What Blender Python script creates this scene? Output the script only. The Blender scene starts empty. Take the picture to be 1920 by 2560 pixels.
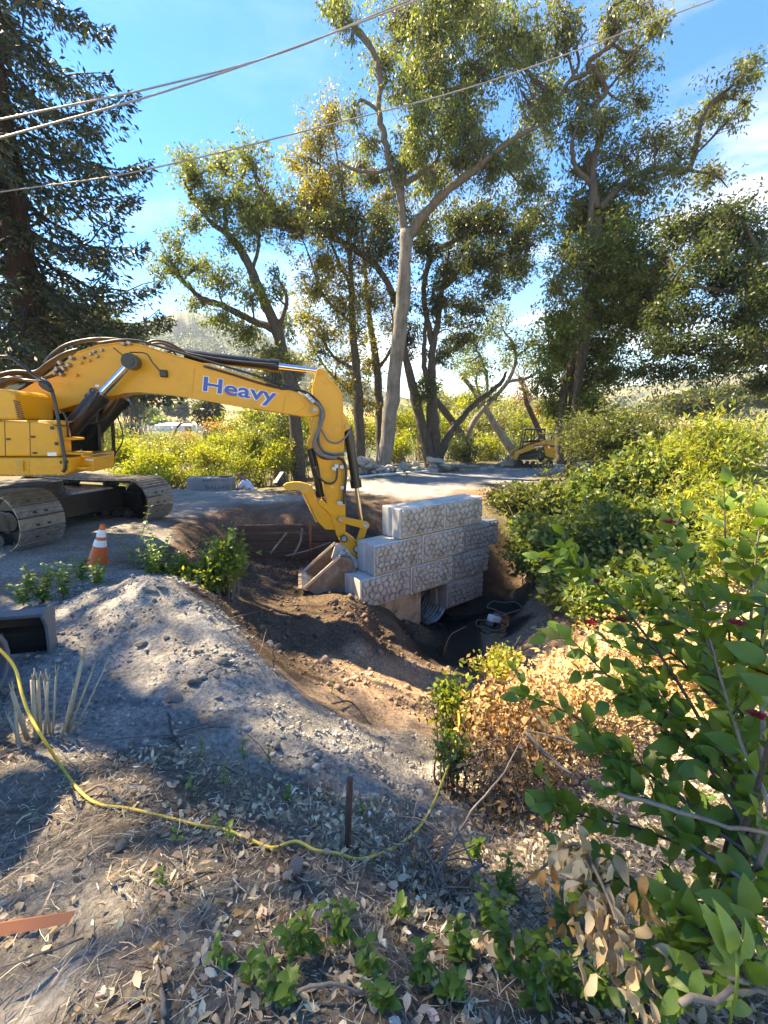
import bpy, bmesh, math, random
import numpy as np
from mathutils import Vector, Matrix
rng = np.random.default_rng(7)
random.seed(7)
sc = bpy.context.scene
COL = sc.collection
# ------------------------------------------------------------------ camera, sky, sun, exposure
F, TH, HC = 1091.0, math.radians(11.44), 2.4
CT, ST = math.cos(TH), math.sin(TH)
cam = bpy.data.cameras.new('camera')
cam.sensor_fit = 'VERTICAL'; cam.sensor_height = 36; cam.lens = F / 2560 * 36
cam.clip_start = .05; cam.clip_end = 4000
co = bpy.data.objects.new('camera', cam); COL.objects.link(co)
co.location = (0, 0, HC); co.rotation_euler = (math.radians(90) - TH, 0, 0)
sc.camera = co
SUN_EL, SUN_AZ = math.radians(50), math.radians(-62)
w = bpy.data.worlds.new('World'); sc.world = w; w.use_nodes = True
nt = w.node_tree; nt.nodes.clear()
N = nt.nodes.new
sky = N('ShaderNodeTexSky'); sky.sky_type = 'NISHITA'; sky.sun_disc = False
sky.sun_elevation = SUN_EL; sky.sun_rotation = SUN_AZ
sky.air_density = 1.0; sky.dust_density = .2; sky.ozone_density = 4.5
tc = N('ShaderNodeTexCoord'); mp = N('ShaderNodeMapping'); mp.inputs['Scale'].default_value = (1.6, 1.6, 5)
nz = N('ShaderNodeTexNoise'); nz.inputs['Scale'].default_value = 2.1; nz.inputs['Detail'].default_value = 9; nz.inputs['Roughness'].default_value = .6
cr = N('ShaderNodeValToRGB'); cr.color_ramp.elements[0].position = .5; cr.color_ramp.elements[1].position = .78
sep = N('ShaderNodeSeparateXYZ')
mr = N('ShaderNodeMapRange'); mr.inputs[1].default_value = .02; mr.inputs[2].default_value = .5; mr.inputs[3].default_value = 1; mr.inputs[4].default_value = .12
mx = N('ShaderNodeMapRange'); mx.inputs[1].default_value = -.35; mx.inputs[2].default_value = .35; mx.inputs[3].default_value = .25; mx.inputs[4].default_value = 1
mu = N('ShaderNodeMath'); mu.operation = 'MULTIPLY'; mu2 = N('ShaderNodeMath'); mu2.operation = 'MULTIPLY'
mix = N('ShaderNodeMixRGB'); mix.inputs[2].default_value = (8.5, 8.8, 9.2, 1)
mh = N('ShaderNodeMapRange'); mh.inputs[1].default_value = .0; mh.inputs[2].default_value = .34; mh.inputs[3].default_value = .22; mh.inputs[4].default_value = 0
mix2 = N('ShaderNodeMixRGB'); mix2.inputs[2].default_value = (6.6, 6.9, 7.2, 1)
bg = N('ShaderNodeBackground'); bg.inputs['Strength'].default_value = .057
out = N('ShaderNodeOutputWorld'); L = nt.links.new
L(tc.outputs['Generated'], mp.inputs[0]); L(mp.outputs[0], nz.inputs[0]); L(nz.outputs[0], cr.inputs[0])
L(tc.outputs['Generated'], sep.inputs[0]); L(sep.outputs[2], mr.inputs[0]); L(sep.outputs[0], mx.inputs[0])
L(cr.outputs[0], mu.inputs[0]); L(mr.outputs[0], mu.inputs[1]); L(mu.outputs[0], mu2.inputs[0]); L(mx.outputs[0], mu2.inputs[1])
hs = N('ShaderNodeHueSaturation'); hs.inputs['Saturation'].default_value = 1.6; hs.inputs['Hue'].default_value = .513
L(sky.outputs[0], hs.inputs['Color']); L(mu2.outputs[0], mix.inputs[0]); L(hs.outputs[0], mix.inputs[1]); L(sep.outputs[2], mh.inputs[0]); L(mh.outputs[0], mix2.inputs[0]); L(mix.outputs[0], mix2.inputs[1]); L(mix2.outputs[0], bg.inputs[0]); L(bg.outputs[0], out.inputs[0])
sl = bpy.data.lights.new('sun', 'SUN'); sl.energy = 2.5; sl.angle = math.radians(.5); sl.color = (1, .975, .935)
so = bpy.data.objects.new('sun', sl); COL.objects.link(so)
sdir = Vector((math.sin(SUN_AZ) * math.cos(SUN_EL), math.cos(SUN_AZ) * math.cos(SUN_EL), math.sin(SUN_EL)))
so.rotation_euler = (-sdir).to_track_quat('-Z', 'Y').to_euler(); so.location = (-20, 10, 40)
vs = sc.view_settings
vs.view_transform = 'Standard'; vs.look = 'None'; vs.gamma = 1; vs.exposure = 3.2; vs.use_white_balance = True; vs.white_balance_temperature = 11000; vs.white_balance_tint = 9; vs.use_curve_mapping = False
sc.cycles.max_bounces = 7; sc.cycles.transparent_max_bounces = 6; sc.cycles.diffuse_bounces = 4
sc.cycles.transmission_bounces = 5; sc.cycles.caustics_reflective = False; sc.cycles.caustics_refractive = False
sc.cycles.use_denoising = True

# ------------------------------------------------------------------ pixel -> place (photo pixels 1920x2560; each thing at its own real depth)
K = 1920 / 1659.0
def ray(px, py):
    u = (px - 960) / F; v = (py - 1280) / F
    return (u, CT - v * ST, -ST - v * CT)
def W(px, py, Y):
    r = ray(px, py); t = Y / r[1]
    return Vector((r[0] * t, Y, HC + r[2] * t))
def G(px, py, z):
    r = ray(px, py); t = (z - HC) / r[2]
    return Vector((r[0] * t, r[1] * t, z))
def onplane(px, py, p0, n):
    r = Vector(ray(px, py)); o = Vector((0, 0, HC))
    return o + r * ((p0 - o).dot(n) / r.dot(n))

# ------------------------------------------------------------------ mesh helpers
ORG = {}
def org(o):
    return ORG.get(o.name, Vector((0, 0, 0))) if o is not None else Vector((0, 0, 0))
def thing(name, label, cat, loc, group=None):
    o = bpy.data.objects.new(name, None); COL.objects.link(o)
    o.empty_display_size = .1
    o.location = loc; ORG[o.name] = Vector(loc); o['label'] = label; o['category'] = cat
    if group: o['group'] = group
    return o
def tag(o, label=None, cat=None, group=None, kind=None):
    if label: o['label'] = label
    if cat: o['category'] = cat
    if group: o['group'] = group
    if kind: o['kind'] = kind
    return o
def link(name, me, parent=None, loc=None):
    o = bpy.data.objects.new(name, me); COL.objects.link(o)
    if parent is not None: o.parent = parent
    if loc is not None: o.location = loc
    ORG[o.name] = org(parent) + (Vector(loc) if loc is not None else Vector((0, 0, 0)))
    return o
def mesh_np(name, V, Fc, m, colr=None, smooth=False):
    V = np.asarray(V, np.float32); Fc = np.asarray(Fc, np.int32)
    k = Fc.shape[1]
    me = bpy.data.meshes.new(name)
    me.vertices.add(len(V)); me.vertices.foreach_set('co', V.ravel())
    me.loops.add(Fc.size); me.loops.foreach_set('vertex_index', Fc.ravel())
    me.polygons.add(len(Fc)); me.polygons.foreach_set('loop_start', np.arange(len(Fc), dtype=np.int32) * k)
    if smooth: me.polygons.foreach_set('use_smooth', np.ones(len(Fc), bool))
    if colr is not None:
        a = me.color_attributes.new('Col', 'FLOAT_COLOR', 'POINT')
        c4 = np.ones((len(V), 4), np.float32); c4[:, :3] = colr; a.data.foreach_set('color', c4.ravel())
    me.materials.append(m)
    me.update(calc_edges=True)
    return me
def cat_np(parts):
    Vs, Fs, Cs, o = [], [], [], 0
    for p in parts:
        if len(p[0]) == 0: continue
        Vs.append(p[0]); Fs.append(p[1] + o); o += len(p[0])
        if len(p) > 2: Cs.append(p[2])
    return np.concatenate(Vs), np.concatenate(Fs), (np.concatenate(Cs) if Cs else None)

class MB:
    def __init__(s): s.v = []; s.f = []
    def add(s, vs, fs):
        o = len(s.v); s.v += [Vector(v) for v in vs]; s.f += [[i + o for i in f] for f in fs]; return s
    def box(s, c, size, R=None):
        c = Vector(c); a, b, d = [q / 2 for q in size]
        vs = [Vector((x, y, z)) for x in (-a, a) for y in (-b, b) for z in (-d, d)]
        if R is not None: vs = [R @ v for v in vs]
        return s.add([c + v for v in vs], [(0, 1, 3, 2), (4, 6, 7, 5), (0, 4, 5, 1), (2, 3, 7, 6), (0, 2, 6, 4), (1, 5, 7, 3)])
    def prism(s, poly, vec):
        n = len(poly); vec = Vector(vec); poly = [Vector(p) for p in poly]
        return s.add(poly + [p + vec for p in poly], [list(range(n))[::-1], list(range(n, 2 * n))] + [(i, (i + 1) % n, n + (i + 1) % n, n + i) for i in range(n)])
    def tube(s, path, rad, n=8, caps=True):
        path = [Vector(p) for p in path]
        if not hasattr(rad, '__len__'): rad = [rad] * len(path)
        vs, fs = [], []; up = None
        for i, p in enumerate(path):
            t = (path[min(i + 1, len(path) - 1)] - path[max(i - 1, 0)]).normalized()
            if up is None: up = t.orthogonal().normalized()
            up = (up - t * up.dot(t)).normalized(); sd = t.cross(up)
            for k in range(n):
                a = 2 * math.pi * k / n
                vs.append(p + (up * math.cos(a) + sd * math.sin(a)) * rad[i])
        for i in range(len(path) - 1):
            for k in range(n):
                fs.append((i * n + k, i * n + (k + 1) % n, (i + 1) * n + (k + 1) % n, (i + 1) * n + k))
        if caps: fs += [list(range(n))[::-1], list(range((len(path) - 1) * n, len(path) * n))]
        return s.add(vs, fs)
    def cyl(s, a, b, r, n=14, r2=None):
        return s.tube([a, b], [r, r if r2 is None else r2], n)
    def ring(s, a, b, r0, r1, n=20):
        a, b = Vector(a), Vector(b); t = (b - a).normalized(); u = t.orthogonal().normalized(); q = t.cross(u); vs = []; fs = []
        for k in range(n):
            d = u * math.cos(2 * math.pi * k / n) + q * math.sin(2 * math.pi * k / n)
            vs += [a + d * r0, a + d * r1, b + d * r1, b + d * r0]
        for k in range(n):
            i, j = k * 4, ((k + 1) % n) * 4
            fs += [(i + m, j + m, j + (m + 1) % 4, i + (m + 1) % 4) for m in range(4)]
        return s.add(vs, fs)
    def mesh(s, name, m, o=None, smooth=False):
        me = bpy.data.meshes.new(name); o = o or Vector((0, 0, 0))
        me.from_pydata([tuple(v - o) for v in s.v], [], s.f); me.materials.append(m)
        bm = bmesh.new(); bm.from_mesh(me); bmesh.ops.recalc_face_normals(bm, faces=bm.faces); bm.to_mesh(me); bm.free()
        if smooth:
            for p in me.polygons: p.use_smooth = True
        return me
    def build(s, name, m, parent=None, smooth=False, bevel=0, seg=2, auto=False):
        o = link(name, s.mesh(name, m, org(parent), smooth or auto), parent)
        if bevel:
            b = o.modifiers.new('bevel', 'BEVEL'); b.width = bevel; b.segments = seg; b.limit_method = 'ANGLE'; b.angle_limit = math.radians(40)
            b.harden_normals = False
        if auto:
            try: o.data.set_sharp_from_angle(angle=math.radians(38))
            except Exception: pass
        return o
def spline(pts, n=6):
    pts = [Vector(p) for p in pts]; P = [pts[0] * 2 - pts[1]] + pts + [pts[-1] * 2 - pts[-2]]; o = []
    for i in range(1, len(P) - 2):
        for k in range(n):
            t = k / n; a, b, c, d = P[i - 1:i + 3]
            o.append(.5 * ((2 * b) + (c - a) * t + (2 * a - 5 * b + 4 * c - d) * t * t + (3 * b - a - 3 * c + d) * t ** 3))
    o.append(pts[-1]); return o
def lerp_list(v, n):
    return list(np.interp(np.linspace(0, len(v) - 1, n), np.arange(len(v)), v))
def copy_tree(o, parent=None):
    c = o.copy(); COL.objects.link(c)
    if parent is not None: c.parent = parent
    for ch in list(o.children): copy_tree(ch, c)
    return c

# ------------------------------------------------------------------ materials
def srgb(r, g, b):
    f = lambda x: x / 12.92 if x <= .04045 else ((x + .055) / 1.055) ** 2.4
    return (f(r / 255), f(g / 255), f(b / 255))
def c4(c): return (c[0], c[1], c[2], 1)
def pmat(name, a, b=None, scale=8., rough=.6, metal=0., bump=0., bscale=None, detail=6, spec=.5, coat=0., attr=False, dirt=None, dscale=2.5, dlev=(.5, .7), stretch=None, rvar=.12):
    m = bpy.data.materials.new(name); m.use_nodes = True; t = m.node_tree; p = t.nodes['Principled BSDF']; L = t.links.new
    N = t.nodes.new
    g = N('ShaderNodeTexCoord'); src = g.outputs['Object']
    if stretch:
        mp = N('ShaderNodeMapping'); mp.inputs['Scale'].default_value = stretch; L(src, mp.inputs[0]); src = mp.outputs[0]
    n = N('ShaderNodeTexNoise'); n.inputs['Scale'].default_value = scale; n.inputs['Detail'].default_value = detail; n.inputs['Roughness'].default_value = .62
    L(src, n.inputs['Vector'])
    r = N('ShaderNodeMapRange'); r.inputs[1].default_value = .3; r.inputs[2].default_value = .7; L(n.outputs[0], r.inputs[0])
    mx = N('ShaderNodeMixRGB'); mx.inputs[1].default_value = c4(a); mx.inputs[2].default_value = c4(b or a); L(r.outputs[0], mx.inputs[0])
    colo = mx.outputs[0]
    if attr:
        at = N('ShaderNodeAttribute'); at.attribute_name = 'Col'
        ml = N('ShaderNodeMixRGB'); ml.blend_type = 'MULTIPLY'; ml.inputs[0].default_value = 1; L(at.outputs['Color'], ml.inputs[1]); L(colo, ml.inputs[2]); colo = ml.outputs[0]
    if dirt:
        n2 = N('ShaderNodeTexNoise'); n2.inputs['Scale'].default_value = dscale; n2.inputs['Detail'].default_value = 8; n2.inputs['Roughness'].default_value = .7; L(g.outputs['Object'], n2.inputs['Vector'])
        r2 = N('ShaderNodeMapRange'); r2.inputs[1].default_value = dlev[0]; r2.inputs[2].default_value = dlev[1]; L(n2.outputs[0], r2.inputs[0])
        m2 = N('ShaderNodeMixRGB'); L(r2.outputs[0], m2.inputs[0]); L(colo, m2.inputs[1]); m2.inputs[2].default_value = c4(dirt); colo = m2.outputs[0]
    L(colo, p.inputs['Base Color'])
    rr = N('ShaderNodeMapRange'); rr.inputs[3].default_value = max(.03, rough - rvar); rr.inputs[4].default_value = min(1, rough + rvar); L(n.outputs[0], rr.inputs[0]); L(rr.outputs[0], p.inputs['Roughness'])
    p.inputs['Metallic'].default_value = metal; p.inputs['Specular IOR Level'].default_value = spec; p.inputs['Coat Weight'].default_value = coat
    if bump:
        n3 = N('ShaderNodeTexNoise'); n3.inputs['Scale'].default_value = bscale or scale * 4; n3.inputs['Detail'].default_value = 8; n3.inputs['Roughness'].default_value = .65; L(src, n3.inputs['Vector'])
        bp = N('ShaderNodeBump'); bp.inputs['Strength'].default_value = 1; bp.inputs['Distance'].default_value = bump; L(n3.outputs[0], bp.inputs['Height']); L(bp.outputs[0], p.inputs['Normal'])
    return m
def leafmat(name, col=None, trans=.5, rough=.42, tint=(1.35, 1.25, .5), spec=.4, var=.0, veins=False):
    m = bpy.data.materials.new(name); m.use_nodes = True; t = m.node_tree; p = t.nodes['Principled BSDF']; L = t.links.new; N = t.nodes.new
    o = t.nodes['Material Output']
    if col is None:
        at = N('ShaderNodeAttribute'); at.attribute_name = 'Col'; c = at.outputs['Color']
    else:
        g = N('ShaderNodeTexCoord'); n = N('ShaderNodeTexNoise'); n.inputs['Scale'].default_value = 22; n.inputs['Detail'].default_value = 5; L(g.outputs['Object'], n.inputs['Vector'])
        oi = N('ShaderNodeObjectInfo')
        mm = N('ShaderNodeMath'); mm.operation = 'ADD'; L(n.outputs[0], mm.inputs[0]); L(oi.outputs['Random'], mm.inputs[1])
        mr = N('ShaderNodeMapRange'); mr.inputs[1].default_value = .35; mr.inputs[2].default_value = 1.6; L(mm.outputs[0], mr.inputs[0])
        mx = N('ShaderNodeMixRGB'); mx.inputs[1].default_value = c4(col[0]); mx.inputs[2].default_value = c4(col[1]); L(mr.outputs[0], mx.inputs[0]); c = mx.outputs[0]
    L(c, p.inputs['Base Color']); p.inputs['Roughness'].default_value = rough; p.inputs['Specular IOR Level'].default_value = spec
    tr = N('ShaderNodeBsdfTranslucent'); ml = N('ShaderNodeMixRGB'); ml.blend_type = 'MULTIPLY'; ml.inputs[0].default_value = 1; L(c, ml.inputs[1]); ml.inputs[2].default_value = c4(tint); L(ml.outputs[0], tr.inputs['Color'])
    ms = N('ShaderNodeMixShader'); ms.inputs[0].default_value = trans; L(p.outputs[0], ms.inputs[1]); L(tr.outputs[0], ms.inputs[2]); L(ms.outputs[0], o.inputs['Surface'])
    return m
M = {}
M['leaf'] = leafmat('leaf_green')
M['needle'] = leafmat('needle_green', trans=.15, rough=.5, tint=(1.2, 1.2, .6))
M['dryleaf'] = leafmat('dry_leaf', trans=.3, rough=.7, tint=(1.2, 1., .7), spec=.2)
M['bark'] = pmat('bark_grey', (.15, .132, .115), (.30, .27, .235), 3.5, .95, bump=.10, bscale=9, stretch=(2.2, 2.2, .5), dirt=(.13, .115, .08), dscale=1.4)
M['barkmid'] = pmat('bark_mid', (.085, .07, .055), (.19, .16, .13), 4, .92, bump=.05, bscale=9, stretch=(2, 2, .6), dirt=(.14, .11, .03), dscale=1.2, dlev=(.55, .75))
M['barkdark'] = pmat('bark_dark', (.045, .036, .028), (.12, .095, .075), 4, .92, bump=.05, bscale=9, stretch=(2, 2, .6))
M['barkred'] = pmat('bark_redwood', (.032, .02, .015), (.075, .042, .028), 3, .95, bump=.08, bscale=6, stretch=(3, 3, .25))
M['moss'] = pmat('moss', (.12, .11, .02), (.22, .17, .04), 12, 1, bump=.05)
M['twig'] = pmat('twig', (.13, .105, .085), (.25, .205, .165), 20, .9)
M['yellow'] = pmat('yellow_paint', (.70, .30, .010), (.76, .335, .014), 1.2, .42, spec=.5, coat=.12, dirt=(.46, .23, .04), dscale=2.6, dlev=(.5, .82), rvar=.1, bump=.0006, bscale=300)
M['yellowdull'] = pmat('yellow_paint_dusty', (.62, .30, .03), (.72, .35, .035), 6, .5, dirt=(.36, .27, .15), dscale=5, dlev=(.5, .75))
M['black'] = pmat('black_paint', (.012, .012, .013), (.018, .018, .018), 5, .32, dirt=(.035, .032, .028), dscale=5, dlev=(.6, .85))
M['rubber'] = pmat('rubber', (.022, .022, .023), (.045, .043, .04), 9, .75, dirt=(.13, .115, .095), dscale=7, dlev=(.5, .72))
M['hose'] = pmat('hose_black', (.018, .018, .019), (.035, .034, .033), 15, .5)
M['hosegrey'] = pmat('hose_sleeve', (.10, .105, .11), (.17, .175, .18), 90, .7)
M['chrome'] = pmat('chrome_rod', (.62, .62, .63), (.7, .7, .7), 8, .16, metal=1)
M['steel'] = pmat('worn_steel', (.30, .28, .26), (.44, .41, .38), 7, .42, metal=.75, dirt=(.20, .15, .11), dscale=9, dlev=(.45, .65), bump=.002)
M['trackshoe'] = pmat('track_steel', (.24, .225, .205), (.36, .34, .315), 9, .48, metal=.45, dirt=(.19, .155, .12), dscale=6, dlev=(.42, .66), bump=.003)
M['bucket'] = pmat('bucket_steel', (.21, .15, .105), (.33, .255, .185), 6, .7, metal=.05, dirt=(.16, .095, .06), dscale=4, dlev=(.42, .62), bump=.004)
M['edge'] = pmat('polished_edge', (.45, .43, .41), (.62, .60, .58), 12, .32, metal=.9)
M['glass'] = pmat('dark_glass', (.02, .028, .03), (.03, .038, .04), 2, .06, spec=.8)
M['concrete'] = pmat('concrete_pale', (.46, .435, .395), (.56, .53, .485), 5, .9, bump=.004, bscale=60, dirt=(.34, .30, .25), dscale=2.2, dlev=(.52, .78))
M['condark'] = pmat('concrete_dark', (.27, .262, .25), (.36, .35, .335), 5, .85, bump=.004, bscale=60, dirt=(.17, .15, .125), dscale=2.2, dlev=(.45, .75))  # darker concrete for the spare block and the right-end wall blocks
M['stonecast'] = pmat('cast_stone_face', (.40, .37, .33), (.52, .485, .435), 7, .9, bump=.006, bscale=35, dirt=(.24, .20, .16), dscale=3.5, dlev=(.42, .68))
M['stonecastd'] = pmat('cast_stone_face_dark', (.20, .19, .18), (.30, .288, .272), 7, .82, bump=.006, bscale=35, dirt=(.14, .12, .10), dscale=3.5, dlev=(.45, .72))  # darker stone tone for the right-end blocks of the lower rows
M['footing'] = pmat('stained_footing', (.30, .22, .14), (.42, .33, .23), 4, .9, bump=.01, dirt=(.14, .08, .04), dscale=3, dlev=(.5, .65))
M['galv'] = pmat('galvanised', (.42, .43, .45), (.58, .59, .61), 9, .36, metal=.55)
M['culvert'] = pmat('culvert_metal', (.20, .205, .21), (.30, .305, .31), 9, .4, metal=.5, dirt=(.10, .08, .06), dscale=3)
M['rock'] = pmat('rock_pale', (.30, .275, .24), (.46, .43, .385), 5, .95, bump=.02, bscale=14)
M['clod'] = pmat('soil_clod', (.75, .75, .75), (1.2, 1.2, 1.2), 20, 1, attr=True, bump=.01, bscale=60)
M['plank'] = pmat('old_timber', (.085, .055, .038), (.16, .11, .078), 3, .95, stretch=(1, 8, 8), bump=.012, bscale=12)
M['rust'] = pmat('rusty_steel', (.20, .07, .03), (.30, .12, .055), 20, .85, bump=.003)
M['redwoodstake'] = pmat('stake_brown', (.10, .045, .032), (.17, .085, .06), 20, .9, stretch=(3, 3, .5), bump=.004)
M['orange'] = pmat('cone_orange', (.80, .11, .02), (.86, .14, .03), 5, .45, dirt=(.5, .14, .06), dscale=6, dlev=(.6, .8))
M['white'] = pmat('white_sheet', (.74, .74, .74), (.8, .8, .8), 6, .4, dirt=(.5, .47, .43), dscale=8, dlev=(.6, .8))
M['ribbon'] = pmat('orange_lath', (.92, .23, .075), (.96, .27, .09), 5, .5, dirt=(.55, .14, .06), dscale=14, dlev=(.62, .75))
M['cord'] = pmat('cord_yellow', (.74, .47, .06), (.84, .58, .10), 20, .5, dirt=(.42, .33, .12), dscale=16, dlev=(.55, .75))
M['wire'] = pmat('power_cable', (.20, .19, .19), (.28, .27, .26), 3, .5)
M['blue'] = pmat('blue_lettering', (.014, .075, .34), (.018, .085, .37), 5, .4)
M['shirt'] = pmat('shirt_blue', (.34, .44, .62), (.42, .52, .70), 6, .9)
M['skin'] = pmat('skin', (.26, .14, .09), (.31, .17, .11), 6, .6)
M['jeans'] = pmat('trousers', (.05, .06, .09), (.08, .09, .12), 9, .9)
M['hair'] = pmat('cap_brown', (.09, .05, .03), (.12, .07, .045), 9, .9)
M['straw'] = leafmat('straw', trans=.2, rough=.75, tint=(1.1, 1, .75), spec=.2)
M['redpaint'] = pmat('red_decal', (.55, .03, .03), (.6, .04, .035), 5, .4)
M['charc'] = pmat('charcoal_marking', (.06, .055, .06), (.12, .11, .11), 30, .9)
M['pipewhite'] = pmat('white_pipe', (.6, .58, .54), (.7, .68, .64), 8, .6, dirt=(.35, .3, .24), dscale=5)
M['petal'] = leafmat('petal_red', ((.20, .01, .02), (.34, .02, .03)), trans=.25, tint=(1.3, .6, .6))
HAZE = .00035
# ------------------------------------------------------------------ numpy noise
_perm = np.random.default_rng(3).permutation(512)
_grad = np.random.default_rng(4).uniform(0, 2 * np.pi, 512); _gx, _gy = np.cos(_grad), np.sin(_grad)
def perlin(x, y):
    xi = np.floor(x).astype(int); yi = np.floor(y).astype(int); xf = x - xi; yf = y - yi
    def g(ix, iy, dx, dy):
        h = _perm[(_perm[ix & 511] + iy) & 511]; return _gx[h] * dx + _gy[h] * dy
    u = xf ** 3 * (xf * (xf * 6 - 15) + 10); v = yf ** 3 * (yf * (yf * 6 - 15) + 10)
    a = g(xi, yi, xf, yf); b = g(xi + 1, yi, xf - 1, yf); c = g(xi, yi + 1, xf, yf - 1); d = g(xi + 1, yi + 1, xf - 1, yf - 1)
    return (a + (b - a) * u) * (1 - v) + (c + (d - c) * u) * v
def fbm(x, y, oct=5, rough=.5):
    s = 0; a = 1; f = 1
    for k in range(oct):
        s = s + a * perlin(x * f + 17.3 * k, y * f - 9.1 * k); a *= rough; f *= 2.03
    return s
def sstep(a, b, x):
    t = np.clip((x - a) / (b - a), 0, 1); return t * t * (3 - 2 * t)

# ------------------------------------------------------------------ the culvert wall's frame (fitted from the photo)
W0 = Vector((.297, 8.166, 0)); WY = math.radians(38.6)
WD = Vector((math.cos(WY), math.sin(WY), 0)); WN = Vector((math.sin(WY), -math.cos(WY), 0))   # along the wall, out of its face
BL, BH, BW, ZT = 1.239, .61, .547, .807
def wall(s, q, z): return W0 + WD * s + WN * q + Vector((0, 0, z))

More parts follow.
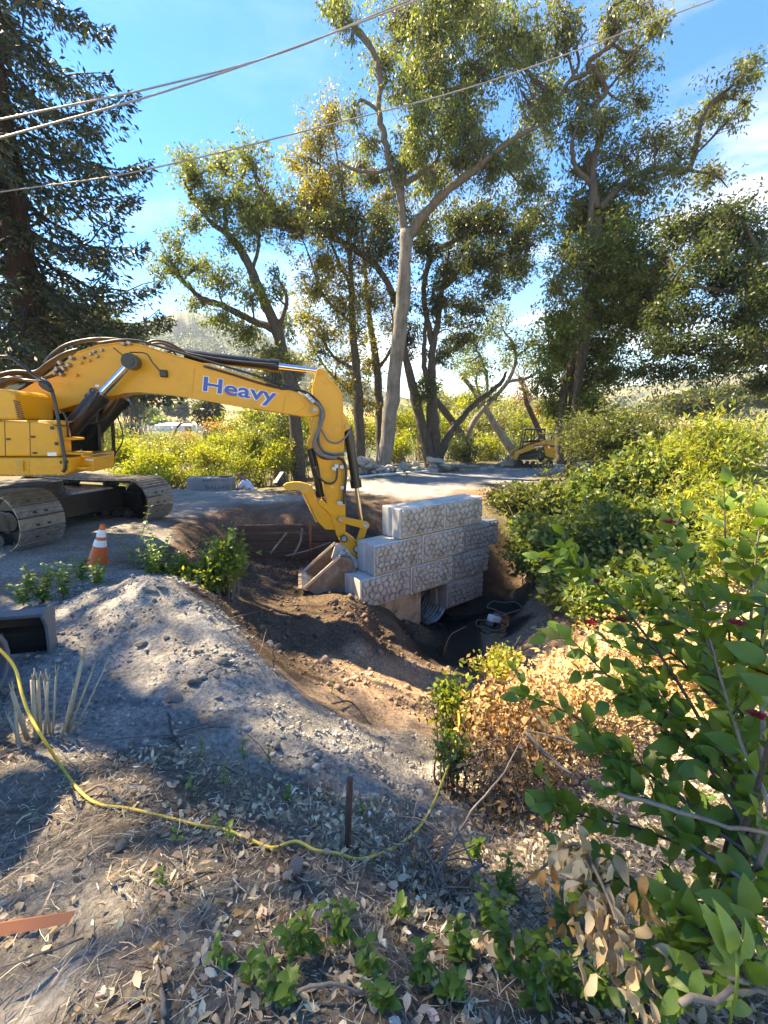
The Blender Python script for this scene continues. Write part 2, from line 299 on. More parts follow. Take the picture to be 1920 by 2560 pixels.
# ------------------------------------------------------------------ ground: height and soil by scattered survey points
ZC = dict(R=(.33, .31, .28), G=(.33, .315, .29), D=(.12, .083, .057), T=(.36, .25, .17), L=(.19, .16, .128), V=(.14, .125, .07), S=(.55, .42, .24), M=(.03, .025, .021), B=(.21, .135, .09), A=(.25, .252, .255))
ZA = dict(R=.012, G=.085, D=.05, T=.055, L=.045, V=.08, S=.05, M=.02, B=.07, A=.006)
C = []
def c_(x, y, z, k): C.append((x, y, z, k))
for q in [(-9, 4, .4, 'R'), (-6.5, 4.5, .38, 'R'), (-9, 8, .35, 'R'), (-8, 12, .25, 'R'), (-9, 14.5, .2, 'R'), (-5.2, 6.3, .33, 'R'), (-4.6, 5.6, .3, 'T'), (-5, 8.5, .33, 'R'), (-5, 11, .22, 'R'), (-6, 13.5, .18, 'R'), (-3.9, 9.2, .18, 'D'),
          (-3.2, 11.6, .1, 'B'), (-3.8, 10.8, .15, 'B'), (-3.6, 13, .12, 'R'), (-3, 15, .1, 'D'), (-1, 14, .04, 'D'), (-1, 16.5, .05, 'R'), (0, 15.6, .03, 'A'), (0.5, 18, .0, 'A'), (2, 16.8, 0, 'A'), (3, 19.5, 0, 'A'), (5, 19, 0, 'A'), (6, 22, 0, 'A'), (8, 24, 0, 'A'), (10, 24, 0, 'A'), (5.2, 17, 0, 'V'), (8, 19, .1, 'V'), (11, 22, .1, 'V'),
          (-9, 17, -.1, 'V'), (-7, 16.6, -.25, 'V'), (-5, 17, -.4, 'V'), (-3, 18.5, -.2, 'V'), (-5, 15.4, .08, 'R'), (-7.3, 15.2, .15, 'R'), (-1.5, 19.8, 0, 'V'), (0, 21.5, .05, 'V'), (3, 25, 0, 'V'), (6, 27, 0, 'V'), (9, 29, 0, 'V'), (-4, 24, -1.0, 'V'), (-10, 24, -1.0, 'V'), (-18, 18, -.3, 'V'), (-16, 8, .4, 'R'), (-14, 3, .5, 'R'), (-20, 10, .4, 'V'),
          # excavated pit behind and left of the wall
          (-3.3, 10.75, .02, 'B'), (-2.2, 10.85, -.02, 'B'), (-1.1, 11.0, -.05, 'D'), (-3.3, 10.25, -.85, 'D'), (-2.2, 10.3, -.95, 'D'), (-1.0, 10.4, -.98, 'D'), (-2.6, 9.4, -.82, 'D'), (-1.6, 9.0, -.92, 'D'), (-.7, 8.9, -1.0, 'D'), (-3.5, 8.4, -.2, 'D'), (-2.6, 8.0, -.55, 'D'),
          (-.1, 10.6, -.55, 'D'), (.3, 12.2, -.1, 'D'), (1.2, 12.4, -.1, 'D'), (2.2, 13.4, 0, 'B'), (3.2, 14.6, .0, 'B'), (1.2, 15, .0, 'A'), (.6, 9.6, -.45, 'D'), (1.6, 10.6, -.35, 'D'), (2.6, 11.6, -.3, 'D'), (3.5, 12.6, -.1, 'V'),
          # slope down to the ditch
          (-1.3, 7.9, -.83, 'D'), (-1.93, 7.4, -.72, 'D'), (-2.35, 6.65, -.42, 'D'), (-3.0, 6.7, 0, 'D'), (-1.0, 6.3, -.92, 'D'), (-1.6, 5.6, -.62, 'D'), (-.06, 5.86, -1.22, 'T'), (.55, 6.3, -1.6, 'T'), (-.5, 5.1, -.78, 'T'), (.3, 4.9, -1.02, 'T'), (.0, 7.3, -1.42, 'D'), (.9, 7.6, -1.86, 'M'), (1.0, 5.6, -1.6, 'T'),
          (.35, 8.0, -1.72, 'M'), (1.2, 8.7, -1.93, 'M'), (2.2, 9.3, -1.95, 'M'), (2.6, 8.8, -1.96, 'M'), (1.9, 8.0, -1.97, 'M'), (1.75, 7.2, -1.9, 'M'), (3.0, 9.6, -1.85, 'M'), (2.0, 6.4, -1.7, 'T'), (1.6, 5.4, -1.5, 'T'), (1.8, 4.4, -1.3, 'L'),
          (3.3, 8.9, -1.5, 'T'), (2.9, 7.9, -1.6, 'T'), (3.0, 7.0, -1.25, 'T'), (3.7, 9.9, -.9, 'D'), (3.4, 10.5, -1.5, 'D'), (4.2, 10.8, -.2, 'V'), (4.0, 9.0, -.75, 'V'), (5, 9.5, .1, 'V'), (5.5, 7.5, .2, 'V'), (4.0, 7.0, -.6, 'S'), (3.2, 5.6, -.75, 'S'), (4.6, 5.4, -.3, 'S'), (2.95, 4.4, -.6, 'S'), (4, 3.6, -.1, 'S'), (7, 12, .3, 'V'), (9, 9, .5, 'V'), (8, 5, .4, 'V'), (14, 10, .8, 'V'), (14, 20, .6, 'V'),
          # grey spoil heap
          (-3.2, 5.7, .34, 'G'), (-2.75, 5.0, .60, 'G'), (-2.05, 4.5, .43, 'G'), (-1.6, 4.0, .28, 'G'), (-1.15, 3.6, .12, 'G'), (-.8, 3.4, .0, 'G'), (-.4, 4.15, -.68, 'T'), (-1.2, 4.7, -.42, 'D'), (-2.2, 5.7, -.1, 'D'), (-.2, 3.7, -.55, 'G'), (.2, 3.6, -.72, 'G'), (-3.4, 4.6, .3, 'G'), (-2.6, 3.6, .16, 'G'), (-3.6, 3.4, .2, 'G'), (-2, 2.9, .24, 'G'), (-4.2, 5.1, .2, 'G'), (-3.1, 6.4, .1, 'D'), (.15, 2.9, -.3, 'G'), (-.5, 2.9, .06, 'G'),
          # litter in the foreground; unseen pale road behind the camera added to bounce light
          (-.62, 2.2, .24, 'L'), (-.2, 1.9, .28, 'L'), (.33, 2.1, .0, 'L'), (.75, 2.8, -.42, 'L'), (1.4, 3.5, -.8, 'L'), (.76, 1.5, .28, 'L'), (0, 0, .76, 'L'), (-2, 0, .8, 'L'), (2, 0, .6, 'L'), (0, 1, .66, 'L'), (-1, 1, .7, 'L'), (1.2, 1, .45, 'L'), (-1.2, 1.8, .45, 'L'), (-2.5, 2.2, .4, 'L'), (2.0, 2.2, -.1, 'L'), (2.6, 3.2, -.35, 'L'), (-1.15, 1.0, .64, 'G'), (0, -4, .9, 'R'), (-6, -3, .8, 'R'), (6, -3, .8, 'R'), (-6, 1.5, .5, 'R'), (4, 1.5, .3, 'L'), (12, 0, 1, 'V'), (-14, -4, .8, 'R')]:
    c_(*q)
for s_, q_, z_, k_ in [(-1.0, .12, -.84, 'D'), (-.55, .12, -1.06, 'D'), (-.1, .12, -1.3, 'D'), (.35, .12, -1.62, 'D'), (-1.1, -.3, -.74, 'D'), (-.6, .5, -1.16, 'D'), (-1.2, .5, -.95, 'D')] + [(s__, q__, -1.93, 'M') for s__ in (.75, 1.06, 1.4) for q__ in (-.25, -.8, -1.5, -2.1)]:
    p_ = wall(s_, q_, 0); c_(p_.x, p_.y, z_, k_)
CX = np.array([c[:2] for c in C]); CZv = np.array([c[2] for c in C])
CK = np.array([ZC[c[3]] for c in C]); CA = np.array([ZA[c[3]] for c in C])
def _kern(A, B): return np.sqrt(((A[:, None, :] - B[None, :, :]) ** 2).sum(-1) + .04)
_n = len(C); _A = np.zeros((_n + 1, _n + 1)); _A[:_n, :_n] = _kern(CX, CX); _A[:_n, _n] = 1; _A[_n, :_n] = 1
_A[:_n, :_n] -= np.eye(_n) * .03
_wt = np.linalg.solve(_A, np.concatenate([CZv, [0]]))
UA = np.array([-1.6, -.9, -.6, -.42, -.28, -.12, .05, .25, .5, .8, 1.4]); UH = np.array([62, 66, 76, 90, 78, 44, 22, 20, 30, 44, 40.])
def far_z(x, y):
    r = np.maximum(y, 1); u = np.clip(x / r, -1.6, 1.4)
    val = -1.0 + 1.5 * sstep(45, 115, y)
    t = np.clip((y - 125) / 325, 0, 1.25)
    return val + np.interp(u, UA, UH) * t ** 1.6 + 2.2 * fbm(x / 55, y / 55, 4) * sstep(60, 200, y)
def base_z(x, y):
    P = np.stack([x, y], -1).reshape(-1, 2); o = np.empty(len(P))
    for i in range(0, len(P), 20000):
        q = P[i:i + 20000]; o[i:i + 20000] = _kern(q, CX) @ _wt[:-1] + _wt[-1]
    near = o.reshape(np.shape(x)); fz = far_z(x, y)
    d = np.maximum(np.maximum(np.abs(x) - 14, 0) / 16, np.maximum(y - 25, 0) / 20)
    d = np.maximum(d, np.maximum(-y - 3, 0) / 10)
    k = sstep(0, 1, d); return near * (1 - k) + np.where(y < 0, .7, fz) * k
def zone(x, y):
    wx = x + .35 * fbm(x * 1.1, y * 1.1, 3); wy = y + .35 * fbm(x * 1.1 + 40, y * 1.1, 3)
    P = np.stack([wx, wy], -1).reshape(-1, 2); col = np.empty((len(P), 3)); am = np.empty(len(P))
    for i in range(0, len(P), 20000):
        q = P[i:i + 20000]; d = ((q[:, None, :] - CX[None]) ** 2).sum(-1); ww = 1 / (d + .02) ** 2.6; ww /= ww.sum(1, keepdims=True)
        col[i:i + 20000] = ww @ CK; am[i:i + 20000] = ww @ CA
    return col.reshape(np.shape(x) + (3,)), am.reshape(np.shape(x))
CKEY = np.array([c[3] for c in C])
def zw(P, keys):
    wx = P[:, 0] + .35 * fbm(P[:, 0] * 1.1, P[:, 1] * 1.1, 3); wy = P[:, 1] + .35 * fbm(P[:, 0] * 1.1 + 40, P[:, 1] * 1.1, 3); q = np.stack([wx, wy], 1); m = np.isin(CKEY, list(keys)); o = np.empty(len(q))
    for i in range(0, len(q), 20000):
        d = ((q[i:i + 20000, None, :] - CX[None]) ** 2).sum(-1); ww = 1 / (d + .02) ** 2.6; o[i:i + 20000] = ww[:, m].sum(1) / ww.sum(1)
    return o
def hz(x, y):
    x = np.asarray(x, float); y = np.asarray(y, float); sh = x.shape
    x = x.ravel(); y = y.ravel()
    _, a = zone(x, y)
    near = 1 - sstep(18, 40, np.hypot(x, y))
    n = fbm(x * 1.7, y * 1.7, 6, .56) + .6 * np.abs(fbm(x * 5, y * 5, 4, .6)) + .22 * fbm(x * 15, y * 15, 2, .6) * (np.hypot(x, y) < 12)
    return (base_z(x, y) + a * n * (near * .9 + .1)).reshape(sh)
def gz(x, y): return float(hz(np.array([x]), np.array([y]))[0])
def on(x, y, dz=0): return Vector((x, y, gz(x, y) + dz))

def axis(a, b, fine_a, fine_b, step, growth, mx):
    v = list(np.arange(fine_a, fine_b, step)); s = step
    while v[-1] < b: s = min(s * growth, mx); v.append(v[-1] + s)
    s = step
    while v[0] > a: s = min(s * growth, mx); v.insert(0, v[0] - s)
    return np.array(v)
gxs = axis(-650, 650, -4.0, 3.4, .045, 1.065, 30); gys = axis(-60, 620, .6, 8.6, .045, 1.045, 30)
X, Y = np.meshgrid(gxs, gys)
Z = hz(X, Y)
# pit for the culvert mouth: nothing of the ground may stand inside the wall blocks
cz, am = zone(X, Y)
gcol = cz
fm = sstep(26, 60, Y)[..., None]
gold = np.array([.47, .33, .15]); gre = np.array([.085, .105, .05])
mixk = sstep(-.15, .25, fbm(X / 40 + 3, Y / 40, 4))[..., None] * sstep(60, 110, Y)[..., None] * (1 - np.where(X < 0, .97 * sstep(255, 320, Y), .55 * sstep(300, 420, Y))[..., None])
gcol = gcol * (1 - fm) + (gre * (1 - mixk) + gold * mixk) * fm
va = np.clip(1 + .45 * fbm(X * 2.3, Y * 2.3, 4), .5, 1.6)[..., None]
gcol = np.clip(gcol * (va * (1 - fm) + fm), .01, .9)
ny, nx = X.shape
idx = np.arange(nx * ny).reshape(ny, nx)
Fq = np.stack([idx[:-1, :-1], idx[:-1, 1:], idx[1:, 1:], idx[1:, :-1]], -1).reshape(-1, 4)
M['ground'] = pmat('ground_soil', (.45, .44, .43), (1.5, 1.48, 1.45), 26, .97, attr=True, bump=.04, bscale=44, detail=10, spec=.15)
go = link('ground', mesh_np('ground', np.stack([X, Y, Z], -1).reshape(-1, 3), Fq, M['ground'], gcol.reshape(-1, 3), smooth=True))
tag(go, kind='structure')
# standing black water in the ditch
M['water'] = pmat('ditch_water', (.008, .009, .010), (.014, .014, .013), 3, .08, spec=.6, bump=.004, bscale=9, rvar=.05)
mb = MB(); pts = []
for k in range(28):
    a = 2 * math.pi * k / 28; rr = 1 + .12 * math.sin(3 * a + 1) + .06 * math.sin(7 * a)
    pts.append(Vector((1.95 + math.cos(a) * 1.9 * rr, 8.4 + math.sin(a) * 1.6 * rr, -1.9)))
mb.add(pts, [list(range(28))]); tag(mb.build('water', M['water']), kind='structure')

# ------------------------------------------------------------------ foliage engine
def unit(v): return v / np.maximum(np.linalg.norm(v, axis=-1, keepdims=True), 1e-9)
def leaf_quads(P, L_, wr, rg, down=.35, out=None, outk=.0, fold=.12):
    n = len(P); a = rg.normal(size=(n, 3)); a[:, 2] -= down * 1.6
    if out is not None: a += out * outk
    a = unit(a); b = unit(np.cross(a, rg.normal(size=(n, 3)))); nn = np.cross(a, b); Lc = np.asarray(L_).reshape(-1, 1) * np.ones((n, 1)); wd = Lc * wr
    mid = P + a * Lc * .48
    V = np.stack([P, mid + b * wd * .5 + nn * wd * fold, P + a * Lc, mid - b * wd * .5 + nn * wd * fold], 1).reshape(-1, 3)
    i = np.arange(n) * 4; Fc = np.stack([i, i + 1, i + 2, i + 3], 1); return V, Fc
def tube_quads(P0, P1, r0, r1, rg, bend=.15, seg=3, sides=3):
    n = len(P0); L_ = np.linalg.norm(P1 - P0, axis=1, keepdims=True); off = rg.normal(size=(n, 3)) * bend * L_; off[:, 2] += .08 * L_[:, 0]
    t = unit(P1 - P0); u = unit(np.cross(t, rg.normal(size=(n, 3)))); q = np.cross(t, u); rings = []
    for k in range(seg + 1):
        f = k / seg; c = P0 * (1 - f) + P1 * f + off * (4 * f * (1 - f)) * .5; r = (np.asarray(r0) * (1 - f) + np.asarray(r1) * f).reshape(-1, 1) * np.ones((n, 1))
        for j in range(sides):
            a = 2 * np.pi * j / sides; rings.append(c + (u * np.cos(a) + q * np.sin(a)) * r)
    V = np.stack(rings, 1); m = (seg + 1) * sides; base = (np.arange(n) * m)[:, None]; fs = []
    for k in range(seg):
        for j in range(sides):
            fs.append(np.concatenate([base + k * sides + j, base + k * sides + (j + 1) % sides, base + (k + 1) * sides + (j + 1) % sides, base + (k + 1) * sides + j], 1))
    return V.reshape(-1, 3), np.concatenate(fs)
def tint(n, base, rg, vv=.28, hv=.12, alt=None, altp=0.):
    c = np.array(base)[None] * np.exp(rg.normal(size=(n, 1)) * vv); c = c * np.exp(rg.normal(size=(n, 3)) * hv * np.array([.9, .4, .6]))
    if alt is not None:
        k = rg.random(n) < altp; c[k] = np.array(alt)[None] * np.exp(rg.normal(size=(k.sum(), 1)) * vv)
    return np.clip(c, .004, .9)
def blob_foliage(blobs, colour, leaf, rg, clump=.32, per=34, dens=1., wr=.42, down=.35, alt=None, altp=0., shell=.55, vv=.3):
    """blobs: (centre xyz, radii xyz). Clumps sit on twigs through the volume, gaps between."""
    LV, LF, LC = [], [], []; ends = []
    off = 0
    for c, r in blobs:
        c = np.array(c); r = np.array(r); vol = r[0] * r[1] * r[2]
        nc = max(4, int(1.9 * dens * 3.6 * (vol ** .66) / (clump ** 2) * .55))
        d = unit(rg.normal(size=(nc, 3))); rad = rg.random((nc, 1)) ** (shell); pos = c + d * rad * r * (1 + .3 * rg.normal(size=(nc, 1)))
        ends.append((c, pos))
        npl = np.maximum(4, (1.45 * per * np.exp(rg.normal(size=nc) * .45)).astype(int)); ctr = np.repeat(pos, npl, axis=0); n = len(ctr)
        sp = rg.normal(size=(n, 3)) * clump * np.array([.62, .62, .5]) * np.repeat(np.exp(rg.normal(size=(nc, 1)) * .3), npl, axis=0)
        P = ctr + sp; V, Fc = leaf_quads(P, leaf * np.exp(rg.normal(size=n) * .25), wr, rg, down, unit(sp), .5)
        cc = tint(n, colour, rg, .16, .10, alt, altp) * np.repeat(np.exp(rg.normal(size=(nc, 1)) * vv * .6), npl, axis=0)
        LV.append(V); LF.append(Fc + off); off += len(V); LC.append(np.repeat(cc, 4, axis=0))
    return np.concatenate(LV), np.concatenate(LF), np.concatenate(LC), ends
# ------------------------------------------------------------------ power lines (run on past both edges of the view)
def wire(pts, r, label):
    P = [W(*p) for p in pts]
    P = [P[0] + (P[0] - P[1]) * 1.5] + P + [P[-1] + (P[-1] - P[-2]) * 2.5]
    mb = MB(); mb.tube(spline(P, 8), r, 6); o = mb.build('power_line', M['wire'], smooth=True)
    tag(o, label, 'power line', 'power lines overhead')
wire([(0, 299, 11), (405, 214, 12.5), (717, 127, 14), (1000, 10, 16)], .021, 'upper of the two close power lines, reaching across the redwood to the top edge')
wire([(0, 345, 10.5), (405, 231, 12), (729, 121, 13.6), (1047, 0, 15.6)], .021, 'lower of the two close power lines, crossing its twin left of the tall tree')
wire([(0, 480, 12), (347, 428, 12.5), (798, 318, 13.4), (1227, 202, 14.5), (1782, 0, 16)], .017, 'single long power line passing in front of the tall central tree')
wire([(0, 776, 30), (460, 752, 31), (1000, 660, 32), (1678, 515, 34), (1920, 463, 35)], .016, 'thin lowest power line behind the trees, seen again at the right edge')

# ------------------------------------------------------------------ excavator
EA = math.radians(11); EP = Vector((-1.24, 8.45, 0)); ED = Vector((math.cos(EA), math.sin(EA), 0)); EN = Vector((-math.sin(EA), math.cos(EA), 0))
def ex(px, py, off=0.): return onplane(px, py, EP + EN * off, EN)
def c1(x, y, off=0.): return ex(x * .57866, 820 + y * .57866, off)
def zb(x, y, off=0.): return ex(700 + x * .2711, 880 + y * .2711, off)
def z2(x, y, off=0.): return ex(640 + x * .4581, 1040 + y * .4581, off)
def z1(x, y, off=0.): return ex(x / 3.456, 820 + y / 3.456, off)
def plate(fn, poly, o0, o1): return MB().prism([fn(x, y, o0) for x, y in poly], EN * (o1 - o0))
ex_ = thing('excavator', 'large yellow tracked excavator reaching into the culvert pit, lettered on its boom', 'excavator', (-7.0, 7.4, .33))
boom = plate(c1, [(40, 300), (75, 275), (140, 240), (250, 165), (330, 105), (420, 75), (520, 62), (600, 70), (660, 88), (760, 120), (900, 160), (1050, 205), (1200, 252), (1290, 283), (1345, 303), (1385, 330), (1400, 358), (1383, 378), (1330, 386), (1230, 372), (1100, 349), (950, 324), (820, 300), (700, 283), (600, 276), (540, 279), (480, 294), (400, 312), (270, 350), (110, 388), (50, 372)], -.24, .24).build('boom', M['yellow'], ex_, bevel=.018)
# flange lips along the boom top and bottom, weld seams
fl = MB()
top = [(330, 103), (420, 73), (520, 60), (600, 68), (660, 86), (760, 118), (900, 158), (1050, 203), (1200, 250), (1290, 281)]
for a, b in zip(top[:-1], top[1:]):
    fl.prism([c1(a[0], a[1], -.26), c1(b[0], b[1], -.26), c1(b[0], b[1] + 5, -.26), c1(a[0], a[1] + 5, -.26)], EN * .03)
bot = [(480, 292), (540, 277), (600, 274), (700, 281), (820, 298), (950, 322), (1100, 347)]
for a, b in zip(bot[:-1], bot[1:]):
    fl.prism([c1(a[0], a[1] - 4, -.262), c1(b[0], b[1] - 4, -.262), c1(b[0], b[1] + 3, -.262), c1(a[0], a[1] + 3, -.262)], EN * .524)
fl.build('flange', M['yellow'], boom)
for seam in ([c1(842, 170, -.243), c1(828, 298, -.243)], [c1(1232, 300, -.243), c1(1220, 368, -.243)], spline([c1(1300, 310, -.243), c1(1318, 338, -.243), c1(1285, 360, -.243)])):
    MB().tube(seam, .006, 5).build('weld_seam', M['yellowdull'], boom)
pin = MB()
for p, r in [((1360, 355), .085), ]: pin.cyl(c1(*p, -.30), c1(*p, .30), r, 20)
pin.build('pin', M['yellowdull'], boom, bevel=.008); MB().cyl(c1(1360, 355, -.325), c1(1360, 355, -.3), .045).build('pin_cap', M['steel'], boom, bevel=.006)
# lettering
def text_mesh(body, name, m, off, ext, p0, p1, cap, zoff, nrm, parent, mult=1, ystart=0.):
    cu = bpy.data.curves.new(name, 'FONT'); cu.body = body; cu.size = 1; cu.offset = off; cu.extrude = ext; cu.resolution_u = 3
    t = bpy.data.objects.new(name + '_curve', cu); COL.objects.link(t); dg = bpy.context.evaluated_depsgraph_get()
    me = bpy.data.meshes.new_from_object(t.evaluated_get(dg)); bpy.data.objects.remove(t)
    xs = [v.co.x for v in me.vertices]; x0, x1 = min(xs) + off, max(xs) - off; capu = .70
    xd = (p1 - p0); wlen = xd.length; xd.normalize(); zd = Vector(nrm).normalized(); yd = zd.cross(xd).normalized(); o0 = org(parent)
    for v in me.vertices:
        q = v.co; v.co = p0 + xd * ((q.x - x0) / (x1 - x0) * wlen) + yd * (q.y / capu * cap) + zd * (zoff + q.z) - o0
    me.materials.clear(); me.materials.append(m)
    return link(name, me, parent)
p0, p1 = c1(880, 270, -.24), c1(1190, 322, -.24)
text_mesh('Heavy', 'lettering_outline', M['white'], .052, .002, p0, p1, .235, .004, -EN, boom)
text_mesh('Heavy', 'lettering', M['blue'], .022, .002, p0, p1, .235, .008, -EN, boom)
# boom work lamp, cable
MB().box(c1(708, 197, -.29), (.10, .10, .12)).build('work_lamp', M['black'], ex_, bevel=.015)
MB().tube(spline([c1(490, 85, -.25), c1(545, 130, -.25)]), .008, 5).build('lamp_cable', M['hose'], ex_)
MB().tube(spline([c1(560, 105, -.25), c1(630, 110, -.25), c1(660, 150, -.25), c1(695, 190, -.25)]), .008, 5).build('lamp_cable', M['hose'], ex_)
# boom cylinders
for off in (-.48, .48):
    a, b, c = c1(568, 146, -.48), c1(438, 283, -.48), c1(250, 500, -.48)
    d = EN * (off + .48)
    cy = MB().cyl(c + d, b + d, .135, 20).cyl(b + d + (c - b) * .02, b + d + (c - b) * .17, .158, 20).build('boom_cylinder', M['black'], ex_, auto=True)
    MB().cyl(b + d, a + d, .06, 16).build('rod', M['chrome'], cy, auto=True)
    MB().cyl(a + d - EN * .1, a + d + EN * .1, .125, 20).cyl(a + d - EN * .115, a + d - EN * .1, .07, 16).build('rod_eye', M['black'], cy, auto=True)
    MB().tube(spline([b + d + Vector((.05, -.15, .02)), (b + c) / 2 + d + Vector((.10, -.16, 0)), c + d + Vector((.15, -.16, .3))]), .02, 6).build('hydraulic_pipe', M['hose'], cy)
# stick cylinder on top of the boom
a, b, c = c1(1378, 186), c1(1205, 165), c1(800, 117)
sc_ = MB().cyl(c, b, .098, 20).cyl(b + (c - b) * .0, b + (c - b) * .1, .118, 20).build('stick_cylinder', M['black'], ex_, auto=True)
MB().cyl(b, a, .052, 16).build('rod', M['chrome'], sc_, auto=True)
MB().tube(spline([c1(800, 105, -.1), c1(870, 120, -.12), c1(1000, 140, -.12), c1(1190, 158, -.12)]), .016, 6).build('hydraulic_pipe', M['hose'], sc_)
# stick
stick = plate(zb, [(330, 200), (340, 160), (365, 145), (395, 158), (440, 200), (575, 380), (588, 560), (615, 600), (640, 680), (628, 715), (595, 735), (592, 900), (602, 1300), (606, 1640), (590, 1700), (560, 1720), (525, 1700), (480, 1560), (430, 1390), (380, 1180), (345, 990), (312, 880), (285, 800), (300, 640), (315, 560), (345, 520), (300, 420), (300, 330)], -.19, .19).build('stick', M['yellow'], ex_, bevel=.014)
plate(zb, [(300, 640), (345, 520), (352, 590), (330, 760), (312, 880), (290, 890), (250, 870), (248, 832), (285, 770), (262, 640), (255, 600)], -.13, .13).build('lug', M['yellow'], stick, bevel=.01)
for p in [(366, 180), (622, 688)]: MB().cyl(zb(*p, -.23), zb(*p, .23), .055, 16).build('pin', M['yellowdull'], stick, bevel=.006)
MB().tube(spline([zb(420, 235, -.195), zb(560, 395, -.195), zb(572, 600, -.195), zb(578, 900, -.195)]), .005, 5).build('weld_seam', M['yellowdull'], stick)
MB().box(zb(480, 1245, -.193), (.055, .012, .05)).build('warning_label', M['cord'], stick)
# bucket cylinder
a, b, c = zb(752, 1575), zb(705, 1250), zb(622, 690)
bc = MB().cyl(c, b, .088, 18).cyl(b + (c - b) * .0, b + (c - b) * .13, .112, 18).build('bucket_cylinder', M['black'], ex_, auto=True)
MB().cyl(b, a, .044, 14).build('rod', M['chrome'], bc, auto=True)
a, b, c = zb(392, 1395), zb(378, 1330), zb(282, 890)
tcy = MB().cyl(c, b, .075, 18).cyl(b + (c - b) * .0, b + (c - b) * .14, .09, 18).build('thumb_cylinder', M['black'], ex_, auto=True)
MB().cyl(b, a, .04, 14).build('rod', M['chrome'], tcy, auto=True)
MB().tube([zb(318, 930, -.12), zb(398, 1300, -.12)], .014, 6).build('hydraulic_pipe', M['hose'], tcy)
# bucket linkage
def bar(fn, a, b, w0, o0, o1, name, m, parent, w1=None):
    A, B = fn(*a, o0), fn(*b, o0); t = (B - A).normalized(); s_ = t.cross(EN).normalized(); w1 = w1 or w0; poly = []
    for k in range(9):
        an = math.pi / 2 + math.pi * k / 8; poly.append(A + t * math.cos(an) * w0 + s_ * math.sin(an) * w0)
    for k in range(9):
        an = -math.pi / 2 + math.pi * k / 8; poly.append(B + t * math.cos(an) * w1 + s_ * math.sin(an) * w1)
    return MB().prism(poly, EN * (o1 - o0)).build(name, m, parent, bevel=.006)
for o0, o1 in ((-.27, -.21), (.21, .27)):
    l_ = bar(zb, (560, 1545), (790, 1600), .058, o0, o1, 'idler_link', M['yellow'], ex_, .075)
    MB().cyl(zb(560, 1545, o0 - .012), zb(560, 1545, o1 + .012), .04, 14).build('pin', M['steel'], l_, bevel=.006)
    MB().cyl(zb(790, 1600, o0 - .015), zb(790, 1600, o1 + .015), .05, 14).build('pin', M['steel'], l_, bevel=.006)
for o0, o1 in ((-.19, -.12), (.12, .19)): bar(zb, (780, 1610), (712, 1818), .07, o0, o1, 'power_link', M['yellow'], ex_)
# thumb
th = plate(zb, [(285, 1235), (318, 1300), (345, 1368), (400, 1440), (470, 1520), (540, 1585), (602, 1650), (622, 1715), (585, 1740), (540, 1695), (505, 1640), (420, 1637), (340, 1560), (285, 1440), (235, 1330), (215, 1295)], -.17, .17).build('thumb', M['yellow'], ex_, bevel=.012)
for o0, o1 in ((-.22, -.12), (.12, .22)):
    plate(zb, [(285, 1235), (305, 1280), (225, 1315), (180, 1280), (130, 1272), (75, 1282), (42, 1262), (28, 1232), (60, 1208), (130, 1198), (190, 1200), (250, 1215)], o0, o1).build('tine', M['yellowdull'], th, bevel=.008)
for za_ in (-.19, .12):
    tt = MB()
    for k in range(22):
        f = k / 21; x, y = np.interp(f, [0, .4, 1], [212, 280, 335]), np.interp(f, [0, .4, 1], [1300, 1440, 1560])
        tt.prism([zb(x, y, za_), zb(x - 9, y + 10, za_), zb(x + 8, y + 14, za_)], EN * .07)
    tt.build('serrated_edge', M['yellowdull'], th)
plate(zb, [(415, 1570), (450, 1570), (460, 1600), (425, 1606), (408, 1590)], -.178, -.17).build('patch_plate', M['yellow'], th)
bar(zb, (375, 1385), (560, 1545), .05, -.21, -.15, 'thumb_link', M['yellow'], ex_)
bar(zb, (375, 1385), (560, 1545), .05, .15, .21, 'thumb_link', M['yellow'], ex_)
# quick coupler
qc = plate(zb, [(555, 1725), (600, 1690), (645, 1722), (700, 1760), (762, 1828), (795, 1890), (742, 1945), (690, 1905), (640, 1890), (600, 1820), (560, 1770)], -.24, .24).build('coupler', M['yellow'], ex_, bevel=.01)
for p, r in [((590, 1722), .05), ((716, 1818), .062)]:
    MB().cyl(zb(*p, -.29), zb(*p, .29), r, 18).build('pin', M['steel'], qc, bevel=.008)
    MB().ring(zb(*p, -.265), zb(*p, .265), r * 1.25, r * 1.48, 20).build('bush', M['black'], qc)
for p, r in [((665, 1888), .022), ((720, 1897), .026)]: MB().cyl(zb(*p, -.246), zb(*p, -.24), r).build('bolt_hole', M['black'], qc)
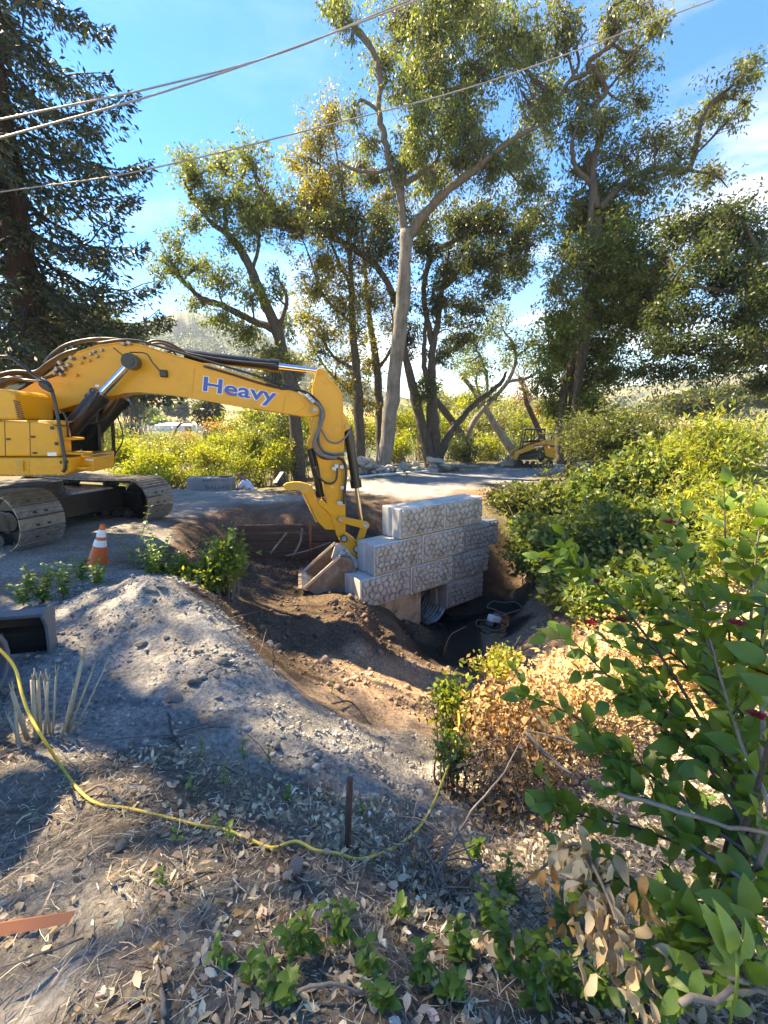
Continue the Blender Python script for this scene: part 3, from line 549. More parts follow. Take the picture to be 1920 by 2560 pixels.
# bucket
BW_ = .52
curve = [(270, 945), (340, 977), (420, 997), (490, 992), (540, 965), (557, 915), (549, 850), (520, 782), (455, 770)]
sp_ = spline([z2(x, y, -BW_) for x, y in curve], 3)
cen = sum(sp_, Vector()) / len(sp_)
inner = [p + (cen - p).normalized() * .03 for p in sp_]
bk = MB(); nv = len(sp_); D = EN * 2 * BW_
bk.add(sp_ + inner + [p + D for p in sp_] + [p + D for p in inner], [(i, i + 1, 2 * nv + i + 1, 2 * nv + i) for i in range(nv - 1)] + [(nv + i, 3 * nv + i, 3 * nv + i + 1, nv + i + 1) for i in range(nv - 1)] + [(0, 2 * nv, 3 * nv, nv), (nv - 1, 2 * nv - 1, 4 * nv - 1, 3 * nv - 1)])
bucket = bk.build('bucket', M['bucket'], ex_)
for o0 in (-BW_ - .001, BW_ - .024):
    MB().prism([p + EN * (o0 + BW_) for p in sp_], EN * .025).build('side_plate', M['bucket'], bucket, bevel=.004)
    a, b = z2(258, 948, -BW_) + EN * (o0 + BW_ - .006), z2(458, 768, -BW_) + EN * (o0 + BW_ - .006); t = (b - a).normalized(); s_ = t.cross(EN)
    MB().prism([a - s_ * .022, b - s_ * .022, b + s_ * .03, a + s_ * .03], EN * .037).build('side_cutter', M['edge'], bucket, bevel=.004)
tipd = (z2(190, 935, -BW_) - z2(300, 958, -BW_)).normalized(); upv = tipd.cross(EN)
MB().prism([z2(285, 950, -BW_) - upv * .02, z2(245, 942, -BW_) - upv * .012, z2(245, 942, -BW_) + upv * .012, z2(285, 950, -BW_) + upv * .025], D).build('lip', M['edge'], bucket, bevel=.004)
for k in range(5):
    q = z2(250, 943, -BW_) + EN * (.06 + k * (2 * BW_ - .12) / 4)
    MB().add([q - EN * .105 - upv * .03, q + EN * .105 - upv * .03, q + EN * .105 + upv * .03, q - EN * .105 + upv * .03, q + tipd * .07 - EN * .10 - upv * .008, q + tipd * .07 + EN * .10 - upv * .008, q + tipd * .07 + EN * .10 + upv * .008, q + tipd * .07 - EN * .10 + upv * .008],
             [(0, 1, 2, 3), (4, 5, 6, 7), (0, 1, 5, 4), (1, 2, 6, 5), (2, 3, 7, 6), (3, 0, 4, 7)]).build('tooth', M['bucket'], bucket, bevel=.006)
for o0, o1 in ((-.3, -.25), (.25, .3)):
    e = plate(zb, [(475, 1900), (505, 1800), (545, 1770), (610, 1800), (650, 1860), (740, 1935), (735, 1990), (700, 2030), (660, 2010), (620, 1930), (560, 1905), (500, 1950)], o0, o1).build('ear', M['concrete'], bucket, bevel=.008)
    MB().ring(zb(572, 1855, o0 - .02), zb(572, 1855, o1 + .02), .075, .115, 24).build('boss', M['steel'], e)
    MB().cyl(zb(700, 1960, o0 - .02), zb(700, 1960, o1 + .02), .075, 20).build('boss', M['steel'], e, bevel=.008)
MB().cyl(zb(572, 1855, -.33), zb(572, 1855, .33), .07, 18).build('hinge_pin', M['steel'], bucket, bevel=.008)
# hoses and pipes on the stick and boom
def hose(pts, r, m, name='hose', fn=zb, off=-.26, n=7): return MB().tube(spline([fn(x, y, off) for x, y in pts], 6), r, n).build(name, m, ex_, smooth=True)
hose([(0, 335), (120, 340), (230, 370), (330, 440), (390, 520), (402, 590), (372, 690), (322, 790), (312, 870), (350, 945), (420, 982), (530, 980), (588, 1010), (610, 1100), (600, 1250), (588, 1400)], .026, M['hose'])
hose([(300, 450), (360, 490), (395, 560), (380, 660), (335, 770), (318, 850), (345, 920), (430, 965), (525, 972)], .034, M['hosegrey'], off=-.31)
hose([(290, 440), (345, 480), (378, 560), (360, 670), (395, 740), (440, 815), (520, 842), (590, 800), (645, 728)], .018, M['hosegrey'], off=-.29)
hose([(370, 640), (358, 740), (365, 850), (410, 915), (500, 940), (592, 932)], .018, M['hosegrey'])
hose([(352, 700), (350, 820), (385, 900), (460, 945), (592, 948)], .014, M['hose'])
hose([(330, 1060), (362, 1150), (420, 1205), (480, 1212), (520, 1170), (528, 1070)], .02, M['hose'])
for pts in ([(570, 1000), (572, 1250), (540, 1390)], [(592, 980), (597, 1200), (590, 1390)], [(400, 1200), (408, 1290), (440, 1370)]): hose(pts, .014, M['yellowdull'], 'hard_pipe', off=-.215)
for (x, y) in [(570, 1060), (575, 1250), (545, 1390), (522, 1050), (520, 1080), (500, 1075), (575, 1395), (590, 940)]:
    MB().box(zb(x, y, -.235), (.075, .06, .075)).build('fitting', M['galv'], ex_, bevel=.01)
for k in range(3): MB().cyl(zb(240 + 25 * k, 400 + 22 * k, -.33), zb(262 + 25 * k, 418 + 24 * k, -.33), .045, 10).build('fitting', M['galv'], ex_, bevel=.006)
for k, (o, r) in enumerate([(-.2, .020), (-.14, .02), (-.07, .018)]):
    hose([(420, 66), (520, 52), (600, 56), (680, 78), (780, 108), (920, 150), (1080, 198), (1210, 240), (1300, 272)], r, M['yellowdull'] if k else M['hose'], 'hard_pipe', c1, o)
hose([(880, 165), (1000, 200), (1100, 232), (1200, 258), (1290, 268), (1345, 290)], .018, M['hose'], fn=c1, off=-.27)
hose([(1150, 240), (1230, 262), (1290, 266), (1340, 285), (1380, 325)], .016, M['hose'], fn=c1, off=-.29)
for k, o in enumerate((-.2, -.08, .04, .16)):
    hose([(-60, 215 + 6 * k), (60, 188 + 4 * k), (150, 190 + 6 * k), (210, 150 + 6 * k), (280, 110 + 4 * k), (340, 92 + 4 * k)], .027, M['hose'], fn=c1, off=o)
    hose([(0, 240 + 8 * k), (70, 215 + 4 * k), (150, 225), (230, 205 + 5 * k), (275, 180 + 3 * k)], .024, M['hose'], fn=c1, off=o - .05)
hose([(195, 152), (235, 108), (300, 70), (400, 50), (490, 50), (560, 62)], .034, M['hose'], fn=c1, off=.02)
hose([(630, 66), (670, 54), (720, 62), (765, 84), (800, 105)], .022, M['hose'], fn=c1, off=-.05)
hose([(640, 72), (690, 66), (740, 82), (790, 108)], .022, M['hose'], fn=c1, off=.05)
for (x, y, a) in [(262, 152, .9), (278, 176, .9), (298, 160, .9), (250, 178, .9), (312, 130, .7), (268, 200, .9), (240, 196, .8), (560, 66, .2), (535, 70, .2)]:
    MB().box(c1(x, y, -.28), (.06, .10, .05), Matrix.Rotation(a, 3, 'Y')).build('hose_clamp', M['steel'], ex_, bevel=.01)
for (x, y) in [(360, 128), (392, 112), (408, 102), (420, 122), (385, 140), (330, 205), (440, 96), (350, 150)]:
    MB().box(c1(x, y, -.27), (.04, .06, .04), Matrix.Rotation(.7, 3, 'Y')).build('pipe_bracket', M['yellowdull'] if x % 4 else M['steel'], ex_, bevel=.006)
# upper structure (its right side faces the camera)
NO = -1.35
plate(c1, [(-420, 400), (170, 403), (205, 410), (248, 428), (256, 470), (260, 556), (-420, 556)], NO, NO + .36).build('side_panel', M['yellow'], ex_, bevel=.03, seg=3)
sk = plate(c1, [(-420, 560), (300, 560), (302, 622), (275, 638), (0, 642), (-420, 642)], NO - .04, .25).build('frame_skirt', M['yellow'], ex_, bevel=.03, seg=3)
plate(c1, [(-420, 604), (297, 598), (297, 606), (-420, 614)], NO - .052, NO - .04).build('skirt_rib', M['yellow'], sk)
plate(c1, [(66, 568), (124, 568), (127, 628), (68, 628)], NO - .048, NO - .038).build('tie_down_recess', M['yellowdull'], sk, bevel=.006)
plate(c1, [(90, 575), (97, 575), (99, 620), (91, 620)], NO - .085, NO - .048).build('tie_down_bar', M['yellow'], sk, bevel=.004)
hood = plate(c1, [(-420, 258), (8, 262), (45, 272), (60, 285), (70, 320), (82, 398), (-420, 397)], NO + .02, -.38).build('engine_hood', M['yellow'], ex_, bevel=.04, seg=3)
for k in range(8):
    plate(c1, [(57 + k * 2.6, 310 + k * 10), (85 + k * 2.6, 318 + k * 10), (85 + k * 2.6, 323 + k * 10), (57 + k * 2.6, 315 + k * 10)], NO + .005, NO + .022).build('louver', M['black'], hood)
for x, y in [(221, 432), (230, 432), (240, 500), (249, 500), (262, 580), (292, 578)]:
    MB().box(c1(x, y, NO - .045 if y > 560 else NO - .004), (.02, .012, .045)).build('latch', M['black'], ex_)
plate(c1, [(-420, 262), (0, 262), (0, 300), (-420, 300)], -.3, 1.3).build('rear_hood', M['yellow'], ex_, bevel=.03)
plate(c1, [(-420, 395), (150, 415), (175, 558), (-420, 558)], NO + .37, 1.3).build('machinery_housing', M['black'], ex_)  # its black also paints in the shade of the recess behind the side panel
plate(c1, [(108, 398), (250, 400), (255, 420), (130, 412)], NO + .05, NO + .36).build('tool_box_lid', M['yellow'], ex_, bevel=.015)
plate(c1, [(300, 556), (402, 560), (405, 622), (302, 608)], NO + .3, NO + 1.1).build('step_box', M['yellow'], ex_, bevel=.02)
plate(c1, [(368, 564), (402, 568), (402, 574), (368, 572)], NO + .29, NO + .3).build('step_label', M['white'], ex_)
for (x0, y0, x1, y1) in [(272, 472, 325, 482), (285, 536, 362, 546), (300, 598, 372, 610)]:
    MB().prism([c1(x0, y0, NO + .1), c1(x1, y0 + 3, NO + .1), c1(x1, y1 + 3, NO + .1), c1(x0, y1, NO + .1)], EN * .3).build('step', M['yellow'], ex_, bevel=.008)
MB().prism([c1(349, 524, NO + .35), c1(363, 538, NO + .35), c1(349, 551, NO + .35), c1(336, 538, NO + .35)], EN * .005).build('round_decal', pmat('decal_teal', (.10, .33, .33), (.14, .4, .4)), ex_)
for x in (20, 128): MB().tube([c1(x, 404, NO - .003), c1(x + 3, 554, NO - .003)], .004, 4).build('panel_seam', M['black'], ex_)
for x, y in [(35, 480), (142, 470), (150, 540)]: MB().box(c1(x, y, NO - .006), (.055, .012, .03)).build('handle', M['black'], ex_, bevel=.004)
for x, y, w_, h_, m_ in [(225, 545, .12, .05, 'white'), (110, 350, .09, .06, 'cord'), (205, 330, .07, .07, 'cord'), (420, 250, .06, .04, 'white')]: MB().box(c1(x, y, NO - .004) if y > 400 else c1(x, y, -.244), (w_, .004, h_), Matrix.Rotation(EA, 3, 'Z')).build('warning_label', M[m_], ex_)
for k in range(10): MB().cyl(c1(20 + 26 * k, 634, NO - .05), c1(20 + 26 * k, 634, NO - .035), .012, 6).build('bolt', M['steel'], ex_)
# cab on the far side
cab = plate(c1, [(-30, 225), (60, 205), (200, 212), (385, 305), (385, 560), (285, 560), (262, 420), (-30, 300)], .36, 1.0).build('cab', M['black'], ex_, bevel=.02)
plate(c1, [(380, 303), (420, 325), (432, 560), (380, 560)], .36, .385).build('side_panel', M['black'], cab)
plate(c1, [(300, 566), (412, 568), (414, 612), (404, 618), (300, 618)], .30, 1.05).build('cab_base', M['yellow'], ex_, bevel=.025, seg=3)
M['pane'] = bpy.data.materials.new('cab_pane'); M['pane'].use_nodes = True
_t = M['pane'].node_tree; _g = _t.nodes.new('ShaderNodeBsdfGlossy'); _g.inputs['Roughness'].default_value = .03; _tr = _t.nodes.new('ShaderNodeBsdfTransparent'); _tr.inputs[0].default_value = (.66, .7, .7, 1)
_m = _t.nodes.new('ShaderNodeMixShader'); _m.inputs[0].default_value = .16; _t.links.new(_tr.outputs[0], _m.inputs[1]); _t.links.new(_g.outputs[0], _m.inputs[2]); _t.links.new(_m.outputs[0], _t.nodes['Material Output'].inputs['Surface'])
_a, _b = c1(420, 330, .36), c1(432, 560, .36)
MB().prism([_a, _b, _b + EN * .64, _a + EN * .64], ED * .006).build('windscreen', M['pane'], cab)
plate(c1, [(387, 318), (420, 330), (432, 560), (387, 560)], .985, .995).build('window_pane', M['pane'], cab)
plate(c1, [(-10, 232), (66, 214), (120, 236), (60, 285), (-10, 292)], .348, .36).build('rear_window', M['glass'], cab)
for d in (0, .64): MB().tube([_a + EN * d, _b + EN * d], .035, 8).build('door_post', M['black'], cab)
for p in (_a, _b): MB().tube([p, p + EN * .64], .03, 8).build('screen_frame', M['black'], cab)
MB().tube(spline([_a + EN * .58 + ED * .02, _a * .6 + _b * .4 + EN * .6 + ED * .16, _a * .3 + _b * .7 + EN * .6 + ED * .18, _b + EN * .58 + ED * .03]), .013, 6).build('grab_rail', M['black'], cab)
plate(c1, [(426, 318), (300, 280), (300, 292), (426, 334)], .36, 1.0).build('cab_roof_edge', M['black'], cab)
# handrail with mirror
hr = MB().tube(spline([c1(-60, 125, NO + .15), c1(0, 124, NO + .15), (c1(60, 135, NO + .15)), c1(150, 205, NO + .1), c1(208, 238, NO), c1(232, 300, NO - .02), c1(250, 390, NO - .03), c1(266, 480, NO - .06), c1(278, 560, NO - .09), c1(282, 600, NO - .09), c1(272, 622, NO - .09)]), .024, 8).build('handrail', M['black'], ex_, smooth=True)
plate(c1, [(160, 228), (178, 226), (206, 240), (222, 262), (226, 278), (208, 276), (180, 262), (164, 248)], NO - .06, NO + .02).build('mirror', M['black'], ex_, bevel=.02)
MB().tube(spline([c1(244, 360, NO + .2), c1(272, 366, NO + .2), c1(288, 400, NO + .2), c1(296, 470, NO + .2)]), .018, 6).build('handrail', M['black'], ex_, smooth=True)
MB().tube(spline([c1(-40, 262, -.6), c1(-20, 232, -.6), c1(40, 215, -.6), c1(120, 226, -.6), c1(200, 232, -.9)]), .02, 6).build('handrail', M['black'], ex_, smooth=True)
# undercarriage
TA = math.radians(17.6); TD = Vector((math.cos(TA), -math.sin(TA), 0)); TN = Vector((math.sin(TA), math.cos(TA), 0))
TL, THh, SW = 3.95, .98, .72
def loop_pt(s, r, L_):
    st = L_ - 2 * r; per = 2 * st + 2 * math.pi * r; s %= per
    if s < st: return (r + s, 0, 0, -1)                       # bottom, forward
    s -= st
    if s < math.pi * r:
        a = s / r; return (L_ - r + math.sin(a) * r, r - math.cos(a) * r, math.sin(a), -math.cos(a))
    s -= math.pi * r
    if s < st: return (L_ - r - s, 2 * r, 0, 1)
    s -= st; a = s / r; return (r - math.sin(a) * r, r + math.cos(a) * r, -math.sin(a), math.cos(a))
shoe = MB()
for y in (0,): shoe.box((0, 0, -.012), (.186, SW, .024))
for x in (-.07, 0, .07): shoe.box((x, 0, .012), (.016, SW - .02, .034))
shoe_me = shoe.mesh('track_shoe', M['trackshoe'])
slot_me = MB().box((.035, .09, .0015), (.035, .06, .004)).box((.035, -.09, .0015), (.035, .06, .004)).mesh('shoe_slot', M['black'])
for fr in (Vector((-5.62, 7.05, .32)), Vector((-4.86, 9.42, .27))):
    root = fr - TD * TL
    tf = MB(); A = lambda f, s, z: root + TD * f + TN * s + Vector((0, 0, z))
    prof = [(.5, .3), (TL - .55, .3), (TL - .45, .48), (TL - .6, .66), (.6, .66), (.45, .5)]
    tr = MB().prism([A(f, -.2, z) for f, z in prof], TN * .4).build('track_frame', M['black'], ex_, bevel=.02)
    for f, r, nm in ((.5, .38, 'sprocket'), (TL - .5, .40, 'idler')):
        MB().cyl(A(f, -.12, .49), A(f, .12, .49), r, 26).cyl(A(f, -.2, .49), A(f, .2, .49), .16, 16).build(nm, M['black'], tr, bevel=.01)
    for k in range(8): MB().cyl(A(.85 + k * .33, -.22, .16), A(.85 + k * .33, .22, .16), .095, 12).build('roller', M['rubber'], tr)
    for k in range(2): MB().cyl(A(1.35 + k * 1.2, -.15, .80), A(1.35 + k * 1.2, .15, .80), .075, 12).build('carrier_roller', M['rubber'], tr)
    ch = MB(); r = THh / 2 - .06; st = TL - 2 * r - .12; per = 2 * st + 2 * math.pi * r; nsh = int(per / .192)
    for k in range(nsh):
        f, z, nx_, nz_ = loop_pt(k * per / nsh, r, TL - .12)
        zc = z + .06 - (.03 * math.sin(math.pi * (f - .5) / (TL - 1.1)) if nz_ > .9 and .5 < f < TL - .6 else 0)
        o = link('track_shoe', shoe_me, ex_)
        nrm = (TD * nx_ + Vector((0, 0, nz_))).normalized(); tv = TN.cross(nrm)
        R = Matrix((tv, TN, nrm)).transposed().to_4x4(); R.translation = A(f + .06, 0, zc) + nrm * .035 - org(ex_); o.matrix_basis = R
        if k % 1 == 0:
            q = bpy.data.objects.new('shoe_slot', slot_me); COL.objects.link(q); q.parent = o
        c = A(f + .06, 0, zc)
        for sd in (-.09, .09): ch.box(c + TN * sd - nrm * .02, (.15, .05, .09), Matrix((tv, TN, nrm)).transposed())
    tag(ch.build('track_chain', M['rubber'], tr), kind='stuff')
ctr = Vector((-7.1, 8.9, 0))
MB().box(ctr + Vector((0, 0, .82)), (2.2, 2.2, .45), Matrix.Rotation(-TA, 3, 'Z')).build('car_body', M['black'], ex_, bevel=.03)
MB().cyl(Vector((-7.0, 8.2, .9)), Vector((-7.0, 8.2, 1.3)), .75, 30).build('swing_bearing', M['rubber'], ex_)

# ------------------------------------------------------------------ traffic cone
b = on(-4.42, 6.42, -.01)
cone = thing('traffic_cone', 'orange traffic cone with two white bands standing by the excavator track', 'traffic cone', b)
tilt = Matrix.Rotation(math.radians(15), 3, 'Y')
def cone_pt(r, z, a): return b + tilt @ Vector((r * math.cos(a), r * math.sin(a), z))
CR = lambda z: .145 - (.145 - .03) * (z - .03) / .65
def cone_sec(z0, z1, dr, nm, m, cap=False):
    mb = MB(); n = 24; vs = [cone_pt(CR(z) + dr, z, 2 * math.pi * k / n) for z in (z0, z1) for k in range(n)]
    mb.add(vs, [(k, (k + 1) % n, n + (k + 1) % n, n + k) for k in range(n)] + ([list(range(n, 2 * n))] if cap else []))
    return mb.build(nm, m, cone, smooth=not cap)
cone_sec(.03, .68, 0, 'cone_body', M['orange'], True); cone_sec(.34, .44, .003, 'reflective_band', M['white']); cone_sec(.49, .60, .003, 'reflective_band', M['white'])
MB().box(b + tilt @ Vector((0, 0, .015)), (.37, .37, .03), tilt).build('cone_base', M['orange'], cone, bevel=.01)

# ------------------------------------------------------------------ block wall over the culvert
bw = thing('block_wall', 'stepped retaining wall of big precast blocks with cast cobble faces above the culvert pipe', 'retaining wall', wall(.6, -.3, -1.7))
def voronoi(w_, h_, nx_, ny_, rg):
    P = []
    for j in range(ny_):
        for i in range(nx_): P.append(((i + .5 + .5 * (j % 2) - .25 + rg.uniform(-.3, .3)) * w_ / nx_, (j + .5 + rg.uniform(-.3, .3)) * h_ / ny_))
    P = np.array(P); cells = []
    for i, p in enumerate(P):
        poly = [np.array(q, float) for q in ((0, 0), (w_, 0), (w_, h_), (0, h_))]
        for j, q in enumerate(P):
            if i == j or np.hypot(*(p - q)) > .5: continue
            mid = (p + q) / 2; d = q - p; new = []
            for a_, b_ in zip(poly, poly[1:] + poly[:1]):
                da, db = (a_ - mid) @ d, (b_ - mid) @ d
                if da <= 0: new.append(a_)
                if (da < 0) != (db < 0) and da != db: new.append(a_ + (b_ - a_) * (da / (da - db)))
            poly = new
            if len(poly) < 3: break
        if len(poly) >= 3: cells.append(poly)
    return cells
def stone_mesh(poly, rg, m):
    c = sum(poly) / len(poly); pts = []
    for a_, b_ in zip(poly, poly[1:] + poly[:1]):              # chamfer corners
        pts += [a_ * .78 + b_ * .22, a_ * .22 + b_ * .78]
    pts = [c + (p - c) * (1 - .0095 / max(.02, np.hypot(*(p - c)))) for p in pts]
    h = rg.uniform(.036, .062); tx, tz = rg.normal(0, .05, 2); n = len(pts); mb = MB(); rings = []
    for k, ht in ((1.0, -.006), (.985, h * .5), (.88, h * .88), (.5, h * 1.05)):
        rings += [Vector((c[0] + (p[0] - c[0]) * k, -(ht + (0 if ht < 0 else tx * (p[0] - c[0]) + tz * (p[1] - c[1]))), c[1] + (p[1] - c[1]) * k)) for p in pts]
    fs = [(r * n + i, r * n + (i + 1) % n, (r + 1) * n + (i + 1) % n, (r + 1) * n + i) for r in range(3) for i in range(n)] + [list(range(3 * n, 4 * n))]
    mb.add(rings, fs); return mb.mesh('stone', m, smooth=True)
rgv = np.random.default_rng(11); RX = Matrix.Rotation(WY, 4, 'Z'); pats = []
for k in range(9):
    nn_ = [(8, 5), (8, 4), (9, 5), (9, 5), (8, 5), (8, 5), (9, 4), (8, 4), (9, 5)][k]; cells = voronoi(BL - .07, BH - .06, nn_[0], nn_[1], np.random.default_rng(40 + k))
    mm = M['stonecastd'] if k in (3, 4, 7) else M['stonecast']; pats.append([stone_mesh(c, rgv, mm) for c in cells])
def block(parent, s, row, pat, dark_tone, base=None):
    o0 = wall(s, rgv.uniform(-.006, .006), ZT - BH * (row + 1))
    m = M['condark'] if dark_tone else M['concrete']; l_, h_, e = BL - .022, BH - .016, .035
    mb = MB()
    def lp(x, y, z): return o0 + WD * x - WN * y + Vector((0, 0, z))
    plan = [(.005, .004), (l_, .004), (l_, .22), (l_ - e, .24), (l_ - e, .32), (l_, .34), (l_, BW), (.005, BW), (.005, .34), (.005 + e, .32), (.005 + e, .24), (.005, .22)]
    mb.prism([lp(x, y, .004) for x, y in plan], (0, 0, h_))
    bo = mb.build('block', m, parent, bevel=.016)
    lg = MB(); q = [(.12, .2), (l_ - .12, .2), (l_ - .12, .36), (.12, .36)]; q2 = [(.2, .24), (l_ - .2, .24), (l_ - .2, .32), (.2, .32)]
    if row == 0:
        lg.add([lp(x, y, h_ + .002) for x, y in q] + [lp(x, y, h_ + .045) for x, y in q2], [(0, 1, 2, 3), (4, 5, 6, 7)] + [(i, (i + 1) % 4, 4 + (i + 1) % 4, 4 + i) for i in range(4)])
        lg.build('top_lug', m, bo, bevel=.01)
    for me in pats[pat]:
        st = bpy.data.objects.new('stone', me); COL.objects.link(st); st.parent = bo
        R = RX.copy(); R.translation = lp(.030, .003, .030) - org(parent); st.matrix_basis = R
    return bo
for s, row, pat, drk in [(0, 0, 0, 0), (BL, 0, 1, 0), (-.5 * BL, 1, 2, 0), (.5 * BL, 1, 5, 0), (1.5 * BL, 1, 3, 1), (.312 - BL, 2, 6, 0), (.312, 2, 8, 0), (.312 + BL, 2, 7, 1), (1.397, 3, 4, 1)]:
    block(bw, s, row, pat, drk)
for s in (-.5 * BL, ):
    q = [(.2, .24), (.5, .24), (.5, .32), (.2, .32)]
ft = thing('concrete_footing', 'brown stained concrete footing under the block wall beside the pipe', 'footing', wall(.3, -.2, -1.9))
MB().prism([wall(-.5, -.03, -1.9), wall(.64, -.03, -1.9), wall(.64, -.03, ZT - 3 * BH - .006), wall(-.5, -.03, ZT - 3 * BH - .006)], -WN * .45).build('footing_slab', M['footing'], ft, bevel=.02)
# corrugated culvert pipe
cp = thing('culvert_pipe', 'corrugated metal culvert pipe opening under the block wall', 'pipe', wall(1.08, -.1, -1.9))
mb = MB(); n = 40; rings = 150; vs = []; fs = []
for i in range(rings):
    q = -.07 - i * .02
    for k in range(n):
        a = 2 * math.pi * k / n; rr = .43 + .022 * math.sin(2 * math.pi * (i * .02 / .09) + a)
        vs.append(wall(1.06 + rr * math.cos(a), q, -1.47 + rr * math.sin(a)))
for i in range(rings - 1):
    for k in range(n): fs.append((i * n + k, i * n + (k + 1) % n, (i + 1) * n + (k + 1) % n, (i + 1) * n + k))
mb.add(vs, fs); mb.build('pipe_barrel', M['culvert'], cp, smooth=True)
# ------------------------------------------------------------------ timber shoring in the pit bank
tsx = thing('timber_shoring', 'old dark timber planks shoring the far bank of the pit behind the bucket', 'shoring', (-2.2, 10.5, -.9))
for k in range(4):
    z = -.84 + k * .21
    for (xa, xb) in ((-3.55, -2.1 + .2 * (k % 2)), (-2.09 + .2 * (k % 2), -.85)):
        dz = random.uniform(-.02, .02); yy = 10.22 + random.uniform(-.03, .03) + .03 * k
        MB().prism([(xa, yy, z + dz), (xb, yy + .08, z + random.uniform(-.03, .03)), (xb, yy + .08, z + .195), (xa, yy, z + .19 + dz)], (0, .06, 0)).build('plank', M['plank'], tsx, bevel=.012)
def rod_thing(name, label, cat, pts, r, m, n=7):
    P = spline(pts, 5); root = thing(name, label, cat, P[0]); MB().tube(P, lerp_list(r, len(P)) if hasattr(r, '__len__') else r, n).build('shaft', m, root, smooth=True); return root
def P_(x, y, Y): return W(x * .57866, 820 + y * .57866, Y)
o = MB().tube([P_(1340, 830, 10.0), P_(1342, 1020, 9.85)], .034, 12).build('steel_stake', M['rust'], smooth=True); tag(o, 'rust red steel pipe stake standing against the shoring planks', 'stake')
o = MB().tube(spline([P_(1168, 975, 9.6), P_(1240, 884, 10.1)]), .025, 8).build('wooden_pole', M['twig'], smooth=True); tag(o, 'straight grey pole leaning on the left end of the shoring', 'pole')
o = MB().tube(spline([P_(1262, 990, 9.6), P_(1296, 930, 9.85), P_(1306, 868, 10.1)]), .026, 8).build('wooden_pole', M['twig'], smooth=True); tag(o, 'bent grey pole leaning on the shoring left of the rusty stake', 'pole')
o = MB().tube(spline([P_(1235, 985, 9.5), P_(1330, 962, 9.7), P_(1430, 925, 9.9)]), .02, 8).build('drain_pipe', M['twig'], smooth=True); tag(o, 'thin grey pipe lying level at the foot of the shoring', 'pipe')

# ------------------------------------------------------------------ pump and its loose hoses in the pool
b = Vector((2.42, 8.92, -1.93))
pu = thing('sump_pump', 'small white sump pump sitting in the black ditch water', 'pump', b)
R = Matrix.Rotation(.5, 3, 'Z') @ Matrix.Rotation(.35, 3, 'Y')
MB().box(b + Vector((0, 0, .14)), (.30, .17, .15), R).build('housing', M['white'], pu, bevel=.04, seg=3)
MB().box(b + R @ Vector((0, 0, .24)), (.16, .09, .04), R).build('handle', M['hosegrey'], pu, bevel=.012)
MB().cyl(b + Vector((-.1, -.04, .0)), b + Vector((-.1, -.04, .12)), .09, 14).build('strainer', M['hosegrey'], pu)
def loop3(c, r, z, a0, a1, n, ph=0): return [Vector((c[0] + r * math.cos(a0 + (a1 - a0) * k / n) * (1 + .05 * math.sin(k * .7 + ph)), c[1] + r * .8 * math.sin(a0 + (a1 - a0) * k / n), z + .03 * math.sin(k * 1.7 + ph))) for k in range(n + 1)]
o = MB().tube(spline(loop3((2.75, 9.3), .38, -1.68, -1.2, 5.4, 16) + [b + Vector((.1, .05, .15))]), .014, 7).build('pump_hose', M['hosegrey'], smooth=True); tag(o, 'grey loop of hose rising from the white pump', 'hose')
o = MB().tube(spline(loop3((2.35, 8.8), .33, -1.86, 0, 6, 16, 2)), .012, 7).build('pump_hose', M['twig'], smooth=True); tag(o, 'pale coil of hose lying round the white pump', 'hose')
o = MB().tube(spline([on(1.45, 7.3, .05), on(1.75, 7.0, .06), on(2.15, 7.1, .12), on(2.5, 7.5, .16), on(2.3, 7.75, .15), on(2.05, 7.3, .08), on(2.2, 6.9, .05)]), .014, 7).build('loose_hose', M['twig'], smooth=True); tag(o, 'loose tan hose curled at the near edge of the ditch', 'hose')

# ------------------------------------------------------------------ block and kneeling worker beyond the road
def zc(x, y, Y): return W(440 + x * .1326, 1140 + y * .1326, Y)
bx0 = zc(205, 640, 15.6); bx1 = zc(1055, 575, 15.75); hh = (zc(205, 420, 15.6) - bx0).z
lb = thing('loose_block', 'spare precast concrete block with scrawled lettering across the road', 'concrete block', bx0 + Vector((0, 0, -.25)))
dd = (bx1 - bx0).normalized(); dn = Vector((-dd.y, dd.x, 0)).normalized(); up = Vector((0, 0, 1)); ln = (bx1 - bx0).length
flat = Vector((dd.x, dd.y, 0)).normalized(); b0 = bx0 + Vector((0, 0, -.3))
MB().prism([b0, b0 + flat * ln, b0 + flat * ln + up * (hh + .3), b0 + up * (hh + .3)], dn * .6).build('body', M['condark'], lb, bevel=.02)
e_ = b0 - dn * .012 + flat * .09; MB().prism([e_ + up * .06, e_ + flat * (ln - .13) + up * .06, e_ + flat * (ln - .13) + up * (hh + .24), e_ + up * (hh + .24)], dn * .02).build('face_panel', pmat('panel_grey', (.19, .19, .195), (.27, .27, .275), 4, .9), lb, bevel=.01)
MB().prism([b0 - dn * .004 + up * (hh + .302) + flat * ln * .72 + dn * .1, b0 + up * (hh + .302) + flat * ln * .97 + dn * .1, b0 + up * (hh + .302) + flat * ln * .97 + dn * .35, b0 + up * (hh + .302) + flat * ln * .72 + dn * .35], up * .05).build('strap', M['black'], lb)
tp0 = e_ + flat * (ln - .2) + up * .47; tp1 = tp0 - flat * .86
text_mesh('DAYTIME', 'scrawl', M['charc'], -.012, .002, tp0, tp1, .15, .006, -dn, lb)
tp0 = e_ + flat * (ln - .34) + up * .70; text_mesh('S  HM', 'scrawl', M['charc'], -.014, .002, tp0, tp0 - flat * .75, .09, .006, -dn, lb)
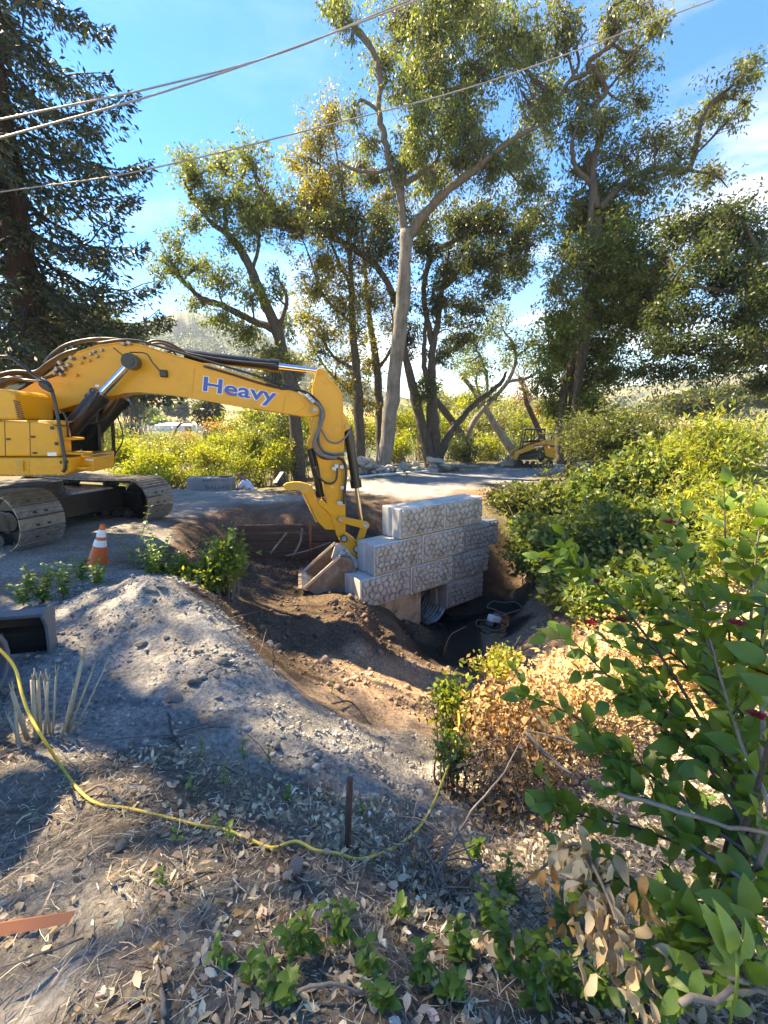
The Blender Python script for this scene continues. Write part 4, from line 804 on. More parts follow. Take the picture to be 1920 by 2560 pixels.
# ------------------------------------------------------------------ kneeling worker (continuous skinned body)
def person_kneel(base, yaw):
    root = thing('person', 'person in a light blue shirt kneeling beside the spare concrete block', 'person', base)
    J = {'pelvis': (0, 0, .42, .15), 'spine': (.10, 0, .62, .155), 'chest': (.22, 0, .80, .165), 'neck': (.32, 0, .93, .062), 'head0': (.36, 0, 1.0, .085), 'head': (.40, 0, 1.09, .088),
         'shl': (.24, .19, .83, .075), 'ell': (.42, .24, .62, .05), 'wrl': (.58, .14, .48, .034), 'hal': (.66, .10, .44, .04), 'shr': (.24, -.19, .83, .075), 'elr': (.44, -.24, .64, .05), 'wrr': (.60, -.14, .48, .034), 'har': (.68, -.10, .44, .04),
         'hil': (.02, .11, .38, .11), 'knl': (.40, .15, .10, .075), 'anl': (-.02, .14, .07, .05), 'tol': (-.16, .14, .05, .045), 'hir': (.02, -.11, .38, .11), 'knr': (.40, -.15, .10, .075), 'anr': (-.02, -.14, .07, .05), 'tor': (-.16, -.14, .05, .045)}
    E = [('pelvis', 'spine'), ('spine', 'chest'), ('chest', 'neck'), ('neck', 'head0'), ('head0', 'head'), ('chest', 'shl'), ('shl', 'ell'), ('ell', 'wrl'), ('wrl', 'hal'), ('chest', 'shr'), ('shr', 'elr'), ('elr', 'wrr'), ('wrr', 'har'), ('pelvis', 'hil'), ('hil', 'knl'), ('knl', 'anl'), ('anl', 'tol'), ('pelvis', 'hir'), ('hir', 'knr'), ('knr', 'anr'), ('anr', 'tor')]
    def grow(name, keys, m, fat=0.):
        ks = [k for k in J if k in keys]; ix = {k: i for i, k in enumerate(ks)}
        me = bpy.data.meshes.new(name); R = Matrix.Rotation(yaw, 3, 'Z')
        me.from_pydata([tuple(R @ Vector(J[k][:3])) for k in ks], [(ix[a], ix[b]) for a, b in E if a in ix and b in ix], []); me.materials.append(m)
        o = link(name, me, root); sk = o.modifiers.new('skin', 'SKIN'); lay = me.skin_vertices[0] if me.skin_vertices else None
        if lay is None:
            bm = bmesh.new(); bm.from_mesh(me); bm.verts.layers.skin.verify(); bm.to_mesh(me); bm.free(); lay = me.skin_vertices[0]
        for k in ks: lay.data[ix[k]].radius = (J[k][3] + fat,) * 2
        lay.data[0].use_root = True
        s2 = o.modifiers.new('sub', 'SUBSURF'); s2.levels = 2; s2.render_levels = 2
        for p in me.polygons: p.use_smooth = True
        return o
    grow('body', set(J), M['skin'])
    grow('shirt', {'pelvis', 'spine', 'chest', 'shl', 'ell', 'shr', 'elr'}, M['shirt'], .022)
    grow('trousers', {'pelvis', 'hil', 'knl', 'anl', 'hir', 'knr', 'anr'}, M['jeans'], .02)
    hb = MB(); R = Matrix.Rotation(yaw, 3, 'Z'); hc = base + R @ Vector((.385, 0, 1.08))
    n = 14; vs = []; fs = []
    for i in range(6):
        a = math.pi / 2 * i / 5
        for k in range(n):
            t = 2 * math.pi * k / n; vs.append(hc + R @ Vector((.112 * math.cos(a) * math.cos(t), .098 * math.cos(a) * math.sin(t), .125 * math.sin(a))))
    for i in range(5):
        for k in range(n): fs.append((i * n + k, i * n + (k + 1) % n, (i + 1) * n + (k + 1) % n, (i + 1) * n + k))
    hb.add(vs, fs); hb.prism([hc + R @ Vector(p) for p in ((.09, -.08, 0), (.2, -.05, -.01), (.2, .05, -.01), (.09, .08, 0))], (0, 0, .015)); hb.build('cap', M['hair'], root, smooth=False)
    fc = MB()
    for s in (-1, 1): fc.box(hc + R @ Vector((.085, s * .036, .01)), (.012, .02, .012), R); fc.box(hc + R @ Vector((0, s * .098, -.01)), (.04, .02, .06), R)
    fc.box(hc + R @ Vector((.1, 0, -.02)), (.035, .025, .04), R); fc.box(hc + R @ Vector((.085, 0, -.065)), (.012, .045, .01), R); fc.build('face', M['skin'], root, bevel=.005)
    for s in (-1, 1):
        h0 = base + R @ Vector((.66, s * .10, .44)); fg = MB()
        for k in range(4):
            o = R @ Vector((.02, s * (-.03 + .02 * k), 0)); fg.tube([h0 + o, h0 + o + R @ Vector((.045 + .006 * (k in (1, 2)), 0, -.01)), h0 + o + R @ Vector((.065, 0, -.04))], [.011, .010, .008], 6)
        fg.tube([h0 + R @ Vector((-.01, -s * .035, 0)), h0 + R @ Vector((.03, -s * .06, -.01)), h0 + R @ Vector((.05, -s * .05, -.03))], [.012, .011, .009], 6); fg.build('fingers', M['skin'], root, smooth=True)
pb = W(622, 1212, 16.1); person_kneel(Vector((pb.x + .1, 16.1, pb.z - .72)), math.radians(178))

# ------------------------------------------------------------------ compact track loader across the road
def loader():
    b = G(1322, 1166, .0); b.z = gz(b.x, b.y); s_ = 1.02
    root = thing('track_loader', 'small yellow and black tracked loader parked by the trees across the road', 'track loader', b)
    yw = math.radians(172); R = Matrix.Rotation(yw, 3, 'Z') * s_
    P = lambda x, y, z: b + R @ Vector((x, y, z))
    def pr(poly, y0, y1, nm, m, par=root, bv=.015): return MB().prism([P(x, y0, z) for x, z in poly], P(0, y1, 0) - P(0, y0, 0)).build(nm, m, par, bevel=bv)
    pr([(-1.2, .45), (.75, .45), (.8, .75), (.3, 1.0), (-.2, 1.05), (-1.25, 1.2)], -.5, .5, 'chassis', M['black'])
    pr([(-1.3, .55), (-.75, .55), (-.6, 1.15), (-.8, 1.45), (-1.2, 1.5), (-1.32, 1.3)], -.62, .62, 'engine_cover', M['yellow'])
    pr([(-1.42, .5), (-1.31, .5), (-1.33, 1.62), (-1.45, 1.6)], -.6, .6, 'rear_door', M['black'])
    for z in (.75, .95, 1.15, 1.35): pr([(-1.455, z), (-1.43, z), (-1.43, z + .07), (-1.455, z + .07)], -.4, .4, 'vent', M['rubber'])
    for s in (-1, 1):
        y0, y1 = (s * .68, s * .84) if s > 0 else (s * .84, s * .68)
        arm = pr([(-1.25, 1.38), (-.7, 1.52), (.1, 1.22), (.85, .85), (1.08, .38), (.98, .28), (.84, .35), (.68, .72), (.05, .98), (-.7, 1.24), (-1.2, 1.12)], y0, y1, 'lift_arm', M['yellow'])
        ya = y1 if s > 0 else y0; yb = ya + .006 * s
        pr([(-.75, 1.30), (-.1, 1.22), (.02, 1.15), (-.1, 1.12), (-.72, 1.20)], min(ya, yb), max(ya, yb), 'red_decal', M['redpaint'], arm, 0)
        pr([(-.5, 1.20), (-.05, 1.12), (-.1, 1.08), (-.5, 1.13)], min(ya, yb) - .001, max(ya, yb) + .001, 'white_decal', M['white'], arm, 0)
        pr([(-1.15, 1.13), (-.8, 1.15), (-.8, 1.23), (-1.15, 1.24)], min(ya, yb), max(ya, yb), 'number_decal', M['black'], arm, 0)
        MB().cyl(P(-.3, s * .6, .9), P(.75, s * .6, .62), .05, 10).build('lift_cylinder', M['black'], root)
        prof = [(-1.1, .33), (-.95, .05), (.7, .05), (.95, .28), (.8, .45), (-.5, .62), (-.85, .6)]
        c = sum((Vector((x, 0, z)) for x, z in prof), Vector()) / len(prof)
        tb = MB(); y0, y1 = (.52, .88) if s > 0 else (-.88, -.52); vs = []; m_ = len(prof)
        sp = spline([Vector((x, 0, z)) for x, z in prof + prof[:1]], 5)[:-1]; m_ = len(sp)
        for yy in (y0, y1): vs += [P(p.x, yy, p.z) for p in sp]
        for yy in (y0, y1): vs += [P(c.x + (p.x - c.x) * .88, yy, c.z + (p.z - c.z) * .84) for p in sp]
        fs = []
        for i in range(m_):
            j = (i + 1) % m_; fs += [(i, j, m_ + j, m_ + i), (2 * m_ + i, 3 * m_ + i, 3 * m_ + j, 2 * m_ + j), (i, 2 * m_ + i, 2 * m_ + j, j), (m_ + i, m_ + j, 3 * m_ + j, 3 * m_ + i)]
        tr = tb.add(vs, fs).build('rubber_track', M['rubber'], root)
        for x, z, r in ((.62, .25, .17), (-.8, .38, .2), (-.35, .16, .1), (-.02, .16, .1), (.3, .16, .1)): MB().cyl(P(x, s * .58, z), P(x, s * .82, z), r, 16).build('track_wheel', M['black'], tr)
    pr([(.95, .08), (1.62, .04), (1.64, .09), (1.2, .2), (1.1, .55), (.98, .58)], -.92, .92, 'bucket', M['bucket'])
    pr([(-.7, 1.98), (.38, 2.0), (.46, 2.04), (.36, 2.09), (-.68, 2.08)], -.42, .42, 'cab_roof', M['black'], root, .03)
    for s in (-1, 1):
        for (xa, za), (xb, zb_) in [((.5, .9), (.36, 2.02)), ((-.68, 1.2), (-.64, 2.02)), ((-.12, 1.1), (-.1, 2.02)), ((-.68, 1.45), (.45, 1.35))]: MB().tube([P(xa, s * .4, za), P(xb, s * .4, zb_)], .035, 6).build('cab_post', M['black'], root)
    pr([(-.5, 1.0), (-.1, 1.0), (-.1, 1.12), (-.38, 1.15), (-.45, 1.6), (-.55, 1.6)], -.22, .22, 'seat', M['rubber'])
    MB().tube([P(-1.05, .3, 1.5), P(-1.05, .3, 1.75)], .04, 8).build('exhaust', M['rubber'], root)
loader()

# ------------------------------------------------------------------ mini excavator at the left edge (only blade and track end show)
def mini():
    b = Vector((-3.15, 2.6, .22)); root = thing('mini_excavator', 'compact dark excavator at the left edge with dozer blade and rubber track', 'mini excavator', b)
    yw = math.radians(103); R = Matrix.Rotation(yw, 3, 'Z'); P = lambda x, y, z: b + R @ Vector((x, y, z))
    for s, off in ((-1, 0), (1, 1.25)):
        L_, r, wd = 1.55, .26, .3; sp = []
        for k in range(44):
            f, z, nx_, nz_ = loop_pt(k / 44 * (2 * (L_ - 2 * r) + 2 * math.pi * r), r, L_); sp.append((f - .75, z + .03, nx_, nz_))
        vs = []; n = len(sp); y0, y1 = -.15 + off, .15 + off
        for d, yy in ((0, y0), (0, y1), (-.05, y0), (-.05, y1)): vs += [P(x + nx_ * d, yy, z + nz_ * d) for x, z, nx_, nz_ in sp]
        fs = []
        for i in range(n):
            j = (i + 1) % n; fs += [(i, j, n + j, n + i), (2 * n + i, 3 * n + i, 3 * n + j, 2 * n + j), (i, 2 * n + i, 2 * n + j, j), (n + i, n + j, 3 * n + j, 3 * n + i)]
        tr = MB().add(vs, fs).build('rubber_track', M['hosegrey'], root, bevel=.012)
        lg = MB()
        for x, z, nx_, nz_ in sp:
            lg.box(P(x + nx_ * .008, off, z + nz_ * .008), (.03, .26, .035), R @ Matrix.Rotation(-math.atan2(nx_, nz_) * -1, 3, 'Y'))
        tag(lg.build('track_lug', M['rubber'], tr), kind='stuff')
        MB().prism([P(x, y0 + .06, z) for x, z in ((-.5, .16), (.5, .16), (.55, .3), (.4, .42), (-.45, .42))], P(0, .2, 0) - P(0, 0, 0)).build('track_frame', M['black'], tr, bevel=.01)
        for x, r_ in ((.52, .2), (-.5, .19)): MB().cyl(P(x, y0 + .05, .29), P(x, y1 - .05, .29), r_, 18).build('track_wheel', M['black'], tr, bevel=.01)
        for x in (-.2, .05, .3): MB().cyl(P(x, y0 + .05, .13), P(x, y1 - .05, .13), .07, 12).build('track_roller', M['black'], tr)
    MB().box(P(0, .62, .42), (.9, .95, .2), R).build('car_body', M['black'], root, bevel=.03)
    bl = MB(); sec = [(1.30, .02), (1.26, .1), (1.25, .25), (1.27, .36), (1.34, .42)]
    back = [(x - .025, z) for x, z in sec]
    blade = bl.prism([P(x, -.22, z) for x, z in sec + back[::-1]], P(0, 1.7, 0) - P(0, 0, 0)).build('blade', M['black'], root, bevel=.004)
    MB().prism([P(x, -.22, z) for x, z in ((1.20, .40), (1.36, .40), (1.36, .435), (1.20, .435))], P(0, 1.7, 0) - P(0, 0, 0)).build('top_lip', M['hosegrey'], blade, bevel=.006)
    MB().prism([P(x, -.22, z) for x, z in ((1.20, .32), (1.245, .32), (1.245, .40), (1.20, .40))], P(0, 1.7, 0) - P(0, 0, 0)).build('rear_rib', M['black'], blade, bevel=.006)
    for y in (-.25, 1.48): MB().prism([P(x, y, z) for x, z in ((1.18, .0), (1.34, .0), (1.33, .15), (1.38, .44), (1.33, .475), (1.19, .46), (1.16, .40), (1.20, .30))], P(0, .03, 0) - P(0, 0, 0)).build('end_plate', M['hosegrey'], blade, bevel=.006)
    MB().prism([P(1.238, y, z) for y, z in ((-.19, .16), (-.05, .16), (-.05, .28), (-.19, .28))], P(-.004, 0, 0) - P(0, 0, 0)).build('worn_patch', M['concrete'], blade)
    br = spline([P(1.2, .1, .14), P(1.18, .25, .26), P(1.16, .42, .31), P(1.16, .9, .31), P(1.18, 1.15, .26), P(1.2, 1.3, .14)], 5)
    MB().prism(br, P(-.04, 0, 0) - P(0, 0, 0)).build('brace', M['hosegrey'], blade, bevel=.004)
    for y in (.35, .95): MB().prism([P(.3, y, .28), P(1.2, y, .16), P(1.2, y, .30), P(.3, y, .42)], P(0, .07, 0) - P(0, 0, 0)).build('blade_arm', M['black'], root, bevel=.01)
    MB().prism([P(x, -.1, z) for x, z in ((-.9, .58), (.6, .58), (.62, .75), (.3, .9), (-.5, 1.05), (-.95, 1.0))], P(0, 1.4, 0) - P(0, 0, 0)).build('house', M['black'], root, bevel=.05)
    MB().prism([P(x, .0, z) for x, z in ((-.6, 2.2), (.45, 2.22), (.45, 2.28), (-.6, 2.28))], P(0, 1.1, 0) - P(0, 0, 0)).build('canopy', M['black'], root, bevel=.03)
    for x in (-.5, .4):
        for y in (.1, 1.0): MB().tube([P(x, y, .85), P(x, y, 2.22)], .03, 8).build('canopy_post', M['black'], root)
    MB().box(P(-.2, .55, 1.15), (.45, .45, .4), R).build('seat', M['rubber'], root, bevel=.06)
mini()

# ------------------------------------------------------------------ rocks along the far road edge: every rock a thing
def rock_mesh(seed, m=None, sub=2, sq=1.):
    r = random.Random(seed); bm = bmesh.new(); bmesh.ops.create_icosphere(bm, subdivisions=sub, radius=1)
    pl = [(Vector((r.gauss(0, 1), r.gauss(0, 1), r.gauss(0, 1))).normalized(), r.uniform(.45, .85)) for _ in range(9)]
    for v in bm.verts:
        for n_, d in pl:
            k = v.co.dot(n_) - d
            if k > 0: v.co -= n_ * k * .92
        v.co *= r.uniform(.95, 1.05); v.co.z *= .75
    me = bpy.data.meshes.new('rock'); bm.to_mesh(me); bm.free(); me.materials.append(m or M['rock']); return me
RM = [rock_mesh(s) for s in range(9)]
def rock(x, y, r, z=None, label='pale grey broken rock in the pile along the road edge', group='rocks piled along the road edge', m=None):
    o = bpy.data.objects.new('rock', random.choice(RM)); COL.objects.link(o); s = r * random.uniform(.8, 1.25)
    o.location = (x, y, (gz(x, y) + r * .25) if z is None else z); o.scale = (s * random.uniform(.8, 1.4), s * random.uniform(.8, 1.2), s * random.uniform(.7, 1.1)); o.rotation_euler = (random.uniform(-.5, .5), random.uniform(-.5, .5), random.uniform(0, 6.3))
    tag(o, label, 'rock', group); return o
for k in range(95):
    t = random.random(); px = 895 + 285 * t; y0 = 20.9 + 2.2 * t
    hump = math.exp(-((px - 905) / 45) ** 2) * .75 + math.exp(-((px - 1060) / 55) ** 2) * .55 + .12
    X_ = (px - 960) / F * y0 * .985; yy = y0 + random.uniform(-.45, .6)
    z = gz(X_, yy) + random.uniform(0, 1) ** 1.5 * hump * .9
    rock(X_, yy, random.uniform(.13, .30), z)
for px in (1135, 1160, 1180, 1208, 1230): rock((px - 960) / F * 22.8, 22.9 + random.uniform(-.3, .3), random.uniform(.2, .32), label='pale rock strung out right of the pile towards the loader', group='rocks towards the loader')
o = MB().tube(spline([G(870, 1197, .06), G(930, 1190, .08), G(1000, 1184, .08), G(1075, 1178, .07)]), .07, 8).build('log', M['pipewhite'], smooth=True); tag(o, 'long pale log lying along the road edge in front of the rocks', 'log')
o = MB().tube(spline([G(1085, 1165, .25), G(1150, 1166, .3), G(1190, 1168, .18)]), .08, 8).build('log', M['twig'], smooth=True); tag(o, 'short grey branch lying on the rocks by the forked trunk', 'branch')
a, c = G(682, 1207, .0), W(702, 1180, G(682, 1207, 0).y + .3)
o = MB().prism([a, a + Vector((.16, 0, 0)), c + Vector((.12, 0, 0)), c + Vector((-.02, 0, 0))], (0, .05, 0)).build('white_board', M['white'], bevel=.006); tag(o, 'white board leaning at the road edge left of the pale trunk', 'board')

# ------------------------------------------------------------------ distant houses, shed, fence
def house(px, py, wpx, hpx, Y_, wall_c, roof_c, label, nw=3):
    c = W(px, py, Y_); w_ = wpx * Y_ / F; h_ = hpx * Y_ / F; d_ = w_ * .6; z0 = c.z - 1.5
    root = thing('house', label, 'house', (c.x, c.y, z0))
    MB().box((c.x, c.y + d_ / 2, z0 + (h_ * .6 + 1.5) / 2), (w_, d_, h_ * .6 + 1.5)).build('wall', pmat('house_wall', wall_c, tuple(v * .9 for v in wall_c), 3, .9), root)
    zt = z0 + h_ * .6 + 1.5; e = .4
    MB().add([(c.x - w_ / 2 - e, c.y - e, zt), (c.x + w_ / 2 + e, c.y - e, zt), (c.x + w_ / 2 + e, c.y + d_ + e, zt), (c.x - w_ / 2 - e, c.y + d_ + e, zt), (c.x - w_ / 2 - e, c.y + d_ / 2, zt + h_ * .4), (c.x + w_ / 2 + e, c.y + d_ / 2, zt + h_ * .4)], [(0, 1, 5, 4), (2, 3, 4, 5), (0, 4, 3), (1, 2, 5), (3, 2, 1, 0)]).build('roof', pmat('house_roof', roof_c, tuple(v * .8 for v in roof_c), 6, .9), root)
    for k in range(nw):
        x = c.x - w_ / 2 + w_ * (k + .5) / nw
        MB().box((x, c.y - .02, zt - h_ * .3), (w_ / nw * .4, .1, h_ * .28)).build('window', M['glass'], root)
tan_, brn, wht, gry = (.5, .4, .3), (.3, .16, .1), (.6, .58, .55), (.28, .27, .27)
for a in [(408, 1012, 30, 12, 215, tan_, brn, 'tan house with brown roof, lowest left of the hillside row under the boom'), (440, 1024, 22, 9, 205, wht, gry, 'small white house with grey roof below the tan houses on the hillside'), (447, 1006, 24, 11, 235, tan_, (.42, .2, .12), 'tan house with reddish roof in the middle of the hillside row'), (480, 1018, 20, 12, 220, wht, brn, 'white house with brown roof right of the cypress trees'),
          (425, 998, 22, 9, 262, wht, brn, 'uppermost white house on the dry hillside under the boom'), (475, 996, 20, 9, 268, tan_, gry, 'uppermost tan house with grey roof on the dry hillside'), (300, 1008, 26, 12, 230, wht, gry, 'pale house seen between the excavator cab and its boom'), (355, 1000, 24, 10, 250, tan_, brn, 'tan house above the round green trees on the hillside')]: house(*a)
c = W(447, 1080, 112); root = thing('shed', 'long low white shed in the valley below the hillside houses', 'shed', (c.x, c.y, c.z - 1))
wd = 108 * 112 / F
MB().box((c.x, c.y + 3, c.z + .2), (wd, 6, 2.9)).build('wall', pmat('shed_wall', (.66, .66, .67), (.6, .6, .62), 2, .8), root)
MB().prism([(c.x - wd / 2 - .3, c.y - .4, c.z + 1.66), (c.x - wd / 2 - .3, c.y + 6.4, c.z + 1.66), (c.x - wd / 2 - .3, c.y + 3, c.z + 2.4)], (wd + .6, 0, 0)).build('roof', pmat('shed_roof', (.62, .64, .66), (.56, .58, .6), 2, .6), root)
MB().box((c.x + wd * .22, c.y - .03, c.z + .2), (1.6, .1, 2.2)).build('door', M['black'], root)
c = W(370, 1074, 108); root = thing('fence', 'low white rail fence left of the white shed', 'fence', (c.x, c.y, c.z - .8))
for k in range(7): MB().box((c.x - 2.6 + k * .9, c.y, c.z), (.12, .12, 1.9)).build('post', M['white'], root)
for z in (-.1, .35, .8): MB().box((c.x, c.y - .09, c.z + z), (5.8, .05, .22)).build('rail', M['white'], root)
# ------------------------------------------------------------------ trees
def tree(name, label, cat, Y_, limbs, blobs, bark, colour, leaf, k=1., seed=0, rd=1.5, group=None, clump=.34, per=30, dens=1., alt=None, altp=0., down=.35, wr=.42, moss=None, shell=.55, twigr=.012, lm='leaf', vv=.3, lbark=None):
    rg = np.random.default_rng(seed); root = None; segs = []
    for i, lb in enumerate(limbs):
        pts, rad = lb[0], lb[1]; ys = lb[2] if len(lb) > 2 else [Y_] * len(pts)
        P = [W(x * k, y * k, yy) for (x, y), yy in zip(pts, ys)]; R = [r * k * yy / F for r, yy in zip(rad, ys)]
        if root is None:
            g = gz(P[0].x, P[0].y); 
            if P[0].z > g: P.insert(0, Vector((P[0].x, P[0].y, g - .15))); R.insert(0, R[0] * 1.15)
            root = thing(name, label, cat, (P[0].x, P[0].y, g), group)
        Q = spline(P, 6); Rr = lerp_list(R, len(Q)); r0 = random.Random(seed * 31 + i)
        for j in range(1, len(Q) - 1): Q[j] += Vector((r0.gauss(0, 1), r0.gauss(0, 1), r0.gauss(0, .4))) * Rr[j] * (.06 if i == 0 else .16)
        MB().tube(Q, [r * r0.uniform(.93, 1.08) for r in Rr], 11 if i == 0 else 8).build('trunk' if i == 0 else 'limb', M[lbark if lbark and i else bark], root, smooth=True)
        segs += [np.array(q) for q in Q]
    S = np.array(segs); bl = []
    for b in blobs:
        x, y, rx, ry = b[:4]; yy = Y_ + (b[4] if len(b) > 4 else rg.uniform(-rd, rd)); c = W(x * k, y * k, yy)
        bl.append((tuple(c), (rx * k * yy / F, max(.5, rx * k * yy / F * .85), ry * k * yy / F)))
    V, Fc, Cc, ends = blob_foliage(bl, colour, leaf, rg, clump, per, dens, wr, down, alt, altp, shell, vv)
    o0 = np.array(org(root))
    cr_ = link('crown', mesh_np('crown', V - o0, Fc, M[lm], Cc), root); tag(cr_, kind='stuff')
    tv = []
    for c, pos in ends:
        d = np.linalg.norm(S - c[None] - np.array([0, 0, -.6]), axis=1); a = S[d.argmin()]
        tv.append(tube_quads(a[None], c[None], np.array([.05 * min(1.5, Y_ / 20)]), np.array([.02]), rg, .22, 5, 4))
        sel = pos[rg.random(len(pos)) < .8]
        f = rg.uniform(.3, 1, (len(sel), 1)); st = a[None] * (1 - f) + c[None] * f
        tv.append(tube_quads(st, sel, twigr * Y_ / 20 * 1.6, twigr * .35 * Y_ / 20, rg, .18, 3, 3))
    V, Fc, _ = cat_np(tv); tw = link('twigs', mesh_np('twigs', V - o0, Fc, M[bark]), root); tag(tw, kind='stuff')
    return root
G1, G2, G3 = (.135, .175, .06), (.14, .178, .06), (.10, .138, .05)
YEL = (.20, .17, .028)
# left leaning oak
tree('oak_tree', 'slender oak leaning left over the excavator boom with twisting limbs', 'tree', 24,
     [([(645, 1010), (632, 860), (615, 790), (600, 720), (570, 650), (545, 590), (520, 540), (490, 505), (455, 480), (430, 440), (400, 400)], [14, 13, 12, 12, 10, 9, 8, 6, 4, 3, 2]),
      ([(590, 710), (540, 690), (480, 660), (430, 640), (390, 600), (355, 565)], [8, 7, 6, 5, 4, 2]), ([(490, 505), (488, 450), (515, 400), (540, 350)], [5, 4, 3, 1.5]), ([(545, 590), (560, 520), (555, 460), (575, 410)], [4, 3.5, 3, 1.5]), ([(600, 720), (620, 650), (600, 600)], [5, 4, 2]), ([(440, 460), (410, 420), (440, 370)], [3.5, 3, 1.5])],
     [(425, 385, 50, 45), (480, 355, 55, 35), (540, 345, 45, 35), (400, 350, 25, 20), (455, 440, 50, 45), (520, 435, 50, 45), (565, 410, 30, 40), (550, 490, 40, 40), (415, 470, 25, 35), (365, 560, 45, 32), (430, 575, 45, 30), (345, 592, 25, 20), (480, 605, 50, 28), (425, 655, 35, 20), (470, 690, 40, 24), (530, 720, 50, 32), (590, 620, 28, 45), (505, 525, 35, 28), (590, 760, 35, 25), (540, 640, 35, 28), (620, 700, 25, 40), (385, 520, 25, 18)],
     'barkdark', G1, .16, K, 1, group=None, dens=.75, per=22, clump=.28, rd=1.4)
# yellowing pair
tree('yellowing_tree', 'slim tree with yellowing leaves left of the pale trunk', 'tree', 27,
     [([(778, 1000), (775, 900), (770, 800), (760, 700), (758, 600), (745, 450), (722, 300)], [11, 10, 9, 7, 5, 3, 1.5]), ([(770, 800), (720, 770), (690, 720), (660, 690)], [4, 3, 2.5, 1.5]), ([(762, 700), (700, 640), (670, 560)], [4, 3, 1.5]), ([(758, 620), (700, 480), (690, 330)], [3, 2.5, 1.2])],
     [(690, 300, 42, 55), (715, 260, 35, 45), (655, 345, 45, 45), (690, 400, 45, 40), (740, 370, 50, 45), (700, 560, 60, 55), (680, 625, 55, 50), (740, 650, 55, 55), (700, 720, 50, 50), (770, 720, 45, 40), (655, 680, 30, 50), (725, 480, 45, 45), (690, 760, 40, 35), (640, 480, 30, 40), (765, 560, 40, 50)],
     'barkdark', (.185, .185, .042), .15, K, 2, alt=(.29, .245, .05), altp=.4, dens=.85, per=30, clump=.36)
tree('yellowing_tree', 'dark stemmed tree with olive yellow leaves close behind the pale trunk', 'tree', 29,
     [([(822, 1000), (820, 900), (815, 800), (800, 700), (790, 600), (780, 480)], [10, 9, 8, 6, 4, 2]), ([(815, 800), (850, 740), (845, 660)], [4, 3, 1.5]), ([(818, 880), (760, 850), (700, 790), (660, 720)], [4, 3, 2.5, 1.2])],
     [(800, 640, 60, 50), (800, 550, 45, 50), (820, 470, 40, 45), (800, 780, 42, 45), (755, 830, 45, 40), (850, 700, 40, 45), (700, 840, 40, 30), (780, 880, 35, 40), (840, 420, 40, 40), (740, 780, 35, 30)],
     'barkdark', (.15, .145, .03), .15, K, 3, alt=(.27, .215, .045), altp=.25, dens=.85, per=28, clump=.36)
# big central tree
tree('tall_tree', 'tallest central tree with pale grey trunk forking into twisted mossy limbs', 'tree', 21,
     [([(955, 1180), (966, 1110), (982, 975), (1003, 790), (1012, 660), (1015, 575)], [22, 18.5, 17, 16, 14.5, 14], [22, 22, 21.8, 21.4, 21, 21]),
      ([(1013, 590), (1003, 502), (1008, 439), (1018, 351), (1037, 295), (1042, 200), (1030, 90), (1040, -60)], [10, 8, 7, 6.5, 6, 5, 4, 3]),
      ([(1006, 500), (980, 430), (962, 351), (946, 270), (952, 207), (937, 138), (912, 94), (862, 44), (824, 38), (790, 5)], [7, 7, 7, 6.5, 6, 6, 5, 4, 3, 2]),
      ([(1020, 590), (1069, 527), (1112, 483), (1175, 433), (1238, 382), (1288, 345), (1360, 310)], [10, 10, 9, 8, 7, 5, 2.5], [21, 20.8, 20.6, 20.3, 20, 19.8, 19.6]),
      ([(1012, 460), (1043, 439), (1087, 408), (1105, 351)], [6, 6, 5, 2.5]), ([(1240, 382), (1270, 425), (1312, 475)], [4, 3, 1.5]),
      ([(1040, 200), (1043, 125), (1050, 63), (1078, 5), (1090, -60)], [4.5, 4, 3.5, 3, 2]), ([(1175, 210), (1200, 182), (1250, 144), (1272, 90), (1290, 40)], [3, 4, 3.5, 3, 1.5]), ([(1045, 240), (1110, 230), (1180, 205)], [4, 3.5, 3]),
      ([(946, 275), (905, 250), (892, 265)], [4, 3.5, 2]), ([(905, 430), (870, 418), (845, 400)], [4, 3.5, 2]), ([(975, 420), (940, 432), (905, 428)], [4, 4, 4])],
     [(1000, 60, 70, 65), (1090, 70, 75, 75), (1190, 50, 75, 60), (1290, 70, 60, 60), (960, 160, 45, 50), (1080, 190, 75, 75), (1180, 190, 60, 65), (1050, 290, 60, 70), (1130, 310, 70, 75), (1000, 410, 50, 55), (1080, 450, 65, 50), (1150, 400, 55, 45), (1230, 430, 60, 50), (1300, 390, 65, 65), (1340, 300, 55, 55), (1330, 460, 45, 40), (940, 445, 45, 28), (905, 405, 30, 26), (860, 45, 38, 38), (880, 290, 25, 30), (1020, 220, 45, 50), (1370, 235, 45, 45), (920, 350, 35, 30), (1050, 380, 40, 40), (1250, 130, 50, 60), (1130, -20, 110, 40), (1340, 130, 45, 55), (1010, 530, 30, 35), (840, 5, 30, 25), (1170, 300, 50, 60), (1200, 360, 40, 40), (1060, 560, 40, 30)],
     'bark', G1, .15, 1., 4, rd=2.2, dens=1.0, per=21, clump=.245, down=.9, wr=.36, lbark='barkmid', vv=.5)
